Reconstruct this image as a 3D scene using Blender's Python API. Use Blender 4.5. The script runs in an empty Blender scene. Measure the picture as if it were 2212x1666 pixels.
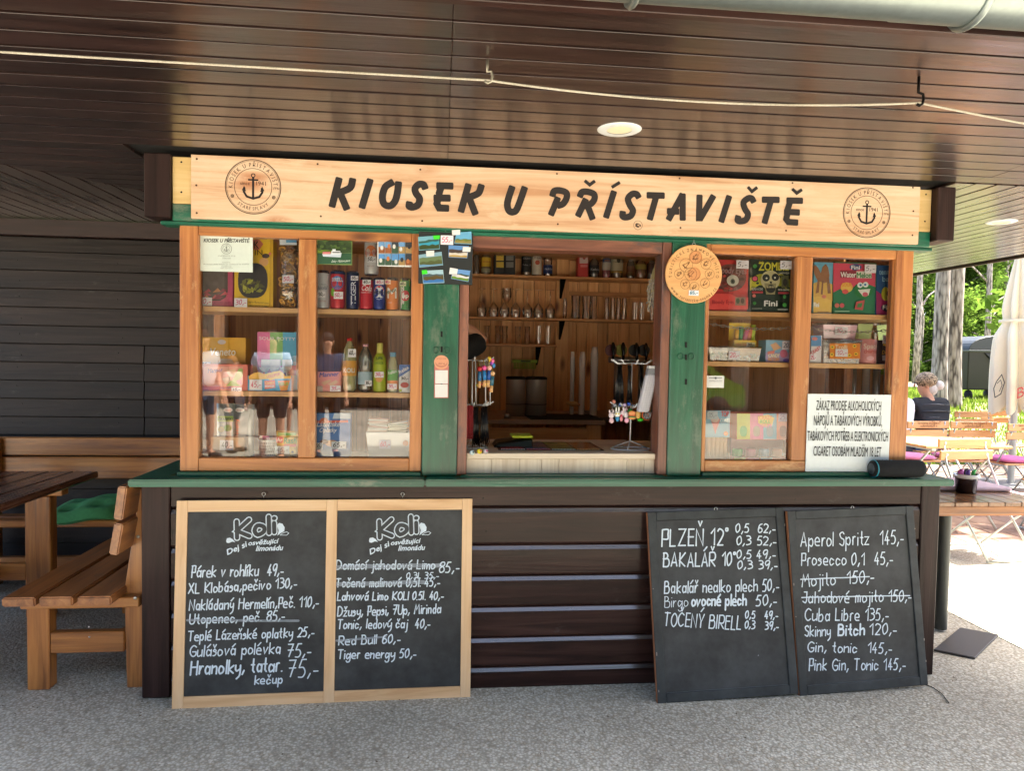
import bpy, bmesh, math, random, unicodedata
from mathutils import Vector, Matrix, Euler
R_ = random.Random(7)
S = bpy.context.scene
COL = S.collection
# ------------------------------------------------------------------ camera
FPX, IW, IH = 1535.0, 2212.0, 1666.0
YAW, PITCH, ROLL = .1016, .0403, .0176
CAM = Vector((0, -3.043, 1.45))
_F = Vector((math.sin(YAW)*math.cos(PITCH), math.cos(YAW)*math.cos(PITCH), -math.sin(PITCH)))
_R = Vector((math.cos(YAW), -math.sin(YAW), 0)); _U = _R.cross(_F)
_c, _s = math.cos(ROLL), math.sin(ROLL)
_R, _U = _c*_R+_s*_U, -_s*_R+_c*_U
cd = bpy.data.cameras.new('camera'); co = bpy.data.objects.new('camera', cd); COL.objects.link(co)
cd.sensor_width = 36; cd.sensor_fit = 'HORIZONTAL'; cd.lens = FPX/IW*36; cd.clip_start = .05; cd.clip_end = 600
m = Matrix((( _R.x,_U.x,-_F.x,CAM.x),(_R.y,_U.y,-_F.y,CAM.y),(_R.z,_U.z,-_F.z,CAM.z),(0,0,0,1)))
co.matrix_world = m; S.camera = co
# ------------------------------------------------------------------ light
SUN = Vector((.58, .12, 1.0)).normalized()
w = bpy.data.worlds.new('World'); S.world = w; w.use_nodes = True
nt = w.node_tree; bg = nt.nodes['Background']
sk = nt.nodes.new('ShaderNodeTexSky'); sk.sky_type = 'NISHITA'; sk.sun_disc = False
sk.sun_elevation = math.asin(SUN.z); sk.sun_rotation = math.atan2(SUN.x, SUN.y); sk.air_density = .6; sk.dust_density = 3.5; sk.ozone_density = .4
nt.links.new(sk.outputs[0], bg.inputs[0]); bg.inputs[1].default_value = .15
sl = bpy.data.lights.new('sun', 'SUN'); sl.energy = 4.2; sl.angle = math.radians(.5); sl.color = (1, .94, .84)
so = bpy.data.objects.new('sun', sl); COL.objects.link(so); so.rotation_euler = SUN.to_track_quat('Z', 'Y').to_euler(); so.location = (5, 0, 12)
S.view_settings.view_transform = 'Standard'; S.view_settings.look = 'None'; S.view_settings.gamma = 1
S.view_settings.exposure = 2.68
try: S.view_settings.use_curve_mapping = False
except Exception: pass
S.render.engine = 'CYCLES'
S.cycles.max_bounces = 10; S.cycles.transparent_max_bounces = 24; S.cycles.diffuse_bounces = 5; S.cycles.glossy_bounces = 4
S.cycles.sample_clamp_indirect = 6

def at(px, py, X=None, Y=None, Z=None):
    """world point seen at picture coordinates on one real plane of the place"""
    d = _F+_R*((px-IW/2)/FPX)-_U*((py-IH/2)/FPX)
    if X is not None: t = (X-CAM.x)/d.x
    elif Y is not None: t = (Y-CAM.y)/d.y
    else: t = (Z-CAM.z)/d.z
    return CAM+d*t
class Pl:
    def __init__(s, o, n, up): s.o = Vector(o); s.n = Vector(n).normalized(); s.up = Vector(up).normalized()
    def at(s, px, py, off=0):
        d = _F+_R*((px-IW/2)/FPX)-_U*((py-IH/2)/FPX)
        t = (s.o+s.n*off-CAM).dot(s.n)/d.dot(s.n); return CAM+d*t
def PY(y): return Pl((0, y, 0), (0, -1, 0), (0, 0, 1))
def planez(z): return Pl((0, 0, z), (0, 0, 1), (0, 1, 0))

# ------------------------------------------------------------------ materials
def lin(v): v /= 255.; return v/12.92 if v <= .04045 else ((v+.055)/1.055)**2.4
def c8(r, g, b, k=1.): return (lin(r)*k, lin(g)*k, lin(b)*k)
_M = {}
def nmat(name):
    mt = bpy.data.materials.new(name); mt.use_nodes = True; n = mt.node_tree
    return mt, n, n.nodes['Principled BSDF'], n.nodes.new, n.links.new
def col(r, g, b, rough=.5, metal=0, k=.85, var=.06, coat=0):
    """print, paint or plastic: a plain colour with slight mottling and roughness variation"""
    key = (r, g, b, rough, metal, k, var)
    if key in _M: return _M[key]
    mt, n, p, N, L = nmat('tint_%d_%d_%d' % (r, g, b)); c = c8(r, g, b, k)
    no = N('ShaderNodeTexNoise'); no.inputs['Scale'].default_value = 60; no.inputs['Detail'].default_value = 4
    tc = N('ShaderNodeTexCoord'); L(tc.outputs['Object'], no.inputs['Vector'])
    mx = N('ShaderNodeMix'); mx.data_type = 'RGBA'; L(no.outputs[0], mx.inputs[0])
    mx.inputs[6].default_value = (*[max(0, x*(1-var)-.002) for x in c], 1); mx.inputs[7].default_value = (*[x*(1+var) for x in c], 1)
    L(mx.outputs[2], p.inputs['Base Color']); p.inputs['Roughness'].default_value = rough; p.inputs['Metallic'].default_value = metal
    p.inputs['Coat Weight'].default_value = coat
    _M[key] = mt; return mt
def ramp(n, fac, stops, L):
    r = n.nodes.new('ShaderNodeValToRGB'); e = r.color_ramp.elements
    while len(e) < len(stops): e.new(.5)
    for q, (pos, c) in zip(e, stops): q.position = pos; q.color = (*c, 1) if len(c) == 3 else c
    L(fac, r.inputs[0]); return r
def objco(n, N, L, scale, rnd=True):
    tc = N('ShaderNodeTexCoord'); mp = N('ShaderNodeMapping'); mp.inputs['Scale'].default_value = scale
    if rnd:
        oi = N('ShaderNodeObjectInfo'); ml = N('ShaderNodeMath'); ml.operation = 'MULTIPLY'; ml.inputs[1].default_value = 37
        L(oi.outputs['Random'], ml.inputs[0]); ad = N('ShaderNodeVectorMath'); ad.operation = 'ADD'
        L(tc.outputs['Object'], ad.inputs[0]); L(ml.outputs[0], ad.inputs[1]); L(ad.outputs[0], mp.inputs[0])
    else: L(tc.outputs['Object'], mp.inputs[0])
    return mp
def wood(name, stops, axis='x', rough=.5, coat=0, grain=26, bump=.25, wear=None, wearamt=.5, rvar=.25, wscale=5, spec=.5, knots=None):
    """timber whose grain runs along one axis; optional worn patches and knots"""
    if name in _M: return _M[name]
    mt, n, p, N, L = nmat(name)
    sc = {'x': (1.3, grain, grain), 'y': (grain, 1.3, grain), 'z': (grain, grain, 1.3)}[axis]
    mp = objco(n, N, L, sc)
    no = N('ShaderNodeTexNoise'); no.inputs['Scale'].default_value = 1; no.inputs['Detail'].default_value = 7; no.inputs['Distortion'].default_value = 1.1; no.inputs['Roughness'].default_value = .62
    L(mp.outputs[0], no.inputs[0])
    sc2 = {'x': (1, 9, 9), 'y': (9, 1, 9), 'z': (9, 9, 1)}[axis]
    mp2 = objco(n, N, L, sc2); n2 = N('ShaderNodeTexNoise'); n2.inputs['Scale'].default_value = 1.3; n2.inputs['Detail'].default_value = 3; L(mp2.outputs[0], n2.inputs[0])
    mm = N('ShaderNodeMath'); mm.operation = 'MULTIPLY_ADD'; mm.inputs[1].default_value = .65; L(no.outputs[0], mm.inputs[0])
    m3 = N('ShaderNodeMath'); m3.operation = 'MULTIPLY'; m3.inputs[1].default_value = .35; L(n2.outputs[0], m3.inputs[0]); L(m3.outputs[0], mm.inputs[2])
    rp = ramp(n, mm.outputs[0], [(.36+.28*i/(len(stops)-1), c) for i, c in enumerate(stops)], L)
    out = rp.outputs[0]
    if knots:
        mpk = objco(n, N, L, {'x': (2.2, 6, 6), 'y': (6, 2.2, 6), 'z': (6, 6, 2.2)}[axis]); vo = N('ShaderNodeTexVoronoi'); vo.inputs['Scale'].default_value = 1; L(mpk.outputs[0], vo.inputs[0])
        kr = ramp(n, vo.outputs['Distance'], [(.05, (1, 1, 1)), (.17, (0, 0, 0))], L)
        mx = N('ShaderNodeMix'); mx.data_type = 'RGBA'; L(kr.outputs[0], mx.inputs[0]); L(out, mx.inputs[6]); mx.inputs[7].default_value = (*knots, 1); out = mx.outputs[2]
    if wear:
        mp3 = objco(n, N, L, {'x': (wscale*.4, wscale, wscale), 'y': (wscale, wscale*.4, wscale), 'z': (wscale, wscale, wscale*.4)}[axis])
        n4 = N('ShaderNodeTexNoise'); n4.inputs['Scale'].default_value = 1.2; n4.inputs['Detail'].default_value = 9; n4.inputs['Roughness'].default_value = .75; L(mp3.outputs[0], n4.inputs[0])
        wr = ramp(n, n4.outputs[0], [(.5+(.5-wearamt)*.3, (0, 0, 0)), (.6+(.5-wearamt)*.3, (1, 1, 1))], L)
        mx = N('ShaderNodeMix'); mx.data_type = 'RGBA'; L(wr.outputs[0], mx.inputs[0]); L(out, mx.inputs[6]); mx.inputs[7].default_value = (*wear, 1); out = mx.outputs[2]
    oi = N('ShaderNodeObjectInfo'); mr = N('ShaderNodeMapRange'); mr.inputs['To Min'].default_value = 1-rvar; mr.inputs['To Max'].default_value = 1+rvar; L(oi.outputs['Random'], mr.inputs[0])
    vm = N('ShaderNodeVectorMath'); vm.operation = 'SCALE'; L(out, vm.inputs[0]); L(mr.outputs[0], vm.inputs['Scale'])
    L(vm.outputs[0], p.inputs['Base Color'])
    rr = N('ShaderNodeMapRange'); rr.inputs['To Min'].default_value = max(.03, rough-.1); rr.inputs['To Max'].default_value = rough+.12; L(no.outputs[0], rr.inputs[0]); L(rr.outputs[0], p.inputs['Roughness'])
    p.inputs['Coat Weight'].default_value = coat; p.inputs['Coat Roughness'].default_value = .12; p.inputs['Specular IOR Level'].default_value = spec
    b = N('ShaderNodeBump'); b.inputs['Strength'].default_value = bump; b.inputs['Distance'].default_value = .004; L(no.outputs[0], b.inputs['Height']); L(b.outputs[0], p.inputs['Normal'])
    if coat: L(b.outputs[0], p.inputs['Coat Normal'])
    _M[name] = mt; return mt
def glassm(name, tint=(1, 1, 1), refl=1.5, rough=0., density=0.):
    if name in _M: return _M[name]
    mt = bpy.data.materials.new(name); mt.use_nodes = True; n = mt.node_tree; n.nodes.clear(); N, L = n.nodes.new, n.links.new
    o = N('ShaderNodeOutputMaterial'); tr = N('ShaderNodeBsdfTransparent'); tr.inputs[0].default_value = (*tint, 1)
    gl = N('ShaderNodeBsdfGlossy'); gl.inputs['Roughness'].default_value = rough; gl.inputs[0].default_value = (1, 1, 1, 1)
    fr = N('ShaderNodeFresnel'); fr.inputs[0].default_value = 1.5; mu = N('ShaderNodeMath'); mu.operation = 'MULTIPLY'; mu.use_clamp = True; mu.inputs[1].default_value = refl
    L(fr.outputs[0], mu.inputs[0]); mx = N('ShaderNodeMixShader'); L(mu.outputs[0], mx.inputs[0])
    src = tr.outputs[0]
    if density:
        df = N('ShaderNodeBsdfDiffuse'); df.inputs[0].default_value = (*[min(1, t+.1) for t in tint], 1); m2 = N('ShaderNodeMixShader'); m2.inputs[0].default_value = density
        L(tr.outputs[0], m2.inputs[1]); L(df.outputs[0], m2.inputs[2]); src = m2.outputs[0]
    L(src, mx.inputs[1]); L(gl.outputs[0], mx.inputs[2]); L(mx.outputs[0], o.inputs[0])
    _M[name] = mt; return mt

# ------------------------------------------------------------------ mesh collecting
class MB:
    def __init__(s): s.v = []; s.f = []; s.mi = []; s.sm = []
    def add(s, vs, fs, mi=0, sm=False):
        o = len(s.v); s.v += [Vector(q) for q in vs]
        for f in fs: s.f.append([o+i for i in f]); s.mi.append(mi); s.sm.append(sm)
        return s
    def box(s, x0, x1, y0, y1, z0, z1, mi=0, M=None):
        vs = [Vector((x, y, z)) for z in (z0, z1) for y in (y0, y1) for x in (x0, x1)]
        if M: vs = [M @ q for q in vs]
        return s.add(vs, [(0, 2, 3, 1), (4, 5, 7, 6), (0, 1, 5, 4), (2, 6, 7, 3), (0, 4, 6, 2), (1, 3, 7, 5)], mi)
    def beam(s, a, b, w, t, up=(0, 0, 1), mi=0):
        a, b = Vector(a), Vector(b); d = (b-a); l = d.length; d.normalize(); u = Vector(up); r = d.cross(u).normalized(); u = r.cross(d)
        M = Matrix((( d.x, r.x, u.x, a.x), (d.y, r.y, u.y, a.y), (d.z, r.z, u.z, a.z), (0, 0, 0, 1)))
        return s.box(0, l, -w/2, w/2, -t/2, t/2, mi, M)
    def tube(s, pts, r, n=8, mi=0, closed=False, cap=True):
        pts = [Vector(p) for p in pts]; k = len(pts); rr = r if isinstance(r, (list, tuple)) else [r]*k; vs = []; ref = None
        for i, p in enumerate(pts):
            if closed: d = pts[(i+1) % k]-pts[i-1]
            else: d = pts[min(i+1, k-1)]-pts[max(i-1, 0)]
            d.normalize()
            if ref is None: ref = Vector((0, 0, 1)) if abs(d.z) < .9 else Vector((1, 0, 0))
            a = d.cross(ref)
            if a.length < 1e-4: a = d.cross(Vector((0, 1, 0)))
            a.normalize(); b = d.cross(a); ref = a.cross(d)
            vs += [p+(a*math.cos(t*math.tau/n)+b*math.sin(t*math.tau/n))*rr[i] for t in range(n)]
        fs = []
        for i in range(k if closed else k-1):
            j = (i+1) % k
            fs += [(i*n+t, i*n+(t+1) % n, j*n+(t+1) % n, j*n+t) for t in range(n)]
        s.add(vs, fs, mi, True)
        if cap and not closed:
            o = len(s.v)-k*n
            s.f += [[o+t for t in range(n)][::-1], [o+(k-1)*n+t for t in range(n)]]; s.mi += [mi, mi]; s.sm += [False, False]
        return s
    def lathe(s, prof, c=(0, 0, 0), n=20, mi=0, sm=True, M=None):
        c = Vector(c); vs = []; 
        for r, z in prof: vs += [Vector((r*math.cos(t*math.tau/n), r*math.sin(t*math.tau/n), z)) for t in range(n)]
        if M: vs = [M @ q for q in vs]
        vs = [c+q for q in vs]
        fs = [(i*n+t, i*n+(t+1) % n, (i+1)*n+(t+1) % n, (i+1)*n+t) for i in range(len(prof)-1) for t in range(n)]
        return s.add(vs, fs, mi, sm)
    def disc(s, c, r, n=24, nrm=(0, -1, 0), mi=0, ry=None):
        c = Vector(c); nr = Vector(nrm).normalized(); u = Vector((1, 0, 0)) if abs(nr.x) < .9 else Vector((0, 1, 0)); v = nr.cross(u) * -1
        u = v.cross(nr)*-1; ry = r if ry is None else ry
        u = -u if u.x < 0 else u
        pts = [c+u*math.cos(t*math.tau/n)*r+v*math.sin(t*math.tau/n)*ry for t in range(n)]
        return s.add(pts, [tuple(range(n))], mi)
    def ell(s, c, r, n=12, mi=0, M=None):
        pr = [(math.sin(math.pi*i/(n//2+2)), -math.cos(math.pi*i/(n//2+2))) for i in range(n//2+3)]
        Mx = Matrix.Diagonal((r[0], r[1], r[2], 1))
        if M: Mx = M @ Mx
        return s.lathe([(max(a, 1e-4), b) for a, b in pr], c, n, mi, True, Mx)
    def prism(s, pts, y0, y1, mi=0):
        """outline in x,z extruded from y0 to y1"""
        n = len(pts); vs = [(x, y0, z) for x, z in pts]+[(x, y1, z) for x, z in pts]
        return s.add(vs, [tuple(range(n)), tuple(range(2*n-1, n-1, -1))]+[(i, i+n, (i+1) % n+n, (i+1) % n) for i in range(n)], mi)
_W = {}
def wm(o):
    m = Matrix.Identity(4)
    while o is not None: m = o.matrix_basis @ m; o = o.parent
    return m
def tag(o, label=None, cat=None, group=None, kind=None):
    if label: o['label'] = label
    if cat: o['category'] = cat
    if group: o['group'] = group
    if kind: o['kind'] = kind
    return o
def E(name, label, cat, loc=(0, 0, 0), group=None, rot=None):
    o = bpy.data.objects.new(name, None); COL.objects.link(o); o.location = loc; o.empty_display_size = .05
    if rot: o.rotation_euler = rot
    return tag(o, label, cat, group)
def B(name, mb, mat, parent=None, bev=0, local=False, seg=1):
    me = bpy.data.meshes.new(name)
    if parent is not None and not local:
        Mi = wm(parent).inverted(); vs = [Mi @ q for q in mb.v]; loc = Vector((0, 0, 0))
    elif parent is None and not local:
        xs = [q.x for q in mb.v]; ys = [q.y for q in mb.v]; loc = Vector(((min(xs)+max(xs))/2, (min(ys)+max(ys))/2, min(q.z for q in mb.v))); vs = [q-loc for q in mb.v]
    else: vs = mb.v; loc = Vector((0, 0, 0))
    me.from_pydata([tuple(q) for q in vs], [], mb.f)
    for p, mi, sm in zip(me.polygons, mb.mi, mb.sm): p.material_index = mi; p.use_smooth = sm
    for mt in (mat if isinstance(mat, (list, tuple)) else [mat]): me.materials.append(mt)
    bm = bmesh.new(); bm.from_mesh(me); bmesh.ops.recalc_face_normals(bm, faces=bm.faces) if len(mb.f) > 1 and not getattr(mb, 'flat', False) else None
    if bev: 
        bmesh.ops.bevel(bm, geom=[e for e in bm.edges if len(e.link_faces) == 2 and e.calc_face_angle(0) > .6], offset=bev, segments=seg, affect='EDGES')
    bm.to_mesh(me); bm.free(); me.update()
    o = bpy.data.objects.new(name, me); COL.objects.link(o); o.location = loc
    if parent is not None: o.parent = parent
    return o
def T(name, mb, mat, label, cat, group=None, bev=0): return tag(B(name, mb, mat, None, bev), label, cat, group)
def copyt(o, parent=None):
    kids = [c for c in bpy.data.objects if c.parent == o] if parent is None else o.children
    c = o.copy(); COL.objects.link(c); c.parent = parent
    for k in kids: copyt(k, c)
    return c

# ------------------------------------------------------------------ lettering
G = {}
def _g(ch, wd, *st): G[ch] = (wd, st)
_g('A',4,'-0d2k4d','-1f3f');_g('B',4,'-0d0k','~0k2k3j3i2h0h','~0h3h4f3d0d');_g('C',4,'~4j2k0i0f2d4e');_g('D',4,'-0d0k','~0k2k4i4f2d0d')
_g('E',3,'-3k0k0d3d','-0h3h');_g('F',3,'-3k0k0d','-0h3h');_g('G',4,'~4j2k0i0f2d4e4g','-4g2g');_g('H',4,'-0d0k','-4d4k','-0h4h');_g('I',0,'-0k0d')
_g('J',3,'-1k3k3f','~3f2d0e');_g('K',4,'-0d0k','-4k0g4d');_g('L',3,'-0k0d3d');_g('M',5,'-0d1k2g4k5d');_g('N',4,'-0d0k4d4k');_g('O',4,'~2k0i0f2d4f4i2k')
_g('P',3,'-0d0k','~0k3k3i3g0g');_g('R',4,'-0d0k','~0k3k4i3g0g','-1g4d');_g('S',3,'~3j2k0j1h3g3e2d0e');_g('T',4,'-0k4k','-2k2d');_g('U',4,'~0k0f1d3d4f4k')
_g('V',4,'-0k2d4k');_g('W',6,'-0k2d3i4d6k');_g('X',4,'-0k4d','-4k0d');_g('Y',4,'-0k2g4k','-2g2d');_g('Z',4,'-0k4k0d4d');_g('Q',4,'~2k0i0f2d4f4i2k','-3f4d')
_g('a',3,'~3g1h0f1d3e','-3h3d');_g('b',3,'-0k0d','~0g2h3f2d0d');_g('c',3,'~3g1h0f1d3e');_g('d',3,'~3g1h0f1d3e','-3k3d');_g('e',3,'-0f3f','~3f3g2h1h0g0e1d3d')
_g('f',2,'~3k1k1h1d','-0h2h');_g('g',3,'~3g1h0f1d3f','~3h3b1a0b');_g('h',3,'-0k0d','~0g2h3g3d');_g('i',0,'-0h0d','-0j0j');_g('j',1,'~1h1b0a','-1j1j')
_g('k',3,'-0k0d','-3h0f3d');_g('l',0,'-0k0d');_g('m',4,'-0h0d','~0g1h2g2d','~2g3h4g4d');_g('n',3,'-0h0d','~0g2h3g3d');_g('o',3,'~1h0f1d3e3g1h')
_g('p',3,'-0h0a','~0g2h3f2d0e');_g('r',2,'-0h0d','~0f1h2h');_g('s',2,'~2g1h0g2f2e1d0d');_g('t',2,'-1k1e2d','-0h2h');_g('u',3,'~0h0e1d3e','-3h3d')
_g('v',3,'-0h1d3h');_g('w',4,'-0h1d2g3d4h');_g('x',3,'-0h3d','-3h0d');_g('y',3,'~0h0f1e3f','~3h3c1a');_g('z',3,'-0h3h0d3d');_g('q',3,'~3g1h0f1d3f','-3h3a')
_g('0',3,'~2k0i0f1d3f3i2k');_g('1',2,'-0i2k2d');_g('2',3,'~0j1k3j3h0d','-0d3d');_g('3',3,'~0k2k3i1h','~1h3g3e1d0d');_g('4',3,'-2k0f3f','-2h2d')
_g('5',3,'-3k1k0h','~0h2h3f2d0d');_g('6',3,'~3k1j0f1d3e3g1h0f');_g('7',3,'-0k3k1d','-0h3h');_g('8',3,'~2h0i1k3k3i0g0e1d3e3g2h');_g('9',3,'~3i1g0i1k3k3h2d')
_g(',',1,'-1e0c');_g('.',0,'-0d0d');_g('-',2,'-0f2f');_g('°',1,'~0k0j1j1k0k');_g(':',0,'-0g0g','-0d0d');_g(' ',1.6);_g("'",0,'-0k0j');_g('&',3,'-0d3j1k0j3d')
MARK = {'\u0301': ('-0a2c', 2), '\u030c': ('-0c1a2c', 2), '\u030a': ('~0b1a2b1c0b', 2)}
def _dec(st, dx=0, dy=0):
    p = [(int(st[i])+dx, ord(st[i+1])-100+dy) for i in range(1, len(st), 2)]
    if st[0] == '~' and len(p) > 2:
        q = []
        cl = p[0] == p[-1]
        for i in range(len(p)-1):
            a = p[i-1] if i else (p[-2] if cl else p[0]); b = p[i]; c = p[i+1]; d = p[i+2] if i+2 < len(p) else (p[1] if cl else p[-1])
            for t in (0, .34, .67):
                q.append(tuple(.5*(2*b[k]+(c[k]-a[k])*t+(2*a[k]-5*b[k]+4*c[k]-d[k])*t*t+(3*b[k]-a[k]-3*c[k]+d[k])*t**3) for k in (0, 1)))
        q.append(p[-1]); p = q
    return p
def strokes(s, gap=1.7):
    x = 0; out = []
    for ch in s:
        base = unicodedata.normalize('NFD', ch) if ch != '°' else ch; b = base[0]
        if b not in G: b = '-'
        wd, st = G[b]
        for q in st:
            if len(base) > 1 and b in 'ij' and q in ('-0j0j', '-1j1j'): continue
            out.append([(x+a, c) for a, c in _dec(q)])
        for mk in base[1:]:
            if mk in MARK:
                q, mw = MARK[mk]; top = 8.3 if (b.isupper() or b in 'lkdt') else 5.3
                pts = [(a, c+3+top) for a, c in _dec(q)]
                out.append([(x+wd/2-mw/2+a, c) for a, c in pts])
        x += wd+gap
    return out, max(.1, x-gap)
def ribbon(mb, pts, hw, f, lift, sq=False):
    """flat marker stroke along pts (2D), f maps (x,y,off)->3D"""
    P = [Vector(p) for p in pts]; Q = [P[0]]
    for p in P[1:]:
        if (p-Q[-1]).length > 1e-5: Q.append(p)
    if len(Q) == 1: Q.append(Q[0]+Vector((hw*.2, 0)))
    n = len(Q); L = []; Rr = []
    for i in range(n):
        d0 = (Q[i]-Q[i-1]).normalized() if i else (Q[1]-Q[0]).normalized(); d1 = (Q[i+1]-Q[i]).normalized() if i < n-1 else d0
        t = (d0+d1); t = t.normalized() if t.length > .1 else d1; nn = Vector((-t.y, t.x)); k = 1/max(.6, nn.dot(Vector((-d0.y, d0.x))))
        L.append(Q[i]+nn*hw*k); Rr.append(Q[i]-nn*hw*k)
    vs = []; o = 0
    for i in range(n): vs += [f(L[i].x, L[i].y, lift+i*2e-5), f(Rr[i].x, Rr[i].y, lift+i*2e-5)]
    fs = [(2*i, 2*i+1, 2*i+3, 2*i+2) for i in range(n-1)]
    for e, dd, li in ((0, (Q[0]-Q[1]).normalized(), lift), (n-1, (Q[-1]-Q[-2]).normalized(), lift+(n-1)*2e-5)):
        a0 = math.atan2(dd.y, dd.x); b = len(vs)
        vs += [f(Q[e].x+math.cos(a0+a)*hw, Q[e].y+math.sin(a0+a)*hw, li) for a in (-1.57, -.9, -.3, .3, .9, 1.57)]
        if sq: vs[b:] = [f(Q[e].x+dd.x*al*hw-dd.y*sd*hw, Q[e].y+dd.y*al*hw+dd.x*sd*hw, li) for al, sd in ((0, -1), (.55, -1), (.8, -.72), (.8, .72), (.55, 1), (0, 1))]
        fs.append(tuple(range(b, b+6)))
    mb.add(vs, fs); mb.flat = True
def wrapf(P0, u, up, n, wrap):
    def f(x, y, off):
        p = P0+u*x+up*y
        if wrap:
            cx, cy, R = wrap; a = max(-1.5, min(1.5, (p.x-cx)/R)); r = R+off
            return Vector((cx+r*math.sin(a), cy-r*math.cos(a), p.z))
        return p+n*off
    return f
def frame(pl, A, Bp, hpx, off):
    P0 = pl.at(*A, off); P1 = pl.at(*Bp, off); u = (P1-P0); W = u.length; u.normalize()
    up = pl.n.cross(u).normalized()
    h = (pl.at(A[0], A[1]-hpx, off)-P0).length if abs(A[1]-Bp[1]) <= abs(A[0]-Bp[0]) else (pl.at(A[0]+hpx, A[1], off)-P0).length
    return P0, u, up, W, h
def hand(parent, s, mat, A, Bp, hpx, pl, w=.0055, off=.0012, shear=.08, wrap=None, name='lettering', mb=None, jit=.25):
    """marker handwriting between two baseline points"""
    P0, u, up, W, h = frame(pl, A, Bp, hpx, off); st, tw = strokes(s); sx = W/tw; sy = h/7; own = mb is None; mb = mb or MB()
    if sx > sy*1.5: sx = sy*1.5
    rr = random.Random(s); f = wrapf(P0, u, up, pl.n, wrap); k = 0
    for q in st:
        jx, jy = rr.uniform(-jit, jit)*sx, rr.uniform(-jit, jit)*sy
        ribbon(mb, [(a*sx+b*sy*shear+jx, b*sy+jy) for a, b in q], w/2, f, k*1e-4); k += 1
    return B(name, mb, mat, parent) if own else mb
_T = {}
def fmesh(s):
    if s in _T: return _T[s]
    cu = bpy.data.curves.new('t', 'FONT'); cu.body = s; cu.size = 1; cu.resolution_u = 3
    o = bpy.data.objects.new('t', cu); me = bpy.data.meshes.new_from_object(o)
    vs = [tuple(v.co)[:2] for v in me.vertices]; fs = [tuple(p.vertices) for p in me.polygons]
    bpy.data.objects.remove(o); bpy.data.curves.remove(cu); bpy.data.meshes.remove(me)
    if not vs: vs = [(0, 0)]
    x0 = min(v[0] for v in vs); x1 = max(v[0] for v in vs)
    _T[s] = (vs, fs, x0, max(1e-3, x1-x0)); return _T[s]
CAPH = .729
def ftext(parent, s, mat, A, Bp, hpx, pl, off=.0012, wrap=None, shear=0, name='lettering', mb=None, bold=0):
    P0, u, up, W, h = frame(pl, A, Bp, hpx, off); vs, fs, x0, tw = fmesh(s); sx = W/tw; sy = h/CAPH; own = mb is None; mb = mb or MB()
    f = wrapf(P0, u, up, pl.n, wrap)
    mb.add([f((x-x0)*sx+y*sy*shear, y*sy, 0) for x, y in vs], fs); mb.flat = True
    if bold:
        for k, (bx, by) in enumerate(((bold, 0), (0, bold), (-bold, 0), (0, -bold))): mb.add([f((x-x0)*sx+y*sy*shear+bx, y*sy+by, (k+1)*6e-5) for x, y in vs], fs)
    return B(name, mb, mat, parent) if own else mb
# ------------------------------------------------------------------ palette of the place
DARK = wood('dark_stained_timber', [(.010, .004, .003), (.026, .010, .008), (.045, .020, .016)], 'x', .42, .25, 22, .3, rvar=.2, spec=.3)
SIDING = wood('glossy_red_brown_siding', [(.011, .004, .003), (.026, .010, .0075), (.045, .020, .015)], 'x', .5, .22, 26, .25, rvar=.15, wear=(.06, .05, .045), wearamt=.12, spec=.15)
LIP = wood('siding_lip_highlight', [(.03, .022, .018), (.06, .046, .04), (.09, .075, .066)], 'x', .24, .7, 26, .2, rvar=.1, spec=1)  # paler, glossier siding paint: sky highlight on the lips put into the colour
DARKZ = wood('dark_stained_timber_upright', [(.009, .0035, .003), (.022, .0095, .008), (.036, .017, .014)], 'z', .5, .08, 26, .5, rvar=.15, spec=.2, wear=(.05, .035, .03), wearamt=.15)
SOFX = wood('varnished_soffit_x', [(.007, .003, .003), (.018, .008, .0072), (.032, .016, .0135)], 'x', .32, .42, 16, .35, rvar=.22)
SOFY = wood('varnished_soffit_y', [(.014, .007, .006), (.036, .020, .016), (.06, .036, .028)], 'y', .28, 1.0, 16, .3, rvar=.22)
WALL = wood('weathered_dark_wall', [(.006, .004, .0032), (.018, .0115, .009), (.034, .023, .019)], 'x', .6, 0, 24, .8, rvar=.3, wear=(.06, .05, .045), wearamt=.22, wscale=9)
BLACK = col(8, 8, 8, .8)
GREEN = wood('old_green_paint_x', [(.003, .065, .035), (.006, .10, .055), (.012, .14, .08)], 'x', .35, .2, 20, .5, wear=(.13, .17, .12), wearamt=.26, rvar=.05, wscale=7)
GREENZ = wood('old_green_paint_z', [(.002, .045, .022), (.004, .078, .038), (.010, .11, .055)], 'z', .34, .22, 20, .9, wear=(.085, .135, .09), wearamt=.36, rvar=.05, wscale=6)
GREENL = wood('worn_green_ledge', [(.003, .065, .035), (.006, .10, .055), (.012, .14, .08)], 'x', .35, .22, 20, .5, wear=(.09, .17, .12), wearamt=.30, rvar=.05, wscale=5)
PINEX = wood('orange_pine_x', [(.22, .066, .017), (.41, .155, .042), (.52, .225, .068)], 'x', .42, .15, 30, .5, knots=(.10, .028, .010), rvar=.08, wear=(.58, .34, .14), wearamt=.26, wscale=4)
PINEZ = wood('orange_pine_z', [(.22, .066, .017), (.41, .155, .042), (.52, .225, .068)], 'z', .42, .15, 30, .5, knots=(.10, .028, .010), rvar=.08, wear=(.58, .34, .14), wearamt=.26, wscale=4)
REDX = wood('red_brown_frame_x', [(.09, .032, .020), (.20, .075, .045), (.30, .13, .08)], 'x', .45, .2, 22, .4, rvar=.08, wear=(.07, .05, .05), wearamt=.4)
REDZ = wood('red_brown_frame_z', [(.09, .032, .020), (.20, .075, .045), (.30, .13, .08)], 'z', .45, .2, 22, .4, rvar=.08, wear=(.07, .05, .05), wearamt=.4)
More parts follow.
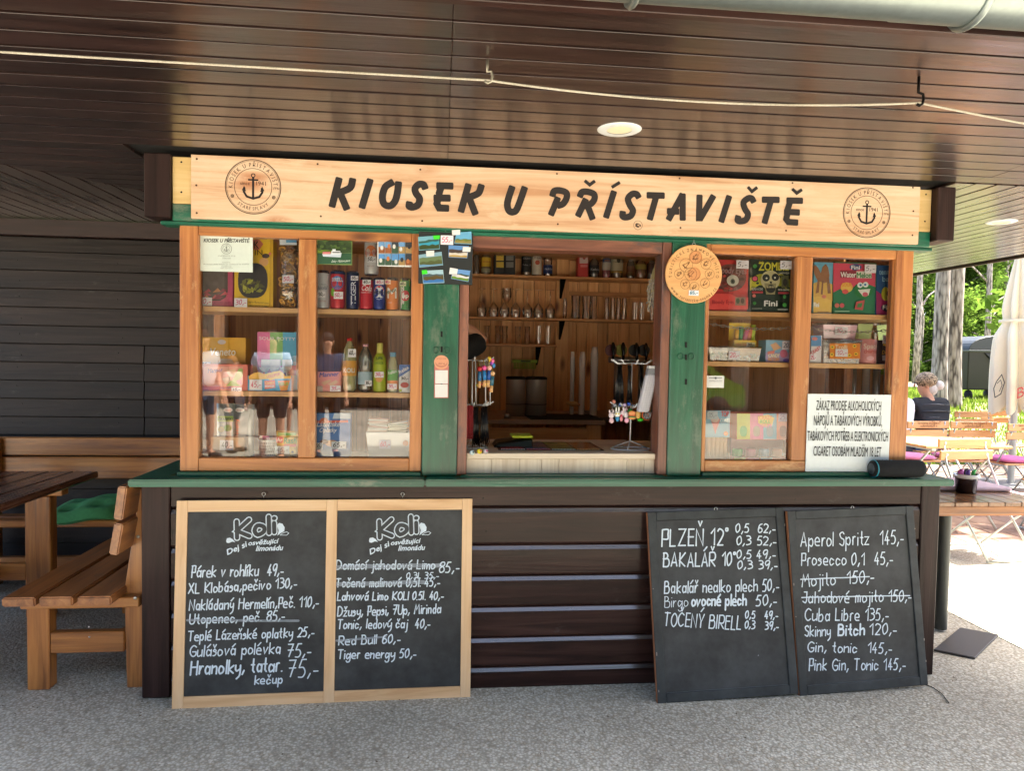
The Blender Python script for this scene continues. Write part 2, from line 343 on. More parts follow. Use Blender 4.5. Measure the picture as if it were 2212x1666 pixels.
INZ = wood('inside_pine_z', [(.56, .26, .09), (.78, .42, .16), (.86, .53, .24)], 'z', .5, .1, 26, .25, knots=(.14, .035, .012), rvar=.13)
INX = wood('inside_pine_x', [(.44, .20, .07), (.64, .32, .12), (.74, .42, .18)], 'x', .5, .1, 26, .25, rvar=.08)
SHELFW = wood('display_shelf_pine', [(.50, .25, .09), (.66, .38, .16), (.74, .47, .22)], 'x', .45, .1, 22, .2, rvar=.05)
PALE = wood('pale_limed_wood_x', [(.50, .40, .29), (.60, .51, .39), (.68, .60, .48)], 'x', .45, .1, 30, .15, rvar=.04)
PALEZ = wood('pale_limed_wood_z', [(.50, .40, .29), (.60, .51, .39), (.68, .60, .48)], 'z', .45, .1, 30, .15, rvar=.05)
SIGNW = wood('printed_pine_sign', [(.50, .27, .145), (.66, .44, .28), (.72, .55, .39)], 'x', .35, .2, 22, .03, knots=(.48, .22, .11), rvar=0, wear=(.70, .52, .35), wearamt=.4, wscale=3)
YELW = wood('yellow_pine_board', [(.50, .33, .12), (.62, .43, .18), (.70, .52, .26)], 'x', .5, 0, 18, .2, rvar=.05)
TEAK = wood('picnic_timber_y', [(.13, .042, .013), (.29, .105, .030), (.42, .175, .055)], 'y', .38, .4, 24, .3, rvar=.14, wear=(.16, .09, .05), wearamt=.25)
TEAKZ = wood('picnic_timber_z', [(.18, .060, .014), (.40, .15, .034), (.54, .24, .06)], 'z', .4, .3, 24, .4, rvar=.12)
TEAKX = wood('picnic_timber_x', [(.18, .060, .014), (.40, .15, .034), (.54, .24, .06)], 'x', .4, .3, 24, .4, rvar=.12)
TOPY = wood('dark_table_top_y', [(.05, .02, .012), (.11, .045, .027), (.17, .075, .045)], 'y', .25, .5, 24, .25, rvar=.18)
GLASS = glassm('window_glass', (.97, .98, .97), 2.3)
CLEAR = glassm('clear_plastic', (.93, .95, .94), 2.6, .03, .06)
ZINC = col(150, 160, 158, .38, .85, k=.9, var=.12)
STEEL = col(170, 170, 168, .3, 1, k=.9)
WHITEM = col(225, 230, 232, .4)
WHITE = col(235, 238, 238, .55)

# ------------------------------------------------------------------ ground
def ground_mat(name, cols, scale, joint=None, bump=.6):
    mt, n, p, N, L = nmat(name); tc = N('ShaderNodeTexCoord')
    vo = N('ShaderNodeTexVoronoi'); vo.inputs['Scale'].default_value = scale; L(tc.outputs['Object'], vo.inputs[0])
    sp = N('ShaderNodeSeparateColor'); L(vo.outputs['Color'], sp.inputs[0])
    rp = ramp(n, sp.outputs[0], [(i/(len(cols)-1), c) for i, c in enumerate(cols)], L); rp.color_ramp.interpolation = 'LINEAR'
    ed = ramp(n, vo.outputs['Distance'], [(.30, (1, 1, 1)), (.62, (.64, .63, .60))], L)
    no = N('ShaderNodeTexNoise'); no.inputs['Scale'].default_value = 1.1; no.inputs['Detail'].default_value = 8; L(tc.outputs['Object'], no.inputs[0])
    rn = ramp(n, no.outputs[0], [(.3, (.70, .69, .67)), (.7, (1.12, 1.12, 1.1))], L)
    a = N('ShaderNodeMix'); a.data_type = 'RGBA'; a.blend_type = 'MULTIPLY'; a.inputs[0].default_value = 1; L(rp.outputs[0], a.inputs[6]); L(ed.outputs[0], a.inputs[7])
    b = N('ShaderNodeMix'); b.data_type = 'RGBA'; b.blend_type = 'MULTIPLY'; b.inputs[0].default_value = 1; L(a.outputs[2], b.inputs[6]); L(rn.outputs[0], b.inputs[7])
    L(b.outputs[2], p.inputs['Base Color']); p.inputs['Roughness'].default_value = .75
    bu = N('ShaderNodeBump'); bu.inputs['Strength'].default_value = bump; bu.inputs['Distance'].default_value = .004; bu.invert = True; L(vo.outputs['Distance'], bu.inputs['Height']); L(bu.outputs[0], p.inputs['Normal'])
    return mt
AGG = ground_mat('exposed_aggregate_concrete', [(.42, .385, .30), (.64, .60, .49), (.56, .53, .44), (.74, .71, .60), (.48, .42, .31), (.66, .63, .53)], 92)
SAND = ground_mat('sandy_gravel', [(.44, .39, .31), (.58, .52, .43), (.50, .45, .37)], 60)
GRASS = ground_mat('lawn_earth', [(.12, .15, .04), (.22, .24, .08), (.30, .27, .15), (.17, .20, .06)], 9, bump=.9)
def sheet(name, x0, x1, y0, y1, z, mat, nx=1, ny=1, zf=None):
    b = MB(); vs = []
    for j in range(ny+1):
        for i in range(nx+1):
            x = x0+(x1-x0)*i/nx; y = y0+(y1-y0)*j/ny; vs.append((x, y, z+(zf(x, y) if zf else 0)))
    b.add(vs, [(j*(nx+1)+i, j*(nx+1)+i+1, (j+1)*(nx+1)+i+1, (j+1)*(nx+1)+i) for j in range(ny) for i in range(nx)])
    return tag(B(name, b, mat), kind='structure')
def slab(x0, x1, y0, y1): return MB().box(x0, x1, y0, y1, -.12, 0)
g1 = B('pavement', MB().box(-12, 2.98, -8, 5, -.12, 0), AGG); tag(g1, kind='structure')
g2 = B('pavement', MB().box(2.988, 12, -8, .97, -.12, 0), AGG); tag(g2, kind='structure')
g3 = B('pavement', MB().box(2.988, 12, .978, 2.3, -.12, 0), AGG); tag(g3, kind='structure')
sheet('ground', -60, 90, -60, -8, -.01, SAND)
def lz(x, y): 
    t = max(0, min(1, (y-6.4)/5)); return .66*t*t*(3-2*t)
sheet('lawn', -60, 90, 5, 120, -.03, GRASS, 60, 60, lambda x, y: lz(x, y)+.03*math.sin(x*1.3)*math.sin(y*.9) if y > 6.6 else 0)
sheet('earth', -60, 90, -8.02, 5, -.125, SAND)
# clay pavers of the terrace
PAVM = [col(150, 118, 98, .8, k=.75, var=.2), col(160, 130, 108, .8, k=.75, var=.2), col(136, 108, 92, .8, k=.75, var=.2)]
pv = B('paving', MB().box(2.2, 9, 2.31, 6.7, -.10, -.045), SAND); tag(pv, kind='structure')
pm_ = []
for mt in PAVM:
    o = B('paver', MB().box(-.146, .146, -.146, .146, -.044, .002), mt, pv, bev=.006, local=True); pm_.append(o)
first = [True]*3
for j in range(15):
    for i in range(23):
        if i*.3+2.35 > 4.6+j*.35+1.5 or j*.3+2.46 > 6.65: continue
        k = R_.randrange(3)
        if first[k]: o = pm_[k]; first[k] = False
        else: o = pm_[k].copy(); COL.objects.link(o); o.parent = pv
        o.location = (2.36+i*.3+(.15 if j % 2 else 0)-pv.location.x, 2.46+j*.3-pv.location.y, R_.uniform(-.003, .002)-pv.location.z)
sheet('road', 6, 60, 19, 22.5, .70, col(150, 148, 145, .9))

# ------------------------------------------------------------------ roof with its boarded soffit
roof = E('roof', 'low brown roof whose boarded soffit hangs over the kiosk and terrace', 'roof', (0, 0, 2.25))
CZ = 2.25
B('underlay', MB().box(-3.6, 4.2, -1.40, 6, CZ+.014, CZ+.03), BLACK, roof)
B('roof_deck', MB().box(-3.75, 4.32, -1.46, 6.1, CZ+.032, CZ+.12), col(40, 30, 28, .7), roof)
B('fascia', MB().box(-3.7, 4.26, -1.435, -1.41, CZ-.012, CZ+.03), DARK, roof, .002)
B('fascia', MB().box(4.21, 4.235, -1.409, 6, CZ-.012, CZ+.03), DARK, roof, .002)
def sboard(x0, x1, y0, y1, mt): B('soffit_board', MB().box(x0, x1, y0, y1, CZ+R_.uniform(-.0008, .0008), CZ+.0135), mt, roof, .0012)
y = -1.40; k = 0
while y < .95:
    xl = max(-3.59, y-2.2); xr = 4.19 if y < -.15 else -1.24
    if y < -.1:
        sboard(xl, .0192, y, y+.088, SOFX); sboard(.0205, 2.3+.02*(k % 2), y, y+.088, SOFX); sboard(2.3012+.02*(k % 2), xr, y, y+.09, SOFX)
    elif xl < xr-.03:
        b = MB(); b.prism([(0, 0)], 0, 0) if 0 else None
        x1 = xr
        b.add([(y-2.2, y, CZ), (x1, y, CZ), (x1, y+.09, CZ), (y-2.11, y+.09, CZ), (y-2.2, y, CZ+.0135), (x1, y, CZ+.0135), (x1, y+.09, CZ+.0135), (y-2.11, y+.09, CZ+.0135)],
              [(0, 1, 2, 3), (4, 5, 6, 7), (0, 1, 5, 4), (1, 2, 6, 5), (2, 3, 7, 6), (3, 0, 4, 7)])
        B('soffit_board', b, SOFX, roof, .0012)
    y += .1; k += 1
x = -3.59
while x < -1.26:
    ya, yb = x+2.205, x+2.295
    b = MB(); q = [(x, max(-1.4, ya)), (x+.09, max(-1.4, yb)), (x+.09, 1.64), (x, 1.64)]
    b.add([(a, c, z) for z in (CZ, CZ+.0135) for a, c in q], [(0, 1, 2, 3), (4, 5, 6, 7), (0, 1, 5, 4), (1, 2, 6, 5), (2, 3, 7, 6), (3, 0, 4, 7)])
    B('soffit_board', b, SOFY, roof, .0012); x += .1
x = 2.25
while x < 4.15:
    sboard(x, x+.09, -.085 if x > 2.2 else 0, 5.9, SOFY); x += .1
# recessed lamps
for (px, py, lab) in ((1338, 279, 'white round recessed ceiling lamp above the kiosk sign'), (2163, 479, 'white round recessed ceiling lamp over the terrace tables at right')):
    c = at(px, py, Z=CZ); e = E('ceiling_lamp', lab, 'ceiling lamp', c, 'recessed lamps in the soffit')
    B('rim', MB().lathe([(.044, -.004), (.070, -.005), (.077, -.001), (.077, .0)], c, 32), WHITEM, e); B('diffuser', MB().lathe([(.0005, -.002), (.045, -.002)], c, 32), col(250, 240, 205, .4), e)
# gutter
gu = E('gutter', 'grey zinc half-round gutter along the front roof edge', 'gutter', (0, -1.5, 2.304))
pr = [(math.cos(a)*.075, math.sin(a)*.075) for a in [math.pi*(1+i/16) for i in range(17)]]
b = MB(); vs = []
for X in (-3.8, 1.02, 1.022, 4.4):
    rs = .075 if X > 1.02 else .0735
    vs += [(X, -1.5+a*rs/.075, 2.304+z*rs/.075) for a, z in pr]
b.add(vs, [(j*17+i, j*17+i+1, (j+1)*17+i+1, (j+1)*17+i) for j in range(3) for i in range(16)], 0, True)
B('trough', b, ZINC, gu); B('rolled_edge', MB().tube([(-3.8, -1.577, 2.306), (4.4, -1.577, 2.306)], .009), ZINC, gu)
for px in (1370, 2095, 100):
    c = at(px, 10 if px < 2000 else 40, Y=-1.5).x
    B('bracket', MB().tube([(c, -1.5+math.cos(a)*.079, 2.304+math.sin(a)*.079) for a in [math.pi*(.97+1.06*i/14) for i in range(15)]], .0085, 6), ZINC, gu)
    B('bracket', MB().box(c-.014, c+.014, -1.425, -1.405, 2.29, 2.36), ZINC, gu)

# rope and its hooks
h1, h2 = at(1053, 128, Z=CZ), at(1985, 165, Z=CZ)
r0 = at(0, 108, Y=h1.y); r1 = at(1054, 173, Y=h1.y); r2 = at(1986, 222, Y=h2.y)
r0 = r1+(r0-r1)*2.0; e2 = r2+Vector((1.6, .25, -.055))
def sag(a, b, s, n=16): return [a.lerp(b, i/n)-Vector((0, 0, s*4*(i/n)*(1-i/n))) for i in range(n+1)]
pts = sag(r0, r1, .004)+sag(r1, r2, .028)[1:]+sag(r2, e2, .01)[1:]
ROPE = wood('twisted_rope', [(.30, .27, .21), (.42, .39, .32), (.50, .47, .40)], 'y', .9, 0, 240, .6, rvar=0)
T('rope', MB().tube(pts, .0031, 8), ROPE, 'pale thin rope strung below the soffit between hooks', 'rope')
for h, r, lab, cc in ((h1, r1, 'small pale metal hook holding the rope near the middle', (170, 165, 150)), (h2, r2, 'black iron hook holding the rope at the right', (20, 18, 18))):
    d = h.z-r.z
    pt = [h+Vector((0, 0, -d*t)) for t in (0, .35, .6)]+[Vector((r.x+.012*math.sin(a), r.y, r.z+.014-.020*math.cos(a)-.002)) for a in [3.0-i*.75 for i in range(1, 6)]]
    T('ceiling_hook', MB().tube(pt, .004, 8), col(*cc, .4, .8), lab, 'hook', 'hooks in the soffit')

# ------------------------------------------------------------------ plank wall behind the benches
wl = E('plank_wall', 'dark brown horizontal plank wall behind the picnic bench at left', 'wall', (-3, 1.66, 0))
z = 0; k = 0
while z < 2.13:
    z1 = min(z+.111, 2.14)
    cuts = [-5.2, -1.86, -1.22] if (7 <= k <= 12) else [-5.2, -1.22]
    for a, c in zip(cuts, cuts[1:]):
        bb = MB(); yo = R_.uniform(-.002, .002); th = .0
        bb.add([(a, 1.66+yo, z), (c-.003, 1.66+yo, z), (c-.003, 1.672+yo, z1), (a, 1.672+yo, z1), (a, 1.70, z), (c-.003, 1.70, z), (c-.003, 1.70, z1), (a, 1.70, z1)],
               [(0, 1, 2, 3), (4, 5, 6, 7), (0, 1, 5, 4), (3, 2, 6, 7), (0, 3, 7, 4), (1, 2, 6, 5)])
        B('plank', bb, WALL, wl, .002)
    z += .114; k += 1
B('top_rail', MB().box(-5.2, -1.22, 1.625, 1.70, 2.145, 2.246), DARK, wl, .003)
B('backing', MB().box(-5.2, -1.22, 1.701, 1.74, 0, 2.24), BLACK, wl)

# ------------------------------------------------------------------ the kiosk
K = E('kiosk', 'dark timber snack kiosk with green posts, orange window frames and open serving hatch', 'kiosk', (.54, .6, 0))
def kx(px, py, Y=0): return at(px, py, Y=Y).x
def kz(px, py, Y=0): return at(px, py, Y=Y).z
LZ = .935                                            # top of the ledge
XL, XR = -1.212, 2.300
pl_ = XL+.112; prr = XR-.09
B('corner_post', MB().box(XL, pl_, -.012, .10, .005, LZ-.03), DARKZ, K, .004); B('corner_post', MB().box(prr, XR, -.012, .10, .005, LZ-.03), DARKZ, K, .004)
ztop = LZ-.031; zz = .785
B('siding_plank', MB().box(pl_+.002, prr-.002, -.006, .03, zz+.02, ztop), SIDING, K, .003)
zs = [kz(1300, q) for q in (1108, 1174, 1240, 1306, 1371, 1434)]+[.0]
zs[0] = .80
for i in range(6):
    a, c = zs[i+1]+.001, zs[i]
    bb = MB(); x0, x1 = pl_+.002, prr-.002
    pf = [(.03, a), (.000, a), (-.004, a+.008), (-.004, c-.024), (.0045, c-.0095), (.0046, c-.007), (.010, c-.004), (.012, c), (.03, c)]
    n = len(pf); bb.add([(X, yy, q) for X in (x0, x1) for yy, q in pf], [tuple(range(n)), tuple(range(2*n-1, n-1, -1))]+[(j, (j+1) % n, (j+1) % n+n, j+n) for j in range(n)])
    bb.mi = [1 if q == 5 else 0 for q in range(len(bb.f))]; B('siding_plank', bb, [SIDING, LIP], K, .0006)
B('backing', MB().box(pl_, prr, .031, .06, 0, ztop), BLACK, K)
# side and back walls
for (x0, x1, nm) in ((XL+.02, XL+.07, 'side_wall'), (XR-.09, XR-.04, 'side_wall')):
    B(nm, MB().box(x0, x1, .101, 2.6, 0, LZ-.032), WALL, K)
    B(nm, MB().box(x0+.03 if x0 > 0 else x0+.05, x1+.0 if x0 > 0 else x1+.05, .62, 2.6, LZ-.03, 2.24), WALL, K)
# ledge
lx0, lx1 = kx(275, 1045, -.1), kx(2063, 1045, -.1)
xm = kx(1120, 1045, -.1)*0+at(918, 1045, Y=-.1).x
for a, c in ((lx0, xm-.001), (xm+.001, lx1)):
    B('ledge', MB().box(a, c, -.10, .0, LZ-.030, LZ), GREEN if a == lx0 else GREENL, K, .005, seg=2)
B('ledge', MB().box(lx0, XL+.11, .001, .95, LZ-.030, LZ-.001), GREEN, K, .005); B('ledge', MB().box(XR-.09, lx1, .001, .95, LZ-.030, LZ-.001), GREENL, K, .005)
for a, c in ((kx(386, 1025), kx(908, 1030)), (kx(1514, 1030), kx(1958, 1028))):
    B('sill_strip', MB().box(a, c, -.022, .055, LZ+.0005, .953), GREEN, K, .003)
B('sill_board', MB().box(kx(1000, 1030)-.01, kx(1425, 1030)+.01, -.03, .16, LZ+.0005, LZ+.004), GREENL, K)
# windows
WT, WB = 1.975, .954
def window(xa, xi0, xm0, xm1, xi1, xb, zt, zb):
    f = B('window_frame', MB().box(xi0+.0008, xi1-.0008, .0, .055, zt, WT), PINEX, K, .003)
    B('bottom_rail', MB().box(xi0+.0008, xi1-.0008, .0, .055, WB, zb), PINEX, f, .003)
    B('stile', MB().box(xa, xi0, -.002, .057, WB, WT), PINEZ, f, .003); B('stile', MB().box(xi1, xb, -.002, .057, WB, WT), PINEZ, f, .003)
    B('mullion', MB().box(xm0, xm1, .001, .054, zb+.001, zt-.001), PINEZ, f, .003)
    for a, c in ((xi0, xm0), (xm1, xi1)): B('pane', MB().add([(a, .028, zb), (c, .028, zb), (c, .028, zt), (a, .028, zt)], [(0, 1, 2, 3)]), GLASS, f)
window(-1.063, kx(428, 750), kx(644, 750), kx(681, 750), kx(887, 750), kx(913, 750), kz(660, 515), kz(660, 990))
window(kx(1520, 760), kx(1529, 760), kx(1717, 760), kx(1750, 760), kx(1929, 760), 2.130, kz(1730, 553), kz(1730, 996))
LG0, LG1, RG0, RG1 = kx(913, 750)+.002, kx(990, 750), kx(1446, 760), kx(1520, 760)-.002
B('green_post', MB().box(LG0, LG1, -.012, .09, LZ+.001, 2.0), GREENZ, K, .004); B('green_post', MB().box(RG0, RG1, -.012, .09, LZ+.001, 2.0), GREENZ, K, .004)
jl = kx(1011, 760); jr = kx(1426, 760)
B('hatch_jamb', MB().box(LG1+.001, jl, -.004, .11, LZ+.005, WT), REDZ, K, .003); B('hatch_jamb', MB().box(jr, RG0-.001, -.004, .11, LZ+.005, WT), REDZ, K, .003)
hz = kz(1220, 541); B('hatch_head', MB().box(jl+.001, jr-.001, .0, .11, hz, WT), REDX, K, .003)
# side windows of the box
for X, s in ((-1.063, 1), (2.13, -1)):
    xa, xb = (X, X+.05) if s > 0 else (X-.05, X)
    B('side_stile', MB().box(xa, xb, .44, .52, WB, WT), PINEZ, K, .003); B('side_stile', MB().box(xa, xb, .058, .09, WB, WT), PINEZ, K, .003)
    B('side_rail', MB().box(xa, xb, .091, .439, WB, WB+.06), PINEX, K, .003); B('side_rail', MB().box(xa, xb, .091, .439, WT-.06, WT), PINEX, K, .003)
    q = X+s*.025; B('side_pane', MB().add([(q, .09, WB+.06), (q, .44, WB+.06), (q, .44, WT-.06), (q, .09, WT-.06)], [(0, 1, 2, 3)]), GLASS, K)
    B('side_wall', MB().box(xa, xb, .521, .62, WB, WT), PINEZ, K)
# header
hx0, hx1 = at(372, 400, Y=-.03).x, at(2012, 450, Y=-.03).x
B('mounting_board', MB().box(hx0, hx1, -.030, .02, 2.045, 2.232), YELW, K, .003); B('header_board', MB().box(hx0, hx1, -.0305, .02, 1.976, 2.044), GREEN, K, .003)
B('header_lip', MB().box(hx0-.05, hx1+.02, -.022, .05, 1.956+.004, 1.9755), GREEN, K, .003)
B('beam_end', MB().box(at(310, 400, Y=-.05).x, hx0-.001, -.05, .07, 1.985, 2.238), DARKZ, K, .004); B('beam_end', MB().box(hx1+.001, at(2061, 450, Y=-.06).x, -.07, .07, 2.0, 2.238), DARKZ, K, .004)
for X in (at(392, 385, Y=-.03).x, at(1999, 440, Y=-.03).x):
    for zq in (2.21, 2.09): B('screw', MB().disc((X, -.0318, zq), .004, 10), BLACK, K)
B('ceiling_board', MB().box(XL+.08, XR-.1, .12, 2.6, 2.2, 2.24), INX, K)
B('floor_board', MB().box(XL+.08, XR-.1, .12, 2.6, .0, .12), col(70, 60, 55, .7), K)
# serving counter
cz = kz(1200, 978, .05); cf = .035
c0, c1 = jl+.001, jr-.001
B('counter_top', MB().box(c0, c1, cf-.012, .55, cz-.026, cz), PALE, K, .003)
xs = [c0]+[kx(q, 1010, cf) for q in (1062, 1123, 1170, 1207, 1283, 1354, 1391)]+[c1]
for a, c in zip(xs, xs[1:]): B('counter_panel', MB().box(a+.0006, c-.0006, cf, cf+.02, LZ+.005, cz-.027), PALEZ, K, .0012)
B('counter_back', MB().box(c0-.3, c1+.3, .551, .57, .1, cz-.005), INX, K)
# inside back wall of pine boards
BWY = 2.4
bw = B('back_wall', MB().box(XL+.08, XR-.1, BWY+.02, BWY+.05, .12, 2.2), col(30, 18, 10, .9), K)
x = XL+.09
o0 = B('board', MB().box(-.0405, .0405, -.009, .009, -1.04, 1.04), INZ, bw, .002, local=True)
k = 0
while x < XR-.13:
    o = o0 if k == 0 else o0.copy()
    if k: COL.objects.link(o); o.parent = bw
    o.location = Vector((x+.042, BWY+.009, 1.16))-bw.location-K.location; x += .0835; k += 1
for s in (-1, 1):
    X0 = XL+.121 if s < 0 else XR-.131
    B('side_lining', MB().box(X0, X0+.01, .63, BWY, .12, 2.2), INZ, K)
SY = 2.2                                               # front edge of the back shelves
def ish(px0, py, px1, Y=SY, dep=.19, th=.018):
    z = at((px0+px1)/2, py, Y=Y).z; B('back_shelf', MB().box(at(px0, py, Y=Y).x, at(px1, py, Y=Y).x, Y, Y+dep, z-th, z), INX, K, .002); return z
IS1 = ish(985, 597, 1470); IS2 = ish(985, 688, 1470); IS3 = ish(985, 743, 1204)
px_ = at(1200, 700, Y=BWY-.06).x; B('wall_post', MB().box(px_, px_+.10, BWY-.06, BWY-.012, .12, 2.2), INZ, K, .003)
for (px, py0, py1) in ((1217, 602, 642), (1215, 693, 733), (1164, 747, 789)):
    a = at(px, py0, Y=SY+.01); c = at(px, py1, Y=SY+.01); b = MB(); wtop, wb = .022, .007; yb = SY+.02
    b.add([(a.x-wtop, yb, a.z), (a.x+wtop, yb, a.z), (c.x+wb, BWY-.065, c.z), (c.x-wb, BWY-.065, c.z), (a.x-wtop, yb+.02, a.z), (a.x+wtop, yb+.02, a.z), (c.x+wb, BWY-.062, c.z), (c.x-wb, BWY-.062, c.z)],
          [(0, 1, 2, 3), (4, 5, 6, 7), (0, 1, 5, 4), (1, 2, 6, 5), (2, 3, 7, 6), (3, 0, 4, 7)])
    B('shelf_bracket', b, col(15, 15, 15, .4, .5), K)
# dark framed hatch in the back wall
ya = BWY-.02; q0 = at(1226, 630, Y=ya); q1 = at(1410, 700, Y=ya)
B('hatch_frame', MB().box(q0.x, q1.x+.3, ya-.02, ya+.005, q0.z-.03, q0.z), INX, K, .002); B('hatch_frame', MB().box(q0.x, q0.x+.035, ya-.02, ya+.005, 1.2, q0.z-.031), INZ, K, .002)
# work counter inside with drawers
wz = 1.045
B('work_top', MB().box(at(985, 895, Y=1.5).x, at(1308, 895, Y=1.5).x, 1.5, 2.3, wz-.03, wz), col(176, 150, 128, .35), K, .003)
B('work_top', MB().box(at(1300, 880, Y=1.7).x, 2.15, 1.75, 2.39, wz-.03, wz), col(110, 92, 80, .35), K, .003)
B('drawer_front', MB().box(at(1050, 900, Y=1.53).x, at(1270, 900, Y=1.53).x, 1.53, 1.56, wz-.17, wz-.055), INX, K, .003)
for px in (1045, 1283, 1160, 1205): 
    X = at(px, 930, Y=1.53).x; B('counter_leg', MB().box(X-(.05 if px in (1045, 1283) else .02), X+(.05 if px in (1045, 1283) else .02), 1.535+(.0 if px in (1045, 1283) else .3), 1.6+(.0 if px in (1045, 1283) else .3), .12, wz-.031), INZ, K, .003)
# display shelves behind the glass
def dsh(px0, px1, py, pm):
    z = at(pm, py, Y=.075).z; B('display_shelf', MB().box(at(px0, py, Y=.075).x, at(px1, py, Y=.075).x, .075, .36, z-.022, z), SHELFW, K, .002); return z
L1 = dsh(392, 912, 669, 780); L2 = dsh(392, 912, 848, 780); R1 = dsh(1526, 1950, 676, 1730); R2 = dsh(1526, 1950, 784, 1730)
FZ = .985
B('display_floor', MB().box(-1.01, LG0, .058, .40, FZ-.03, FZ), PALE, K); B('display_floor', MB().box(RG1, 2.08, .058, .40, FZ-.03, FZ), PALE, K)
for a in (LG0+.02, RG1-.05): B('divider', MB().box(a, a+.02, .12, .36, FZ+.001, 1.97), INZ, K)
# bolt heads and old latches on the green posts
for (px, pys) in ((954, (905, 965)), (1482, (770, 830))):
    for (qx, qy) in ((px, 755 if px < 1000 else 772), (px, 722 if px < 1000 else 745), (px, 825)):
        c = at(qx, qy, Y=-.014); B('peg', MB().box(c.x-.004, c.x+.004, -.016, -.010, c.z-.012, c.z+.012), BLACK, K)
    c = at(px, 757 if px < 1000 else 770, Y=-.014)
    for s in (-1, 1): B('latch', MB().tube([(c.x+s*.024+.012*math.cos(a), -.016, c.z+.014*math.sin(a)) for a in [i*math.tau/12 for i in range(12)]], .0022, 6, closed=True), GREENZ, K)

# ------------------------------------------------------------------ the name board
SY_ = -.048
sg = E('name_board', 'long wood-grain name board with black painted lettering above the kiosk windows', 'sign', (.55, SY_, 1.984))
s0, s1 = -1.0024, 2.1153
B('board', MB().box(s0, s1, SY_, -.032, 1.984, 2.238), SIGNW, sg, .001)
INK = col(38, 32, 32, .5); INK2 = col(78, 60, 48, .6)
SP = PY(SY_)
LA = [(694, 366.4, .2159, 34, ["175,105 112,350", "~312,112 290,180 205,222", "198,255 250,378", "", "485,118 412,362", "", "~700,132 640,175 612,270 630,345 690,362 738,315 762,230 772,145", "", "~1034,172 1020,148 975,148 938,190 950,240 984,290 968,352 915,376 880,368 880,345", "",
   "1178,160 1295,164", "1198,178 1182,230", "1150,284 1268,285", "1168,296 1156,340 1180,384 1252,387", "", "1468,166 1402,402", "~1598,172 1572,235 1492,272", "1490,308 1536,428", "", "~1905,188 1862,330 1876,408 1920,424 1962,385 2030,195"]),
  (1165.9, 377.5, .2660, 26.5, ["~106,158 118,132 160,127 214,145 218,188 190,235 160,248", "142,200 96,312", "", "~330,164 345,140 390,138 440,158 443,200 415,236 375,252", "368,212 316,322", "392,262 424,346", "!372,54 405,82 440,56", "", "598,150 542,332", "!642,66 592,97", "", "~797,172 785,157 750,157 716,195 732,248 756,290 738,334 695,346 672,336 672,315", "",
   "888,166 995,169", "940,195 897,348", "", "1152,172 1052,352", "1160,172 1160,352", "1052,296 1112,298", "", "1297,182 1293,352 1304,352", "1403,184 1306,352", "", "1534,188 1477,368", "", "~1731,208 1720,192 1690,192 1654,226 1667,280 1690,320 1672,366 1628,378 1606,370 1608,350", "!1696,106 1722,136 1758,108", "",
   "1822,202 1928,204", "1870,232 1828,378", "", "2022,209 2118,211", "2030,225 2014,275", "2002,302 2092,306", "2010,316 2000,360 2018,384 2078,388", "!2056,122 2085,150 2120,126"])]
for ox, oy, sc, hwp, seq in LA:
    b = MB(); k = 0; O = SP.at(ox, oy)
    for q in seq+['']:
        if q == '':
            B('letter', b, INK, sg); b = MB(); k = 0; continue
        sm = q[0] == '~'; ac = q[0] == '!'; P = [tuple(map(float, t.split(','))) for t in q.lstrip('~!').split()]
        P = [SP.at(ox+x*sc, oy+y*sc) for x, y in P]; P = [(p.x, p.z) for p in P]
        if sm:
            n_ = []
            for i in range(len(P)-1):
                p0, p1, p2, p3 = P[max(i-1, 0)], P[i], P[i+1], P[min(i+2, len(P)-1)]
                for t in (0, .25, .5, .75): n_.append(tuple(.5*(2*p1[j]+(p2[j]-p0[j])*t+(2*p0[j]-5*p1[j]+4*p2[j]-p3[j])*t*t+(3*p1[j]-p0[j]-3*p2[j]+p3[j])*t**3) for j in (0, 1)))
            P = n_+[P[-1]]
        hw = hwp*sc/FPX*3.02*(.5 if ac else 1); ribbon(b, P, hw, lambda x, y, off: Vector((x, SY_-.0012-off, y)), k*3e-4, sq=True); k += 1
def circ(mb, c, r, w, y, n=64):
    vs = []
    for i in range(n):
        a = i*math.tau/n; vs += [(c.x+math.cos(a)*(r-w/2), y, c.z+math.sin(a)*(r-w/2)), (c.x+math.cos(a)*(r+w/2), y, c.z+math.sin(a)*(r+w/2))]
    mb.add(vs, [(2*i, 2*i+1, (2*i+3) % (2*n), (2*i+2) % (2*n)) for i in range(n)]); mb.flat = True
def arctext(mb, s, c, r, h, a0, a1, y, inner=False, sc=.8):
    """characters set on a circle; a0 to a1 in degrees clockwise from the top"""
    ws = [(.3 if q == ' ' else max(.25, fmesh(q)[3])+.12) for q in s]; tot = sum(ws); acc = 0
    for q, wq in zip(s, ws):
        t = math.radians(a0+(a1-a0)*(acc+wq/2)/tot); acc += wq
        if q == ' ': continue
        vs, fs, x0, tw = fmesh(q); k = h/CAPH; uv = Vector((math.sin(t), math.cos(t))); tg = Vector((math.cos(t), -math.sin(t)))
        if inner: uv, tg = -uv, -tg
        base = Vector((math.sin(t), math.cos(t)))*(r+(0 if not inner else h))
        mb.add([(c.x+(base+tg*((vx-x0-tw/2)*k*sc)+uv*(vy*k)).x, y, c.z+(base+tg*((vx-x0-tw/2)*k*sc)+uv*(vy*k)).y) for vx, vy in vs], fs)
    mb.flat = True
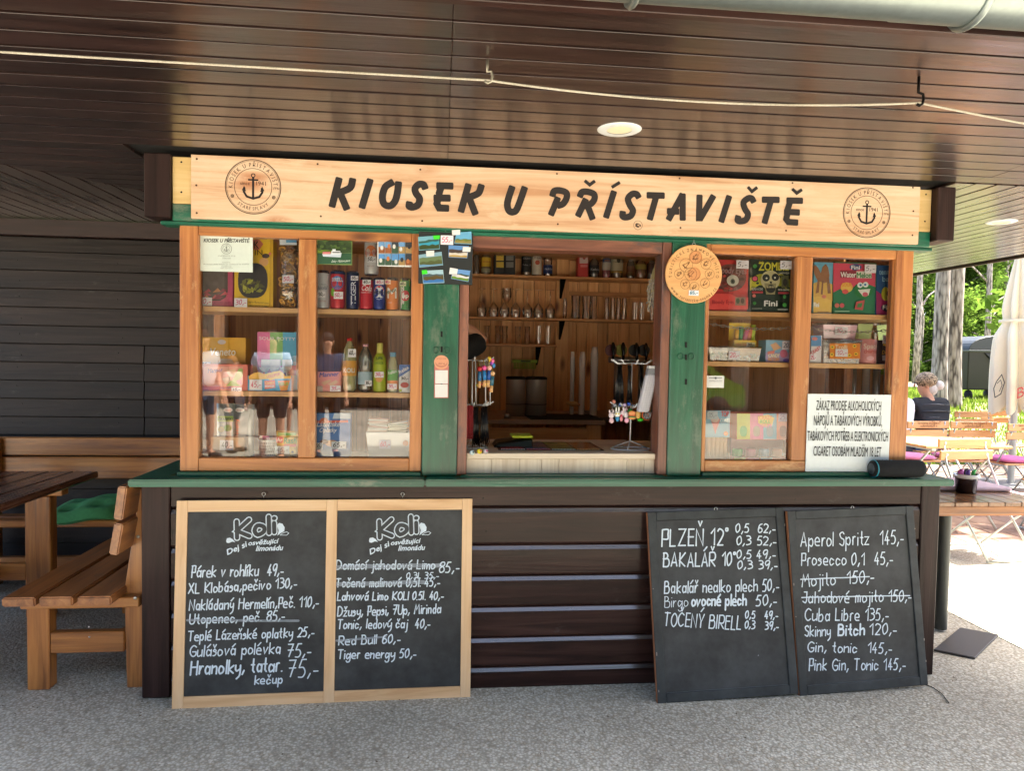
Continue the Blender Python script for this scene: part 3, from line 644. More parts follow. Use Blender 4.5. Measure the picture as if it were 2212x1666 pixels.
def anchor(mb, c, s, y):
    P = lambda x, z: (c.x+x*s, y, c.z+z*s)
    f = lambda x, yy, off: Vector((c.x+x*s, y-off, c.z+yy*s))
    circ(mb, Vector((c.x, 0, c.z+.82*s)), .13*s, .06*s, y, 16)
    ribbon(mb, [(0, .66), (0, -.85)], .075, f, .0002); ribbon(mb, [(-.32, .5), (.32, .5)], .055, f, .0004)
    ribbon(mb, [(-.62, -.12), (-.66, -.38), (-.45, -.72), (0, -.86), (.45, -.72), (.66, -.38), (.62, -.12)], .075, f, .0006)
    mb.add([P(-.8, -.28), P(-.5, -.35), P(-.64, .06)], [(0, 1, 2)]); mb.add([P(.8, -.28), P(.5, -.35), P(.64, .06)], [(0, 1, 2)])
for (px, py, rpx) in ((547, 403.5, 60.5), (1872, 459.5, 51)):
    c = SP.at(px, py); r = (SP.at(px+rpx, py)-c).length; y0 = SY_-.0012; b = MB()
    circ(b, c, r*.985, .0032, y0); circ(b, c, r*.94, .0012, y0-.0001); circ(b, c, r*.665, .002, y0)
    arctext(b, 'KIOSEK U PŘÍSTAVIŠTĚ', c, r*.73, r*.155, -97, 97, y0); arctext(b, 'STARÉ SPLAVY', c, r*.73, r*.125, 222, 138, y0, True)
    for s in (-1, 1):
        cc = Vector((c.x+s*r*.82*math.sin(math.radians(116)), 0, c.z+r*.82*math.cos(math.radians(116)))); circ(b, cc, r*.05, .002, y0, 16)
        f = lambda x, yy, off: Vector((cc.x+x, y0-off, cc.z+yy))
        for a in range(4): ribbon(b, [(-math.cos(a*.785)*r*.075, -math.sin(a*.785)*r*.075), (math.cos(a*.785)*r*.075, math.sin(a*.785)*r*.075)], .0004, f, a*1e-4)
    B('roundel', b, INK2, sg); b = MB(); anchor(b, Vector((c.x, 0, c.z)), r*.5, y0-.0002); B('anchor', b, INK, sg)
    b = MB(); SPq = SP
    for s, xa, xb in (('since', -.46, -.12), ('1941', .11, .45)):
        P0 = Vector((c.x+xa*r, y0-.0004, c.z+.06*r)); vs, fs, x0, tw = fmesh(s); k = (xb-xa)*r/tw
        b.add([(P0.x+(vx-x0)*k, P0.y, P0.z+vy*k) for vx, vy in vs], fs); b.flat = True
    B('lettering', b, INK2, sg)
# small round stamp on the board
c = SP.at(1378, 486.5); b = MB(); circ(b, c, .019, .0015, SY_-.0012, 32); arctext(b, 'MMM', c, .004, .012, -70, 70, SY_-.0013) if 0 else None
b.add([(c.x+x*.001, SY_-.0014, c.z+z*.001) for x, z in ((-11, -6), (-12, 4), (-7, 9), (2, 8), (4, 2), (-2, 3), (-3, -2), (4, -3), (6, -8), (0, -11))], [tuple(range(10))])
b.add([(c.x+x*.001, SY_-.0015, c.z+z*.001) for x, z in ((3, 6), (12, 2), (13, -4), (7, -6), (6, 0))], [tuple(range(5))]); B('stamp', b, INK2, sg)
for (px, py) in ((425, 343), (424, 400), (425, 460), (686, 354), (693, 467), (908, 366), (912, 477), (1203, 375), (1205, 484), (1468, 385), (1470, 492), (1712, 395), (1698, 498), (1972, 405), (1973, 456), (1971, 508)):
    c = SP.at(px, py, .0015); B('screw', MB().disc(c, .0042, 10), col(90, 60, 40, .4, .4), sg)
# ------------------------------------------------------------------ goods behind the glass
PINK = (214, 70, 120); BLK = (40, 36, 40)
class Item:
    def __init__(s, name, label, cat, rect, Y, dep, rgb=None, z0=None, group=None, rough=.45, shape='box', mat=None, part='carton'):
        x0, y0, x1, y1 = rect; s.Y = Y; a = at((x0+x1)/2, y0, Y=Y); c = at((x0+x1)/2, y1, Y=Y); s.x0 = at(x0, (y0+y1)/2, Y=Y).x; s.x1 = at(x1, (y0+y1)/2, Y=Y).x
        s.z1 = a.z; s.z0 = (z0+.0008) if z0 is not None else c.z; s.e = E(name, label, cat, ((s.x0+s.x1)/2, Y+dep/2, s.z0), group); s.k = 1; s.dep = dep
        s.mat = mat or (col(*rgb, rough) if rgb else None); s.rect = rect; s.wrap = None
        if shape == 'box': B(part, MB().box(s.x0, s.x1, Y, Y+dep, s.z0, s.z1), s.mat, s.e, .0012)
        elif shape == 'bag': s.bag(part)
    def bag(s, part='packet', bulge=None, jag=True):
        b = MB(); n = 9; bl = bulge or s.dep*.5; vs = []; rr = random.Random(int(s.rect[0]))
        yc = s.Y+bl
        for sd in (-1, 1):
            for j in range(n):
                for i in range(n):
                    u, v = i/(n-1)*2-1, j/(n-1)*2-1; h = bl*max(0, (1-u**4))**.5*max(0, (1-v**6))**.5*(.86+.14*rr.random())
                    vs.append(((s.x0+s.x1)/2+(s.x1-s.x0)/2*u*(1-.04*(1-abs(v))), yc+sd*h, (s.z0+s.z1)/2+(s.z1-s.z0)/2*v))
        o = n*n
        fs = [(j*n+i, j*n+i+1, (j+1)*n+i+1, (j+1)*n+i) for j in range(n-1) for i in range(n-1)]
        b.add(vs, fs+[tuple(q+o for q in f[::-1]) for f in fs], 0, True); b.flat = True; B(part, b, s.mat, s.e)
    def pl(s): s.k += 1; return PY(s.Y-.0006*s.k)
    def d(s, pts, rgb, name='printed_panel', rough=.45, par=None):
        p = s.pl(); b = MB(); b.flat = True; b.add([p.at(*q) for q in pts], [tuple(range(len(pts)))]); return B(name, b, col(*rgb, rough), par or s.e)
    def r(s, x0, y0, x1, y1, rgb, name='printed_panel', par=None): return s.d([(x0, y0), (x1, y0), (x1, y1), (x0, y1)], rgb, name, par=par)
    def ov(s, cx, cy, rx, ry, rgb, name='printed_panel', p=2., n=24, par=None):
        f = lambda t, e: math.copysign(abs(t)**(2/e), t); return s.d([(cx+rx*f(math.cos(a), p), cy+ry*f(math.sin(a), p)) for a in [i*math.tau/n for i in range(n)]], rgb, name, par=par)
    def t(s, txt, x0, y0, x1, h, rgb, y1=None, st='f', w=.0022, bold=0, par=None, shear=0):
        y1 = y0 if y1 is None else y1; p = s.pl(); m = col(*rgb, .6)
        if st == 'f': return ftext(par or s.e, txt, m, (x0, y0), (x1, y1), h, p, 0, wrap=s.wrap, shear=shear, bold=bold)
        return hand(par or s.e, txt, m, (x0, y0), (x1, y1), h, p, w, 0, wrap=s.wrap, shear=shear or .12)
    def tag(s, txt, x0, y0, x1, y1, rgb=PINK, bg=(238, 236, 244), dy=0, off=.001):
        p = s.pl(); s.k += 1; a = p.at(x0, y0, off); c = p.at(x1, y1, off); b = MB().box(a.x, c.x, a.y-.0006, a.y, c.z, a.z); g = B('price_tag', b, col(*bg, .6), s.e)
        hh = (y1-y0); hand(g, txt, col(*rgb, .6), (x0+(x1-x0)*.12, y1-hh*.28), (x1-(x1-x0)*.1, y1-hh*.32), hh*.5, PY(a.y-.001), .0028, 0, shear=.15); return g
# --- left window, top row
it = Item('paper_notice', 'white printed notice with anchor roundel taped inside the far left window pane', 'notice', (432, 507, 546, 587), .0255, .001, (214, 226, 218), part='sheet')
it.t('KIOSEK U PŘÍSTAVIŠTĚ', 440, 523, 538, 8, (40, 40, 40), y1=524, bold=.0004, shear=.2)
b = MB(); c = it.pl().at(489, 537.5); circ(b, c, .021, .0012, c.y, 32); circ(b, c, .0145, .0008, c.y, 32); anchor(b, c, .011, c.y-.0002); B('roundel', b, INK, it.e)
for (s, xa, xb, yy, h) in (('STARÉ SPLAVY 41, 471 63', 471, 508, 554, 2.6), ('OTEVÍRACÍ DOBA', 480, 499, 559, 2), ('PROVOZOVATEL', 480, 498, 568, 2), ('Provozní doba kiosku je vyvěšena na dveřích', 440, 538, 572, 2.4), ('ODPOVĚDNÁ OSOBA', 478, 500, 577, 2), ('Telefon na provozovnu', 475, 503, 580, 2)): it.t(s, xa, yy, xb, h, (120, 125, 122))
it = Item('snack_box', 'pink open-front snack box half hidden under the white notice', 'box', (427, 560, 503, 667), .10, .12, (196, 80, 112), L1, 'snack boxes on the upper left shelf')
it.d([(430, 570), (492, 570), (492, 630), (487, 643), (475, 650), (450, 650), (432, 640)], (70, 52, 42), 'window_cutout')
rr = random.Random(3)
for i in range(9):
    cx, cy = rr.uniform(436, 484), rr.uniform(628, 645); it.d([(cx-9, cy+3), (cx+rr.uniform(-4, 4), cy-7), (cx+9, cy+rr.uniform(-4, 4))], rr.choice([(170, 40, 66), (196, 70, 80), (190, 120, 70), (130, 24, 50)]), 'sweet')
it.t('SPICY FLAVOURED CORN', 444, 656, 498, 4, (140, 40, 80)); it.tag('30,-', 427, 642, 458, 662)
it = Item('snack_box', 'yellow snack box with oval window of green packets beside the notice', 'box', (506, 512, 583, 668), .10, .13, (244, 200, 20), L1, 'snack boxes on the upper left shelf')
it.d([(583.5, 512), (590, 516), (590, 666), (583.5, 668)], (224, 176, 16), 'side_panel')
it.d([(545, 517), (560, 517), (569, 527), (560, 540), (548, 540)], (214, 120, 90)); it.t('K', 549, 537, 560, 17, (60, 40, 20)); it.t('IN', 551, 551, 567, 12, (60, 45, 20))
it.ov(574, 553, 8, 5, (70, 50, 40)); it.ov(570, 566, 10, 9, (238, 180, 110)); it.ov(583, 548, 3, 3, (235, 130, 110))
it.ov(546, 606, 32, 38, (52, 40, 24), 'window_cutout', 2.6)
for i in range(26):
    a = rr.uniform(0, 6.28); q = rr.uniform(.3, .8); cx, cy = 546+28*q*math.cos(a), 612+24*abs(q)*math.sin(a)+6; t = rr.uniform(0, 3); L_ = rr.uniform(6, 11)
    it.d([(cx+L_*math.cos(t), cy+L_*.7*math.sin(t)), (cx+L_*.5*math.cos(t+1.6), cy+L_*.5*math.sin(t+1.6)), (cx-L_*.8*math.cos(t), cy-L_*.8*math.sin(t)), (cx+L_*.4*math.cos(t-1.6), cy+L_*.4*math.sin(t-1.6))], rr.choice([(176, 176, 40), (150, 150, 34), (120, 120, 26), (190, 186, 60), (90, 84, 20)]), 'packet')
it.t('spicy flavoured corn', 538, 654, 580, 5, (70, 55, 10), y1=657); it.t('maiz crujiente con sabor', 538, 661, 580, 4, (70, 55, 10), y1=664); it.tag('30,-', 506, 644, 534, 664)
it = Item('crisp_bag', 'clear bag of puffed golden corn rings next to the yellow snack box', 'snack bag', (600, 516, 641, 668), .11, .08, None, L1, shape='none')
b = MB()
for i in range(110):
    c = Vector((rr.uniform(it.x0+.01, it.x1-.008), rr.uniform(.115, .17), rr.uniform(it.z0+.012, it.z1-.035))); r = rr.uniform(.008, .0125); ax = Euler((rr.uniform(0, 6), rr.uniform(0, 6), 0)).to_matrix()
    b.tube([c+ax @ Vector((r*math.cos(t), r*math.sin(t), 0)) for t in [q*math.tau/8 for q in range(8)]], r*.42, 5, closed=True)
tag(B('corn_rings', b, col(214, 160, 72, .7, var=.3), it.e), kind='stuff')
it.mat = CLEAR; it.bag('wrapper', .04); it.Y = .105
it.r(604, 517, 641, 529, (225, 235, 245), 'label_strip'); it.r(618, 517, 641, 524, (90, 170, 220), 'label_strip'); it.tag('50,-', 610, 594, 635, 612)
# --- cans
ALU = col(190, 192, 196, .25, 1, k=1)
def can(label, x0, x1, yt, yb, rgb, Y=.085, z0=None, stripes=(), rough=.3):
    cx = (x0+x1)/2; cxw = at(cx, (yt+yb)/2, Y=Y).x; R = (at(x1, 600, Y=Y).x-at(x0, 600, Y=Y).x)/2*.985; z0 = (L1 if z0 is None else z0)+.0005; z1 = at(cx, yt, Y=Y).z
    it = Item('drink_can', label, 'can', (x0, yt, x1, yb), Y, 2*R, z0=z0-.0008, group='drink cans in the left window', shape='none'); it.e.location = (cxw, Y+R, z0); cy = Y+R
    B('body', MB().lathe([(R*.90, z0+.004), (R*.99, z0+.011), (R, z0+.016), (R, z1-.018), (R*.985, z1-.013)], (cxw, cy, 0), 28), col(*rgb, rough, .15), it.e)
    B('can_end', MB().lathe([(.001, z1-.004), (R*.76, z1-.004), (R*.79, z1), (R*.83, z1-.001), (R*.985, z1-.0128)], (cxw, cy, 0), 28), ALU, it.e)
    B('can_end', MB().lathe([(.001, z0+.002), (R*.78, z0), (R*.90, z0+.0038)], (cxw, cy, 0), 28), ALU, it.e)
    it.wrap = (cxw, cy, R)
    for (ya, yb_, c) in stripes:
        za, zb = at(cx, ya, Y=Y).z, at(cx, yb_, Y=Y).z; B('printed_band', MB().lathe([(R+.0002, zb), (R+.0002, za)], (cxw, cy, 0), 28), col(*c, rough), it.e)
    def wd(pts, c, name='printed_panel'):
        it.k += 1; b = MB(); b.flat = True; p = PY(Y); P = [p.at(*q) for q in pts]; n = len(P); cc = sum(P, Vector())/n; f = lambda q: Vector((cxw+(R+.0005+.0002*it.k)*math.sin(max(-1.4, min(1.4, (q.x-cxw)/R))), cy-(R+.0005+.0002*it.k)*math.cos(max(-1.4, min(1.4, (q.x-cxw)/R))), q.z))
        b.add([f(cc)]+[f(q) for q in P], [(0, i+1, (i+1) % n+1) for i in range(n)]); return B(name, b, col(*c, rough), it.e)
    it.wd = wd; it.wov = lambda cx, cy, rx, ry, c, a0=0, a1=6.2832: wd([(cx+rx*math.cos(a0+(a1-a0)*i/20), cy+ry*math.sin(a0+(a1-a0)*i/20)) for i in range(21)], c)
    it.Y = Y; it.k = 1
    def tg(txt, xa, ya, xb, yb2, c=BLK, bg=(236, 236, 240)):
        w_ = it.wrap; o = it.Y; it.Y = Y-.002; it.k = 0; g = it.tag(txt, xa, ya, xb, yb2, c, bg); it.Y = o
    it.tg = tg
    _t = it.t
    def wt(*a, **k): it.k += 1; p0 = it.k; it.k = 0; r = _t(*a, **k); it.k = p0; return r
    # lettering rides on the wrap radius
    def wt2(txt, x0_, y0_, x1_, h, rgb, y1=None, st='f', w=.0022, bold=0, shear=0):
        it.k += 1; y1 = y0_ if y1 is None else y1; wr = (cxw, cy, R+.0006+.0002*it.k)
        if st == 'f': return ftext(it.e, txt, col(*rgb, .5), (x0_, y0_), (x1_, y1), h, PY(Y), 0, wrap=wr, shear=shear, bold=bold)
        return hand(it.e, txt, col(*rgb, .5), (x0_, y0_), (x1_, y1), h, PY(Y), w, 0, wrap=wr, shear=shear)
    it.t = wt2
    return it
i = can('white beer can at the left end of the can row, black 50 price tag', 682, 710, 583, 668, (205, 208, 212)); i.t('Bakalář', 684, 625, 709, 8, (70, 80, 110)); i.t('1454', 691, 616, 703, 3, (120, 125, 140)); i.t('MĚŠŤAN', 689, 652, 704, 3, (190, 120, 120)); i.tg('50,-', 686, 629, 703, 643)
i = can('tall red can with blue band and lime print, second in the can row', 711, 744, 583, 669, (205, 50, 56), stripes=[(586, 592, (24, 30, 70))])
i.wov(728, 611, 14, 15, (50, 120, 190)); i.t('BIRELL', 716, 608, 742, 9, (235, 240, 250), bold=.0003); i.t('MALINA', 720, 618, 737, 5, (230, 90, 110)); i.t('& LIMETKA', 718, 625, 739, 5, (230, 90, 110)); i.wov(718, 631, 5, 9, (120, 190, 50)); i.tg('50,-', 721, 630, 741, 646, PINK); i.t('0,5 l', 725, 591, 733, 3, (230, 230, 230)) if 0 else None
i = can('tall navy energy drink can with vertical white lettering', 746, 774, 585, 670, (28, 36, 84), stripes=[(588, 593, (14, 18, 44))]); i.t('TIGER', 770, 656, 770, -12, (215, 222, 235), y1=606, bold=.0012) if 0 else None
ftext(i.e, 'TIGER', col(215, 222, 235, .5), (769, 658), (769, 608), 13, PY(.085), 0, wrap=(i.wrap[0], i.wrap[1], i.wrap[2]+.0012), bold=.0009) if 0 else None
b = MB(); b.flat = True
for k, ch in enumerate('REGIT'):
    ya = 608+k*10.4; P0 = PY(.085).at(768, ya+9.6); vs, fs, x0_, tw = fmesh(ch); PT = PY(.085).at(768, ya); W = PT.z-P0.z; H = .021; wr = i.wrap
    for bo in (0, .0007): b.add([(wr[0]+(wr[2]+.001+bo*.1)*math.sin((P0.x-vy/CAPH*H+bo-wr[0])/wr[2]), wr[1]-(wr[2]+.001+bo*.1)*math.cos((P0.x-vy/CAPH*H+bo-wr[0])/wr[2]), P0.z+(vx-x0_)/tw*W+bo) for vx, vy in vs], fs)
B('lettering', b, col(215, 222, 235, .5), i.e); i.tg('50,-', 758, 596, 774, 606)
i = can('small red cola can with white script between navy cans', 775, 805, 598, 672, (208, 40, 52)); i.t('Cola', 779, 627, 803, 13, (240, 236, 236), y1=629, shear=.25, bold=.0004); i.t('ORIGINAL TASTE', 777, 633, 802, 3, (240, 225, 225)); i.tg('40,-', 783, 604, 801, 615)
i = can('small blue cola can with red, white and blue globe', 805, 832, 599, 672, (40, 58, 140), stripes=[(601, 606, (20, 26, 60))])
i.wov(819, 632, 12.6, 15.5, (236, 238, 242)); i.wov(819, 630, 11.4, 12.8, (205, 40, 60), math.pi, 2*math.pi); i.wov(819, 635, 11.4, 11.5, (36, 60, 150), 0, math.pi); i.wd([(807.4, 626), (830.6, 626), (830.6, 638), (807.4, 638)], (236, 238, 242)); i.t('PEPSI', 807.5, 635.5, 831, 7, (20, 20, 30), bold=.0005); i.tg('40,-', 811, 604, 829, 615, PINK)
i = can('small orange soda can with white letter and green wave lettering', 833, 861, 599, 673, (236, 130, 40)); i.t('M', 836, 644, 857, 24, (245, 238, 225), bold=.0012); i.t('MIRINDA', 834, 636, 857, 7, (20, 100, 60), y1=629, bold=.0003); i.t('ORANGE', 836, 655, 846, 3, (250, 215, 190)); i.tg('40,-', 831, 604, 844, 614, PINK, (250, 225, 190))
i = can('small green soda can with red round badge at the right end', 863, 888, 600, 674, (40, 150, 60)); i.wd([(864, 603), (886, 603), (886, 618), (864, 628)], (170, 200, 50)); i.wd([(864, 620), (873, 612), (873, 655), (864, 668)], (225, 230, 225)); i.wov(875.5, 639, 9.5, 11.5, (214, 40, 50)); i.t('up', 868, 643, 883, 9, (245, 245, 240), bold=.0008); i.t('7', 866, 632, 870, 8, (60, 60, 60)); i.tg('40,-', 863, 608, 877, 618, BLK, (220, 230, 180))
zc = at(790, 598, Y=.16).z
i = can('plain silver can standing behind the red cola can', 776, 804, 600, 668, (190, 192, 196), Y=.165)
i = can('white can with orange sun stacked on top of the can row', 785, 817, 516, 594, (214, 214, 214), Y=.135, z0=at(800, 594, Y=.135).z)
i.wov(801, 545, 13, 15, (238, 140, 80)); i.t('Bakalář', 787, 549, 816, 8, (190, 60, 50)); i.t('1454', 796, 541, 807, 4, (210, 110, 80)); i.t('RADLER', 793, 576, 809, 3, (170, 130, 130)); i.tg('50,-', 792, 553, 812, 567)
# the plain can below must carry it
# --- postcards
def card(label, rect, Y=.0262, base=(60, 90, 60), grp='postcards taped inside the left window', name='postcard', rot=0):
    it = Item(name, label, 'postcard', rect, Y, .0008, base, group=grp, part='card', rough=.35); return it
it = card('landscape postcard of a white lake steamer on green water', (684, 517, 761, 572), base=(120, 140, 80))
it.r(686, 519, 759, 546, (52, 78, 36)); it.r(686, 540, 720, 549, (120, 150, 40)); it.r(686, 547, 759, 570, (38, 86, 58)); 
for k in range(24): it.ov(rr.uniform(688, 757), rr.uniform(521, 538), rr.uniform(3, 7), rr.uniform(2, 5), rr.choice([(62, 92, 40), (36, 58, 26), (80, 108, 46)]), n=8)
it.d([(696, 548), (738, 546), (736, 556), (698, 554)], (200, 214, 230)); it.r(697, 544, 714, 549, (214, 130, 130)); it.r(716, 542, 735, 549, (235, 240, 245)); it.r(718, 538, 725, 542, (220, 228, 235)); it.r(718, 544, 734, 546.5, (60, 70, 80)); it.t('Doksy - Máchovo jezero', 716, 567, 756, 5, (225, 235, 225), y1=565, shear=.4)
it = card('white-bordered postcard with ten small holiday photos', (815, 520, 889, 576), base=(232, 234, 230))
for a in range(5):
    for c_ in range(2):
        x0 = 817.5+a*14.6; y0 = 522.5+c_*26; sky = rr.choice([(90, 150, 210), (110, 160, 210), (50, 60, 70), (60, 110, 180)])
        it.r(x0, y0, x0+13.6, y0+24.6, sky); it.r(x0, y0+rr.uniform(10, 14), x0+13.6, y0+24.6, rr.choice([(60, 90, 70), (150, 90, 50), (50, 70, 80), (170, 140, 90)])); it.ov(x0+rr.uniform(4, 9), y0+rr.uniform(9, 17), 3.4, 5, rr.choice([(200, 120, 70), (220, 220, 215), (40, 44, 50)]), n=10)
# --- left window, middle row
it = Item('wafer_box', 'yellow wafer box with white script lettering at far left of the middle shelf', 'box', (432, 729, 531, 791), .19, .08, (222, 168, 36), group='wafer boxes in the left window'); it.r(434, 783, 531, 790, (190, 140, 30)); it.t('Veneto', 452, 768, 508, 17, (245, 240, 225), bold=.0006, shear=.15); it.ov(479, 739, 9, 5, (200, 190, 190)); it.d([(470, 786), (478, 775), (500, 776), (506, 785)], (232, 220, 200)); it.tag('35,-', 435, 782, 455, 792, BLK)
B('box_support', MB().box(it.x0, it.x1, .195, .26, L2, it.z0), SHELFW, it.e)
it = Item('wafer_tray', 'salmon pink wafer display tray with blue script, below the yellow box', 'box', (430, 787, 535, 848), .085, .09, (240, 128, 110), L2, 'wafer boxes in the left window')
it.d([(441, 792), (525, 792), (525, 830), (519, 835), (448, 835), (441, 828)], (244, 172, 154), 'recess_panel'); it.t('Manner', 449, 806, 480, 9, (50, 70, 150), y1=803, shear=.25, bold=.0004); it.t('Manner', 476, 842, 500, 6, (60, 80, 160), y1=839, shear=.25); it.t('Schnitten', 452, 826, 478, 5, (226, 130, 120), shear=.2)
for (pts, c) in (([(488, 800), (508, 797), (513, 812), (496, 815)], (236, 196, 160)), ([(480, 818), (495, 813), (500, 826), (486, 830)], (240, 214, 190)), ([(498, 828), (516, 796), (524, 797), (524, 812), (508, 832)], (180, 206, 120)), ([(488, 834), (500, 822), (520, 834)], (150, 190, 70)), ([(510, 824), (520, 818), (522, 832)], (225, 150, 170))): it.d(pts, c)
it.tag('45,-', 500, 837, 522, 847, BLK)
it = Item('lollipop_tray', 'blue and yellow lollipop display tray with toilet-shaped pots behind it', 'box', (535, 812, 630, 848), .085, .12, (70, 170, 220), L2, part='tray')
it.d([(537, 813), (548, 806), (560, 804), (566, 807), (580, 809), (590, 803), (604, 801), (612, 806), (616, 813), (628, 812), (628, 818), (537, 820)], (244, 190, 50), 'header_card'); it.d([(569, 815), (576, 807), (600, 802), (612, 808), (606, 815), (585, 822)], (250, 206, 60)); it.t('LOLLIPOP', 577, 817, 605, 6, (230, 90, 60), y1=811, bold=.0003)
it.d([(571, 823), (594, 821), (595, 838), (572, 841)], (240, 110, 70)); it.t('CANDY', 573, 830, 593, 5, (255, 220, 90), bold=.0003); it.t('POWDER', 573, 837, 593, 5, (255, 250, 240), bold=.0003); it.d([(600, 823), (626, 822), (620, 844), (606, 845)], (235, 140, 60)); it.t('SOUR', 602, 833, 624, 7, (120, 190, 50), bold=.0004); it.t('POTTY', 605, 842, 622, 6, (250, 190, 60), bold=.0004); it.tag('45,-', 539, 820, 566, 843)
B('back_card', MB().box(at(556, 740, Y=.2).x, at(640, 740, Y=.2).x, .2, .203, L2, at(600, 718, Y=.2).z), col(232, 120, 170, .4), it.e)
o = Item('x', '', '', (556, 718, 640, 745), .2, .001, z0=None, shape='none'); par = it.e
for (x0, x1, c) in ((583, 611, (130, 190, 110)), (611, 640, (90, 180, 225))):
    b = MB(); b.flat = True; p = PY(.199); b.add([p.at(x0, 718), p.at(x1, 718), p.at(x1, 790), p.at(x0, 790)], [(0, 1, 2, 3)]); B('printed_panel', b, col(*c, .4), par)
ftext(par, 'SOUR POTTY', col(240, 235, 240, .5), (560, 734), (638, 736), 7, PY(.1985), 0); bpy.data.objects.remove(o.e)
for (px) in (570, 591, 616):
    c = at(px, 790, Y=.15); b = MB().lathe([(.012, 0), (.016, .004), (.011, .02), (.022, .036), (.024, .040), (.001, .041)], (c.x, .165, L2+.06), 14); B('candy_pot', b, WHITE, par)
    B('candy_pot_lid', MB().box(c.x-.02, c.x+.02, .186, .192, L2+.1, L2+.135), WHITE, par); B('pot_label', MB().box(c.x-.005, c.x+.005, .146, .1475, L2+.066, L2+.08), col(220, 60, 60) if px != 616 else col(120, 110, 180), par)
B('riser', MB().box(at(556, 800, Y=.15).x, at(630, 800, Y=.15).x, .14, .199, L2, L2+.059), CLEAR, par)
it = Item('wafer_box', 'small pink wafer box with blue script beside the lemonade bottle', 'box', (685, 803, 737, 848), .085, .05, (238, 152, 140), L2, 'wafer boxes in the left window')
it.t('Manner', 690, 815, 731, 10, (40, 70, 160), y1=812, shear=.25, bold=.0005); it.d([(694, 826), (712, 820), (716, 824), (700, 833)], (226, 180, 140)); it.d([(708, 830), (726, 821), (731, 826), (716, 835)], (232, 190, 150)); it.r(685, 834, 697, 846, (200, 180, 160)); it.tag('35,-', 713, 833, 736, 846)
def bottle(name, label, x0, x1, yt, yb, Y, prof, mat, z0, capc=None, grp='drink bottles in the left window', lab=None, n=20):
    cx = (x0+x1)/2; c = at(cx, (yt+yb)/2, Y=Y); R = (at(x1, yb, Y=Y).x-at(x0, yb, Y=Y).x)/2; z1 = at(cx, yt, Y=Y).z; H = z1-z0; cy = Y+R
    it = Item(name, label, 'bottle', (x0, yt, x1, yb), Y, 2*R, z0=z0, group=grp, shape='none'); it.e.location = (c.x, cy, z0)
    P = [(r*R, z0+.0005+h*H) for r, h in prof]; cut = P[-1][1] if capc is None else None
    B('bottle_body', MB().lathe([(.001, P[0][1])]+P, (c.x, cy, 0), n), mat, it.e)
    if capc: r = prof[-1][0]*R; B('cap', MB().lathe([(r*1.12, P[-1][1]-.001), (r*1.12, z1-.001), (r, z1), (.001, z1)], (c.x, cy, 0), n), col(*capc, .4), it.e)
    for (h0, h1, cc, rs) in (lab or []): 
        B('label_band', MB().lathe([(rs*R+.0006, z0+h0*H), (rs*R+.0006, z0+h1*H)], (c.x, cy, 0), n), col(*cc, .45), it.e)
    it.wrap = (c.x, cy, R+.0012); it.Y = Y; it.c = c; it.H = H; it.R = R; return it
LEM = glassm('lemonade', (.72, .70, .36), 2.2, .02, .35); WAT = glassm('water_bottle', (.80, .84, .83), 3.0, .02, .08)
PET = [(.80, 0), (.98, .05), (.95, .14), (1, .25), (.97, .33), (.90, .40), (.97, .50), (1, .62), (.92, .74), (.62, .85), (.36, .91), (.34, .945)]
def bt(it, *a, **k): it.k += 1; w_ = it.wrap; return hand(it.e, *a, **k) if 0 else None
it = bottle('lemonade_bottle', 'pale yellow lemonade bottle with red cap on the middle shelf', 737, 769, 730, 847, .085, PET, LEM, L2, (214, 50, 44), lab=[(.30, .58, (222, 160, 70), .985)])
it.k = 0; it.wrap = (it.wrap[0], it.wrap[1], it.R+.002); it.t('KOLI', 741, 805, 767, 10, (235, 240, 240), bold=.0006); it.wrap = None; it.tag('40,-', 752, 754, 769, 772, BLK)
it = bottle('water_bottle', 'clear water bottle with blue label and pink cap', 771, 804, 743, 846, .10, PET, WAT, L2, (226, 170, 180), lab=[(.16, .42, (170, 196, 214), .99)])
it.k = 1; it.tag('35,-', 788, 822, 803, 834, BLK)
it = bottle('kids_drink_bottle', 'lime green plastic drink bottle with yellow sports cap', 804, 834, 741, 848, .085, [(.86, 0), (1, .06), (.93, .3), (1, .5), (.92, .68), (.55, .78), (.4, .80)], col(176, 190, 50, .4), L2, (228, 222, 120))
it.wrap = (it.wrap[0], it.wrap[1], it.R+.001); it.k = 0; it.t('JUPÍK', 811, 777, 828, 6, (40, 90, 40), bold=.0004); it.t('OVOCÍK', 809, 787, 829, 5, (70, 130, 40), bold=.0003); it.wrap = None; it.k = 1; it.ov(819, 818, 8, 8, (220, 160, 90)); it.tag('30,-', 809, 803, 829, 816)
it = bottle('juice_bottle', 'small juice bottle with blue cap and green band', 836, 860, 761, 848, .085, [(.92, 0), (1, .05), (1, .4), (.94, .62), (.8, .78), (.5, .86), (.5, .89)], LEM, L2, (90, 160, 205), lab=[(.30, .56, (90, 170, 70), 1.0), (.08, .30, (240, 150, 80), 1.0)])
it.wrap = (it.wrap[0], it.wrap[1], it.R+.003); it.k = 0; it.t('Relax', 839, 810, 858, 7, (240, 244, 240), y1=804, bold=.0005); it.wrap = None; it.k = 1; it.tag('35,-', 837, 829, 857, 841)
it = Item('juice_carton', 'blue and white juice carton at right end of the middle shelf', 'carton', (862, 788, 886, 848), .085, .05, (226, 230, 236), L2, part='carton'); it.d([(862, 788), (886, 788), (886, 800), (862, 816)], (60, 110, 190)); it.t('Relax', 864, 808, 884, 8, (245, 245, 250), y1=796, bold=.0005); it.ov(874, 832, 9, 6, (200, 60, 50)); it.r(862, 841, 868, 847, (160, 180, 50)); it.tag('30,-', 864, 813, 886, 823, BLK)
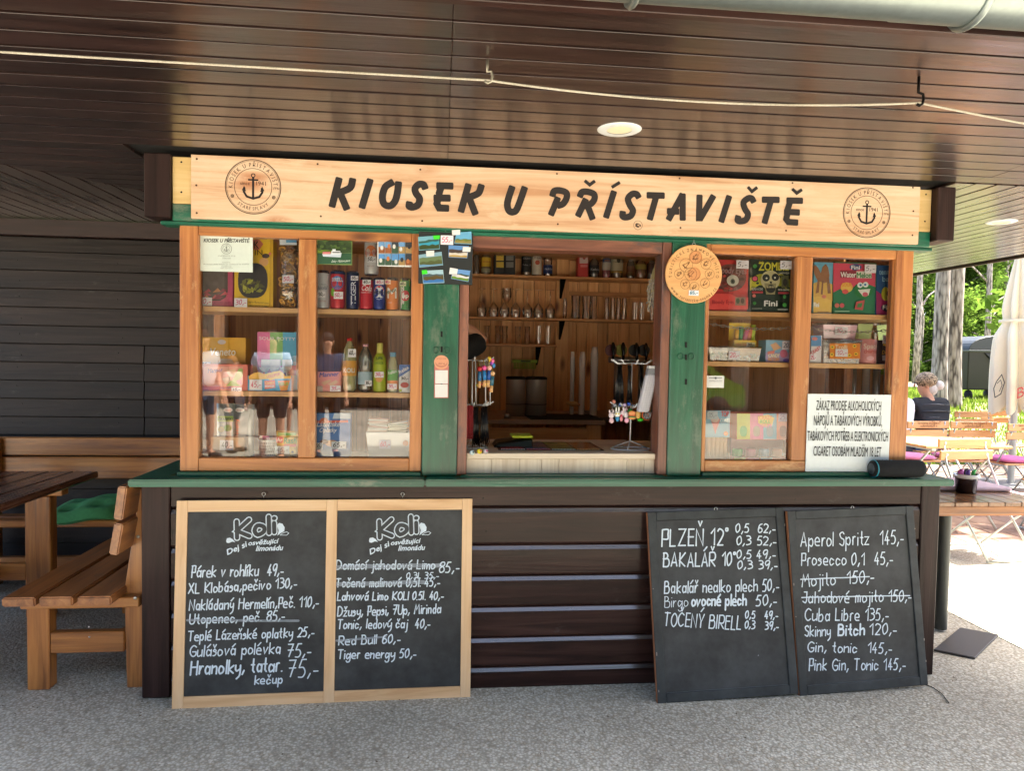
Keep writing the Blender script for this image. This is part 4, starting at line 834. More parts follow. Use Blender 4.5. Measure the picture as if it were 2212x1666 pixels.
# --- left window, bottom row
it = Item('snack_carton', 'brown cardboard carton of clear snack bags with white 40 price card', 'box', (455, 945, 528, 981), .12, .10, (206, 168, 124), FZ, rough=.8, part='carton')
for k, (x0, x1, y0, c, s) in enumerate(((466, 507, 872, (62, 66, 56), 'GRABESKI'), (500, 548, 874, (70, 72, 70), 'cocony'))):
    q = Item('snack_packet', ['dark snack packet with lime label in the brown carton', 'clear snack packet with orange sideways lettering in the brown carton'][k], 'snack bag', (x0, y0, x1, 962), .15+.03*k, .025, c, FZ, 'packets in the cardboard carton', shape='bag', mat=glassm('foil_%d' % k, (.2, .22, .2), 2.5, .08, .6)); q.Y = .148+.03*k
    q.ov((x0+x1)/2+(-6 if k else 6), 886, 10, 5, (235, 225, 220)); q.t('mixit', (x0+x1)/2+(-12 if k else 0), 888, (x0+x1)/2+(0 if k else 12), 4, (210, 70, 60))
    if k == 0: q.r(470, 899, 504, 911, (150, 180, 50)); q.t(s, 472, 909, 502, 7, (40, 50, 20), bold=.0004); q.ov(492, 925, 9, 7, (90, 150, 50)); q.ov(478, 928, 7, 6, (150, 130, 60))
    else: hand(q.e, 'cocony', col(226, 96, 60, .5), (514, 946), (514, 900), 7, PY(.177), .003, 0)
it.tag('40,-', 475, 951, 504, 973, (90, 90, 96))
it = Item('plastic_basket', 'white plastic basket with round holes on the window floor', 'basket', (552, 951, 600, 980), .12, .08, z0=FZ, shape='none'); c = ((it.x0+it.x1)/2, .165, it.z0); R = (it.x1-it.x0)/2; H = it.z1-it.z0
B('bowl', MB().lathe([(.001, .001), (R*.74, .001), (R*.95, H*.93), (R, H), (R*.93, H*.99)], c, 24), WHITE, it.e); b = MB()
for a in range(-6, 7):
    for j in range(5):
        t = (a+.5*(j % 2))*.2; z = H*(.22+.15*j); r = R*(.74+.21*(z/H))+.0008; b.disc((c[0]+r*math.sin(t), c[1]-r*math.cos(t), c[2]+z), .0028, 8, (math.sin(t), -math.cos(t), 0))
b.flat = True; tag(B('drain_holes', b, col(70, 75, 72, .8), it.e), kind='stuff')
for k in range(6):
    X = c[0]+R*rr.uniform(-.6, .6); B('sachet', MB().box(X-.015, X+.015, .15+k*.006, .153+k*.006, c[2]+.03, c[2]+H+rr.uniform(.006, .016), 0), col(*rr.choice([(200, 60, 140), (240, 230, 220), (220, 120, 60)]), .3), it.e)
it = Item('snack_bag', 'yellow and green crisp packet leaning beside the white basket', 'snack bag', (595, 932, 643, 982), .09, .03, (228, 186, 60), FZ, shape='bag'); it.Y = .088
it.r(597, 944, 611, 957, (225, 80, 70)); it.t('Ar', 598, 955, 610, 9, (250, 240, 230), bold=.0005); it.t('Rash', 613, 958, 640, 12, (60, 150, 60), bold=.0008, shear=.1); it.r(613, 960, 640, 966, (214, 90, 70)); it.ov(632, 977, 8, 6, (240, 200, 60)); it.ov(632, 977, 3, 2.6, (70, 40, 20)); it.r(600, 935, 640, 941, (120, 180, 60)); it.tag('45,-', 594, 964, 625, 981, (90, 90, 96), (214, 230, 236))
it = Item('wafer_bag', 'blue spa wafer packet with white script and 65 price tags', 'box', (681, 893, 757, 978), .10, .05, (58, 116, 190), FZ, part='packet')
it.r(681, 893, 757, 905, (200, 215, 235)); it.d([(681, 893), (722, 893), (716, 912), (681, 912)], (66, 126, 200)); it.d([(681, 909), (752, 908), (752, 913), (681, 915)], (220, 90, 70)); it.ov(700, 909, 9, 6, (214, 110, 60)); it.t('Lázeňské', 684, 922, 733, 12, (236, 240, 246), shear=.3, bold=.0003); it.t('Oplatky', 689, 934, 726, 10, (236, 240, 246), shear=.3, bold=.0003)
it.ov(716, 958, 14, 7, (216, 170, 130)); it.ov(700, 955, 9, 5, (110, 70, 50)); it.tag('55,-', 681, 957, 697, 971, BLK, (225, 230, 236)); it.tag('65,-', 716, 954, 748, 970, BLK, (225, 230, 236))
it = Item('plastic_bin', 'clear plastic bin full of white wafer cards with pink 60 tag', 'bin', (790, 935, 886, 980), .12, .10, z0=FZ, shape='none')
b = MB(); x0, x1, z0, z1 = it.x0, it.x1, it.z0, it.z1
b.add([(x0+.015, .13, z0), (x1-.01, .13, z0), (x1, .12, z1), (x0, .12, z1), (x0+.015, .22, z0), (x1-.01, .22, z0), (x1, .23, z1), (x0, .23, z1)], [(0, 1, 2, 3), (5, 4, 7, 6), (4, 0, 3, 7), (1, 5, 6, 2), (0, 4, 5, 1)]); B('tub', b, glassm('milky_tub', (.8, .85, .9), 2.4, .1, .5), it.e)
for k in range(12):
    X = x0+.045+rr.uniform(-.004, .006)+k*.001; z = z1+.005+k*.006; 
    if k > 9: continue
    M = Matrix.Translation((X, .15, z)) @ Matrix.Rotation(rr.uniform(-.05, .12), 4, 'Y'); B('wafer_card', MB().box(-.042, .042, -.02, .04, -.0022, .0022, 0, M), col(*rr.choice([(232, 214, 200), (236, 236, 232), (226, 190, 180)]), .6), it.e, .001)
for k in range(8):
    M = Matrix.Translation((x1-.055+rr.uniform(-.006, .006), .16, z1-.005+k*.0065)) @ Matrix.Rotation(rr.uniform(-.15, .1), 4, 'Y'); B('wafer_card', MB().box(-.045, .04, -.02, .04, -.0025, .0025, 0, M), col(*rr.choice([(225, 225, 205), (236, 236, 232), (205, 215, 200)]), .6), it.e, .001)
it.Y = .118; it.ov(828, 958, 8, 7, (225, 225, 225)); it.ov(876, 958, 6, 6, (214, 150, 110)); it.tag('60,-', 819, 951, 844, 970, PINK, (214, 214, 236))
# --- right window, top row
def mcolset(it, cols, n, box, smin, smax):
    for k in range(n): it.ov(rr.uniform(box[0], box[2]), rr.uniform(box[1], box[3]), rr.uniform(smin, smax), rr.uniform(smin, smax)*.8, rr.choice(cols), n=7)
it = Item('sweets_box', 'red sweets box with a big eyeball, far left of the upper right shelf', 'box', (1531, 561, 1616, 671), .10, .12, (206, 44, 40), R1, 'sweets boxes on the upper right shelf')
it.ov(1578, 600, 34, 30, (120, 60, 50)); mcolset(it, [(90, 40, 30), (150, 70, 56), (190, 60, 50), (120, 30, 24)], 26, (1552, 578, 1606, 628), 3, 7)
it.t('Bloody Eyes', 1548, 590, 1612, 15, (160, 120, 120), y1=592, shear=.1, bold=.0007); it.ov(1583, 606, 13, 12, (200, 196, 180)); it.ov(1583, 608, 5, 5.5, (90, 96, 80)); it.ov(1583, 608, 2, 2.4, (20, 20, 20)); it.d([(1531, 640), (1545, 634), (1575, 634), (1600, 644), (1616, 642), (1616, 668), (1531, 668)], (226, 66, 60)); it.t('Bloody Eyes', 1538, 656, 1585, 8, (170, 30, 36), bold=.0005); it.r(1588, 642, 1611, 660, (150, 110, 90)); it.ov(1594, 650, 4, 6, (70, 90, 50)); it.ov(1604, 650, 4, 6, (90, 60, 40)); it.tag('5,-', 1591, 562, 1617, 581, (100, 100, 110))
it = Item('sweets_box', 'dark green sweets box with a skull and yellow lettering', 'box', (1619, 561, 1707, 673), .10, .12, (30, 48, 34), R1, 'sweets boxes on the upper right shelf')
it.d([(1620, 600), (1640, 592), (1690, 592), (1706, 604), (1706, 630), (1690, 618), (1640, 616), (1620, 628)], (196, 190, 40)); mcolset(it, [(60, 70, 30), (30, 40, 26), (150, 150, 40)], 18, (1622, 594, 1704, 628), 2, 5)
it.ov(1664, 605, 21, 21, (196, 186, 140)); it.d([(1651, 612), (1677, 612), (1674, 636), (1655, 636)], (150, 140, 100)); it.ov(1655, 600, 8, 8, (24, 26, 20)); it.ov(1675, 599, 8, 8, (24, 26, 20)); it.ov(1656, 601, 2, 2, (220, 220, 200)); it.ov(1674, 600, 2, 2, (220, 220, 200)); it.d([(1662, 608), (1668, 608), (1666, 615)], (40, 34, 24)); it.ov(1665, 624, 10, 9, (34, 30, 22))
for k in range(5): it.r(1657+k*3.4, 618, 1659+k*3.4, 622, (190, 180, 140))
it.t('THE', 1639, 569, 1649, 5, (230, 190, 40)); it.t('ZOMBIE', 1639, 584, 1704, 18, (206, 200, 50), y1=584, bold=.0012); it.t('CANDY+GUM', 1682, 592, 1705, 4, (200, 200, 190)); it.r(1688, 595, 1704, 622, (90, 92, 50)); it.ov(1696, 610, 5, 8, (40, 40, 30)); it.t('SUPER ÁCIDO', 1624, 627, 1648, 5, (225, 225, 220)); it.r(1624, 629, 1648, 634, (170, 50, 60)); it.t('PINTA LENGUAS', 1681, 628, 1705, 4, (225, 225, 220)); it.r(1681, 631, 1705, 635, (170, 50, 60))
for (x, y, r, c) in ((1631, 575, 6, (60, 140, 60)), (1631, 602, 7, (210, 80, 110)), (1630, 655, 5, (60, 140, 60)), (1695, 659, 6, (60, 150, 60)), (1695, 641, 5, (60, 140, 60)), (1629, 639, 5, (220, 120, 110))): it.ov(x, y, r, r, (20, 30, 20)); it.ov(x, y, r*.75, r*.75, c)
it.t('Fini', 1651, 661, 1679, 12, (235, 235, 235), bold=.0012); it.r(1624, 666, 1646, 667.4, (150, 155, 150)); it.r(1680, 667, 1702, 670, (150, 155, 150)); it.tag('5,-', 1686, 563, 1710, 582, (100, 100, 110))
it = Item('sweets_box', 'blue and sand coloured sweets box with a camel', 'box', (1757, 566, 1798, 677), .10, .12, (100, 174, 206), R1, 'sweets boxes on the upper right shelf')
it.d([(1757, 612), (1775, 606), (1798, 614), (1798, 650), (1757, 650)], (222, 176, 70)); it.d([(1757, 642), (1775, 640), (1797, 650), (1796, 676), (1757, 676)], (232, 190, 80))
it.d([(1757, 576), (1762, 572), (1768, 580), (1773, 590), (1777, 576), (1784, 570), (1789, 578), (1792, 594), (1790, 608), (1780, 612), (1766, 606), (1759, 592)], (150, 96, 50)); it.d([(1767, 600), (1771, 600), (1769, 632), (1762, 634)], (140, 88, 46)); it.d([(1786, 600), (1791, 600), (1795, 634), (1788, 634)], (140, 88, 46)); it.d([(1776, 606), (1779, 606), (1777, 636), (1773, 636)], (120, 74, 40)); it.t('Fini', 1758, 663, 1769, 10, (245, 245, 240), bold=.001); it.ov(1780, 641, 5, 4, (226, 130, 100)); it.r(1766, 673, 1790, 675, (170, 130, 60))
it = Item('sweets_box', 'pink and green watermelon sweets box with a grinning melon face', 'box', (1800, 567, 1892, 680), .10, .12, (42, 128, 88), R1, 'sweets boxes on the upper right shelf')
it.d([(1800, 568), (1891, 571), (1891, 620), (1870, 612), (1850, 614), (1830, 634), (1815, 624), (1800, 632)], (220, 74, 100)); it.ov(1848, 577, 13, 7, (60, 70, 130)); it.t('Fini', 1839, 582, 1857, 9, (245, 245, 245), bold=.0008); it.r(1815, 584, 1850, 600, (150, 40, 60)); it.r(1850, 586, 1883, 601, (230, 225, 215)); it.t('Water', 1816, 599, 1849, 12, (245, 235, 230), bold=.0009); it.t('Melon', 1851, 600, 1882, 12, (50, 140, 70), bold=.0009)
it.ov(1829, 621, 13, 11, (240, 196, 90)); it.t('SOUR', 1819, 619, 1840, 8, (240, 150, 60), bold=.0007); it.ov(1826, 630, 7, 5, (226, 90, 90)); it.ov(1865, 628, 20, 17, (36, 130, 66)); it.ov(1858, 616, 6, 6, (240, 244, 244)); it.ov(1870, 615, 6, 6, (240, 244, 244)); it.ov(1859, 616, 2.6, 2.6, (50, 120, 180)); it.ov(1869, 615, 2.6, 2.6, (50, 120, 180)); it.d([(1853, 626), (1880, 624), (1876, 638), (1864, 640)], (236, 238, 232)); it.ov(1869, 636, 6, 5, (220, 100, 120)); it.ov(1808, 660, 5, 5, (214, 120, 110)); it.ov(1819, 660, 5, 5, (214, 100, 110)); it.d([(1850, 652), (1868, 648), (1864, 670), (1846, 668)], (200, 90, 90)); it.d([(1853, 656), (1863, 654), (1861, 664), (1851, 664)], (70, 140, 80)); it.r(1803, 671, 1835, 674, (140, 190, 160)); it.tag('5,-', 1868, 571, 1892, 590, (100, 100, 110))
it = Item('sweets_box', 'blue sweets box with a yellow lemon at the right end of the shelf', 'box', (1893, 573, 1929, 681), .10, .12, (30, 84, 140), R1, 'sweets boxes on the upper right shelf')
it.d([(1893, 628), (1910, 640), (1929, 650), (1929, 680), (1893, 680)], (176, 46, 110)); it.t('tennis', 1899, 593, 1928, 12, (150, 190, 214), bold=.0009); it.t('ball', 1906, 608, 1928, 11, (150, 190, 214), bold=.0009); it.ov(1913, 635, 9, 15, (206, 196, 60)); it.ov(1921, 634, 6, 7, (60, 50, 40)); it.ov(1917, 665, 14, 8, (30, 40, 80)); it.t('Fini', 1907, 669, 1928, 10, (240, 240, 240), bold=.0009)
# --- right window, middle row
it = Item('sweets_stand', 'yellow cardboard stand of candy tubes in front of the right window', 'box', (1586, 735, 1634, 752), .16, .07, (240, 200, 50), part='stand')
B('foot', MB().box(it.x0, it.x1, .17, .23, R2, it.z0), SHELFW, it.e); B('back_card', MB().box(it.x0, it.x1, .225, .228, it.z0, at(1610, 698, Y=.22).z), col(240, 206, 60), it.e); it.t('COLA CANDY', 1590, 748, 1616, 7, (240, 150, 60), bold=.0004)
for (xa, ya, xb, yb, c) in ((1598, 738, 1602, 706, (70, 150, 90)), (1606, 736, 1615, 712, (220, 110, 150)), (1617, 736, 1622, 708, (230, 140, 110)), (1590, 738, 1592, 712, (230, 180, 60)), (1625, 738, 1628, 702, (200, 220, 90))): B('candy_tube', MB().tube([at(xa, ya, Y=.2), at(xb, yb, Y=.2)], .011, 10), col(*c, .35), it.e)
it.tag('30,-', 1613, 740, 1631, 750, BLK, (236, 226, 180))
def tub(label, rect, Y, lid=None, fill=None, n=20, z0=R2, mat=None, grp='plastic tubs in the right window'):
    it = Item('plastic_tub', label, 'tub', rect, Y, .09, z0=z0, group=grp, shape='none'); b = MB(); x0, x1, z0, z1 = it.x0, it.x1, it.z0, it.z1; y0, y1 = Y, Y+.1
    b.add([(x0+.008, y0+.006, z0), (x1-.008, y0+.006, z0), (x1, y0, z1), (x0, y0, z1), (x0+.008, y1-.006, z0), (x1-.008, y1-.006, z0), (x1, y1, z1), (x0, y1, z1)], [(0, 1, 2, 3), (5, 4, 7, 6), (4, 0, 3, 7), (1, 5, 6, 2), (0, 4, 5, 1)]); B('tub_body', b, mat or CLEAR, it.e)
    if lid: B('lid', MB().box(x0-.003, x1+.003, y0-.003, y1+.003, z1, z1+.007), col(*lid, .4) if lid != 'clear' else CLEAR, it.e, .002)
    for k in range(n if fill else 0):
        c = Vector((rr.uniform(x0+.02, x1-.02), rr.uniform(y0+.015, y0+.05), rr.uniform(z0+.008, z0+(z1-z0)*.55))); B('sweet', MB().ell(c, (.014, .008, .007), 8, M=Euler((0, rr.uniform(-1, 1), 0)).to_matrix().to_4x4()), col(*rr.choice(fill), .4), it.e)
    return it
it = tub('long clear tub of pale sweets with pink 20 tag', (1532, 752, 1644, 783), .10, 'clear', [(206, 190, 170), (180, 120, 90), (214, 206, 196), (150, 160, 120)], 26); it.tag('20,-', 1574, 758, 1598, 777)
it = Item('candy_box', 'pale blue and lilac candy box with 20 price tag', 'box', (1654, 735, 1713, 784), .10, .08, (150, 196, 226), R2)
it.r(1654, 762, 1712, 783, (186, 170, 220)); it.d([(1664, 745), (1676, 740), (1688, 752), (1672, 758)], (240, 190, 150)); it.ov(1693, 764, 8, 9, (226, 130, 160)); it.t('CANDY', 1660, 772, 1684, 8, (250, 240, 200), bold=.0007); it.t('FACTORY', 1659, 780, 1684, 7, (240, 170, 90), bold=.0006); it.d([(1658, 760), (1674, 757), (1672, 764), (1658, 766)], (230, 140, 130)); it.ov(1700, 779, 9, 4, (120, 90, 190)); it.tag('20,-', 1690, 737, 1712, 756, (90, 90, 100))
it = Item('wafer_bar_box', 'blue and white wafer bar pack with red lettering at the mullion', 'box', (1752, 725, 1775, 783), .10, .05, (226, 220, 226), R2, part='pack'); it.r(1752, 725, 1774, 748, (70, 140, 200)); it.ov(1760, 732, 6, 4, (214, 120, 110)); it.t('HORALKY', 1752, 769, 1774, 8, (200, 50, 60), y1=753, bold=.0005); it.tag('25,-', 1750, 765, 1763, 781)
it = tub('tall tub with pink front and pink 10 tag, stacked behind the gummy tub', (1778, 702, 1852, 731), .17, 'clear', mat=glassm('pink_tub', (.8, .5, .6), 2, .05, .75), z0=at(1815, 733, Y=.17).z); it.tag('10,-', 1804, 706, 1831, 724, PINK)
B('riser', MB().box(it.x0+.01, it.x1-.01, .18, .26, R2, it.z0-.001), CLEAR, it.e)
it = tub('lime green tub stacked at the right behind the churro jar', (1854, 700, 1886, 731), .18, 'clear', mat=glassm('lime_tub', (.6, .75, .3), 2, .05, .7), z0=at(1870, 733, Y=.18).z, n=0); B('riser', MB().box(it.x0, it.x1, .19, .26, R2, it.z0-.001), CLEAR, it.e)
it = tub('clear gummy tub with bright orange label and pink 10 tag', (1778, 738, 1861, 784), .09, 'clear', [(190, 130, 70), (210, 160, 90), (170, 100, 50)], 30); it.Y = .088; it.r(1792, 742, 1858, 775, (232, 134, 30)); it.t('Trolli', 1804, 754, 1830, 9, (250, 235, 200), bold=.0006)
for (x, y) in ((1798, 750), (1846, 748), (1849, 765), (1835, 768), (1797, 766)): it.ov(x, y, 4.5, 4, (250, 210, 60)); it.ov(x, y, 2, 1.6, (60, 40, 30))
it.tag('10,-', 1805, 754, 1831, 771)
it = bottle('sweets_jar', 'round jar with pink churro label on the right shelf', 1863, 1903, 731, 784, .09, [(.96, 0), (1, .04), (1, .92), (.9, .97)], col(222, 150, 150, .4), R2, None, 'sweets jars at the right'); it.k = 3; it.wrap = (it.wrap[0], it.wrap[1], it.R+.001); it.t('Space', 1868, 753, 1899, 11, (240, 214, 205), bold=.0008); it.t('churros', 1869, 763, 1898, 9, (200, 90, 80), bold=.0007); it.wrap = None; it.ov(1880, 774, 8, 5, (240, 190, 200))
it = Item('sweets_pack', 'dark brown sweets pack with yellow script and 15 tag', 'box', (1905, 735, 1929, 783), .10, .04, (60, 38, 34), R2, part='pack'); it.t('Duo', 1905, 765, 1920, 8, (220, 180, 50), shear=.2, bold=.0005); it.ov(1914, 745, 6, 3, (230, 190, 70)); it.r(1906, 768, 1921, 779, (190, 190, 195)); it.tag('15,-', 1907, 724, 1927, 743, (90, 90, 100))
# --- right window, bottom row
it = Item('window_sticker', 'small white sticker with black device lettering on the right window glass', 'sticker', (1525, 812, 1564, 838), .0265, .0006, (220, 222, 220), part='sheet'); it.r(1531, 816, 1560, 817.5, (90, 90, 100)); it.ov(1546, 817, 2.5, 2.5, (80, 80, 90)); it.t('DIVINA GLOSS', 1532, 825, 1560, 4, (140, 140, 150))
it = Item('cone_bag', 'hanging pale blue sweets card with cone picture and 15 tag', 'snack bag', (1524, 887, 1577, 945), .11, .02, (150, 196, 222), z0=None, part='header_card'); it.t('TOP', 1558, 900, 1574, 12, (226, 90, 90), bold=.0008); it.t('CONES', 1556, 914, 1577, 10, (235, 240, 245), bold=.0006); it.d([(1534, 902), (1556, 906), (1545, 938)], (230, 150, 150)); it.ov(1544, 905, 9, 8, (236, 210, 200)); it.ov(1568, 937, 5, 5, (236, 160, 110))
it.tag('15,-', 1528, 888, 1550, 906, (150, 150, 165), (206, 216, 222))
q = at(1545, 976, Y=.12); b = MB()
for k in range(5): x = at(1530+k*9, 960, Y=.125).x; b.tube([(x, .13, it.z0), (x, .13, FZ+.01)], .012, 8)
B('cones', b, col(226, 190, 150, .5), it.e)
it = Item('gum_tape_box', 'four-coloured chewing gum tape box with oval cut-outs', 'box', (1592, 893, 1706, 950), .10, .09, (240, 120, 70), group='gum boxes', part='carton')
cs = [(200, 206, 70), (230, 120, 170), (110, 180, 214), (236, 130, 90)]; cs2 = [(60, 170, 70), (170, 150, 140), (130, 150, 170), (150, 70, 50)]
for k in range(4):
    x0 = 1592+28.5*k; it.r(x0, 893.5, x0+28.5, 949, cs[k]); it.ov(x0+14, 932, 7.5, 11.5, cs2[k], 'window_cutout', 2.8, par=None)
it.d([(1637, 900), (1660, 896), (1672, 903), (1668, 920), (1650, 922), (1638, 914)], (250, 206, 90)); it.t('CRAZY', 1640, 906, 1668, 8, (240, 150, 60), bold=.0007); it.t('ROLL', 1642, 915, 1664, 8, (130, 190, 70), bold=.0007); it.t('GUM', 1645, 924, 1666, 8, (235, 110, 150), bold=.0007); it.tag('25,-', 1682, 893, 1706, 911, (150, 120, 170), (200, 190, 222))
zz_ = it.z0
for k in range(4):
    x0 = at(1588+29*k, 960, Y=.09).x; B('gum_tape', MB().lathe([(.001, 0), (.021, 0), (.023, .006), (.023, .03), (.021, .036), (.001, .036)], (x0+.027, .125, FZ+.02), 16), col(*[(60, 190, 90), (226, 120, 160), (110, 160, 200), (220, 140, 90)][k], .4), it.e)
    B('base_panel', MB().box(x0, x0+.0545, .094, .0955, FZ+.0005, FZ+.019), col(*cs[k], .4), it.e)
B('base', MB().box(it.x0, it.x1, .0956, .17, FZ+.0005, FZ+.019), col(236, 130, 90), it.e); B('inner_back', MB().box(it.x0, it.x1, .16, .17, FZ+.0195, it.z0-.001), col(120, 60, 50), it.e)
# chain behind the right panes
b = MB(); A_, C_ = at(1531, 699, Y=.06), at(1930, 712, Y=.06); n = 46
for k in range(n):
    t0 = (k+.5)/n; seg = t0*2 % 1; z = A_.z+(C_.z-A_.z)*t0-.035*4*seg*(1-seg)*.5; x = A_.x+(C_.x-A_.x)*t0
    c = Vector((x, .062, z)); f = (lambda a: Vector((.0125*math.cos(a), 0, .0055*math.sin(a)))) if k % 2 else (lambda a: Vector((.0125*math.cos(a), .0055*math.sin(a), 0)))
    b.tube([c+f(q*math.tau/10) for q in range(10)], .0016, 5, closed=True)
tag(B('display_chain', b, STEEL), 'thin steel chain hanging behind both panes of the right window', 'chain', kind='stuff'); bpy.data.objects['display_chain'].pop('kind', None)
# --- notice about age
it = Item('age_notice', 'large white notice with condensed black lettering leaning at the right window', 'notice', (1743, 852, 1923, 995), -.006, .004, (226, 234, 236), part='plate', z0=.9545)
for s, xa, xb, yb, h, y1 in (('ZÁKAZ PRODEJE ALKOHOLICKÝCH', 1763, 1903, 886, 22, 888), ('NÁPOJŮ A TABÁKOVÝCH VÝROBKŮ,', 1758, 1905, 919, 23, 921), ('TABÁKOVÝCH POTŘEB A ELEKTRONICKÝCH', 1744, 1918, 952, 22, 954), ('CIGARET OSOBÁM MLADŠÍM 18 LET', 1757, 1903, 985, 22, 987)): it.t(s, xa, yb, xb, h, (24, 26, 28), y1=y1, bold=.00025)

# ------------------------------------------------------------------ things on the posts
it = Item('magnet_board', 'black board of souvenir magnets hanging on the left green post', 'souvenir board', (904, 502, 1021, 614), -.026, .010, (30, 36, 38), part='board', rough=.5)
B('hook', MB().tube([at(962, 488, Y=-.02), at(962, 504, Y=-.02)], .0015, 5), STEEL, it.e)
def magnet(px, sky, land, w_=None):
    it.k += 1; p = PY(it.Y-.0005); b = MB(); P = [p.at(*q) for q in px]; y = it.Y; b.add([(q.x, y-.001, q.z) for q in P]+[(q.x, y-.005, q.z) for q in P], [(0, 1, 2, 3), (7, 6, 5, 4), (0, 1, 5, 4), (1, 2, 6, 5), (2, 3, 7, 6), (3, 0, 4, 7)]); m_ = B('magnet', b, col(*sky, .3), it.e)
    L = lambda u, v: (P[0]*(1-u)*(1-v)+P[1]*u*(1-v)+P[2]*u*v+P[3]*(1-u)*v)
    for n_, (v0, c) in enumerate(land):
        b = MB(); b.flat = True; top = [L(u/6*.96+.02, v0+rr.uniform(-.06, .06)) for u in range(7)]; bot = [L(.98, .96), L(.02, .96)]
        b.add([(q.x, y-.0053-.0002*n_, q.z) for q in top+bot], [tuple(range(9))]); B('printed_view', b, col(*c, .3), m_)
    return m_
magnet([(903, 512), (948, 509), (950, 538), (905, 541)], (120, 180, 200), [(.3, (60, 100, 90)), (.45, (60, 160, 190)), (.65, (60, 76, 40))])
magnet([(986, 503), (1018, 500), (1019, 528), (981, 526)], (110, 180, 220), [(.6, (110, 130, 60)), (.75, (150, 140, 80))])
magnet([(969, 530), (1013, 532), (1009, 558), (969, 556)], (100, 150, 210), [(.35, (80, 66, 60)), (.6, (220, 214, 205)), (.8, (190, 160, 80))])
magnet([(904, 551), (954, 544), (957, 573), (906, 578)], (140, 180, 200), [(.3, (110, 130, 90)), (.6, (90, 100, 60)), (.85, (110, 160, 200))])
magnet([(912, 585), (957, 583), (960, 611), (914, 613)], (170, 205, 220), [(.3, (80, 100, 110)), (.45, (96, 82, 46)), (.75, (60, 120, 190))])
magnet([(979, 581), (1016, 585), (1012, 609), (974, 602)], (110, 160, 220), [(.4, (60, 80, 60)), (.55, (220, 220, 225)), (.75, (110, 150, 50))])
def lab(px, rgb): 
    b = MB(); P = [PY(it.Y-.0065).at(*q) for q in px]; b.flat = True; b.add(P, [(0, 1, 2, 3)]); B('sticker', b, col(*rgb, .6), it.e)
lab([(935, 509), (950, 508), (950, 516), (937, 517)], (60, 230, 40)); lab([(976, 497), (994, 496), (994, 507), (977, 508)], (236, 238, 238)); lab([(1000, 533), (1017, 534), (1016, 544), (999, 544)], (236, 238, 238)); lab([(920, 542), (938, 541), (938, 553), (921, 554)], (230, 232, 232)); lab([(911, 584), (922, 583), (924, 591), (912, 593)], (60, 230, 40)); lab([(972, 578), (989, 581), (987, 593), (970, 592)], (236, 236, 240))
it.k = 12; it.tag('55,-', 952, 508, 979, 529)
it = Item('qr_sticker', 'tall tourist sticker with round pink top on the left green post', 'sticker', (938, 790, 969, 860), -.0135, .0008, (206, 120, 110), part='backing'); it.ov(953.5, 783, 16, 15.5, (226, 160, 124)); it.ov(953.5, 785, 13, 9, (200, 130, 104)); it.ov(953.5, 782, 12, 8, (226, 160, 124)); it.t('turistické známky', 943, 776, 964, 3, (170, 90, 70)); it.t('sbírej', 947, 787, 961, 4, (150, 70, 60)); it.r(940, 800, 967.5, 829, (228, 228, 226)); it.r(939.5, 830.5, 967, 858.5, (228, 228, 226))
# round wooden tourist sign
c = at(1499, 592, Y=-.03); it = Item('tourist_disc', 'round light wooden tourist stamp sign hanging on the right green post', 'round sign', (1438, 532, 1560, 653), -.036, .012, shape='none'); it.e.location = c; R = (at(1560, 592, Y=-.036).x-at(1438, 592, Y=-.036).x)/2
DW = wood('disc_beech', [(.55, .27, .10), (.66, .36, .14), (.70, .40, .17)], 'x', .5, .1, 20, .1, rvar=0); cx = at(1499, 592, Y=-.036)
B('disc', MB().lathe([(.001, -.006), (R-.002, -.006), (R, -.004), (R, .004), (R-.002, .006), (.001, .006)], (cx.x, -.030, cx.z), 56, M=Matrix.Rotation(math.pi/2, 4, 'X'), sm=False), DW, it.e)
y0 = -.0372; BR = col(96, 64, 36, .6); b = MB(); cv = Vector((cx.x, 0, cx.z)); arctext(b, 'TURISTICKÉ ZNÁMKOVÉ MÍSTO', cv, R*.78, R*.115, -102, 100, y0); arctext(b, 'www.turisticke-znamky.cz', cv, R*.83, R*.13, 240, 120, y0, True, sc=.75); B('lettering', b, BR, it.e)
for (px, py, r) in ((1482, 573, 14), (1503, 556, 13), (1492, 592, 13), (1467, 592, 10), (1480, 614, 10), (1500, 620, 10), (1523, 612, 10), (1533, 592, 10), (1525, 570, 11)):
    p = at(px, py, Y=y0); b = MB(); circ(b, p, at(px+r, py, Y=y0).x-p.x, .0012, y0-.0001, 24)
    for k in range(5):
        f = lambda x, yy, off: Vector((p.x+x, y0-.0002-off, p.z+yy)); a = rr.uniform(0, 3); q = (at(px+r, py, Y=y0).x-p.x)*.55; ribbon(b, [(q*math.cos(a+s*2.1), q*math.sin(a*1.3+s*2.1)) for s in range(3)], .0006, f, k*1e-4)
    B('emblem', b, BR, it.e)
for (px, py, r) in ((1503, 556, 13), (1500, 592, 14)): 
    p = at(px, py, Y=y0-.002); B('sample_stamp', MB().lathe([(.001, -.002), (.026, -.002), (.027, 0), (.027, .002)], (p.x, y0-.001, p.z), 28, M=Matrix.Rotation(math.pi/2, 4, 'X'), sm=False), col(214, 150, 96, .5), it.e)
it.Y = y0-.0005; it.k = 0; it.tag('65,-', 1488, 627, 1509, 639, (50, 130, 150)); B('hook', MB().tube([Vector((cx.x-.002+.007*math.cos(a), -.03, at(1499, 528, Y=-.03).z+.007*math.sin(a))) for a in [i*math.tau/14 for i in range(14)]], .0016, 6, closed=True), STEEL, it.e)
B('hook', MB().tube([at(1499, 523, Y=-.03), at(1499, 514, Y=-.02)], .0014, 5), STEEL, it.e)
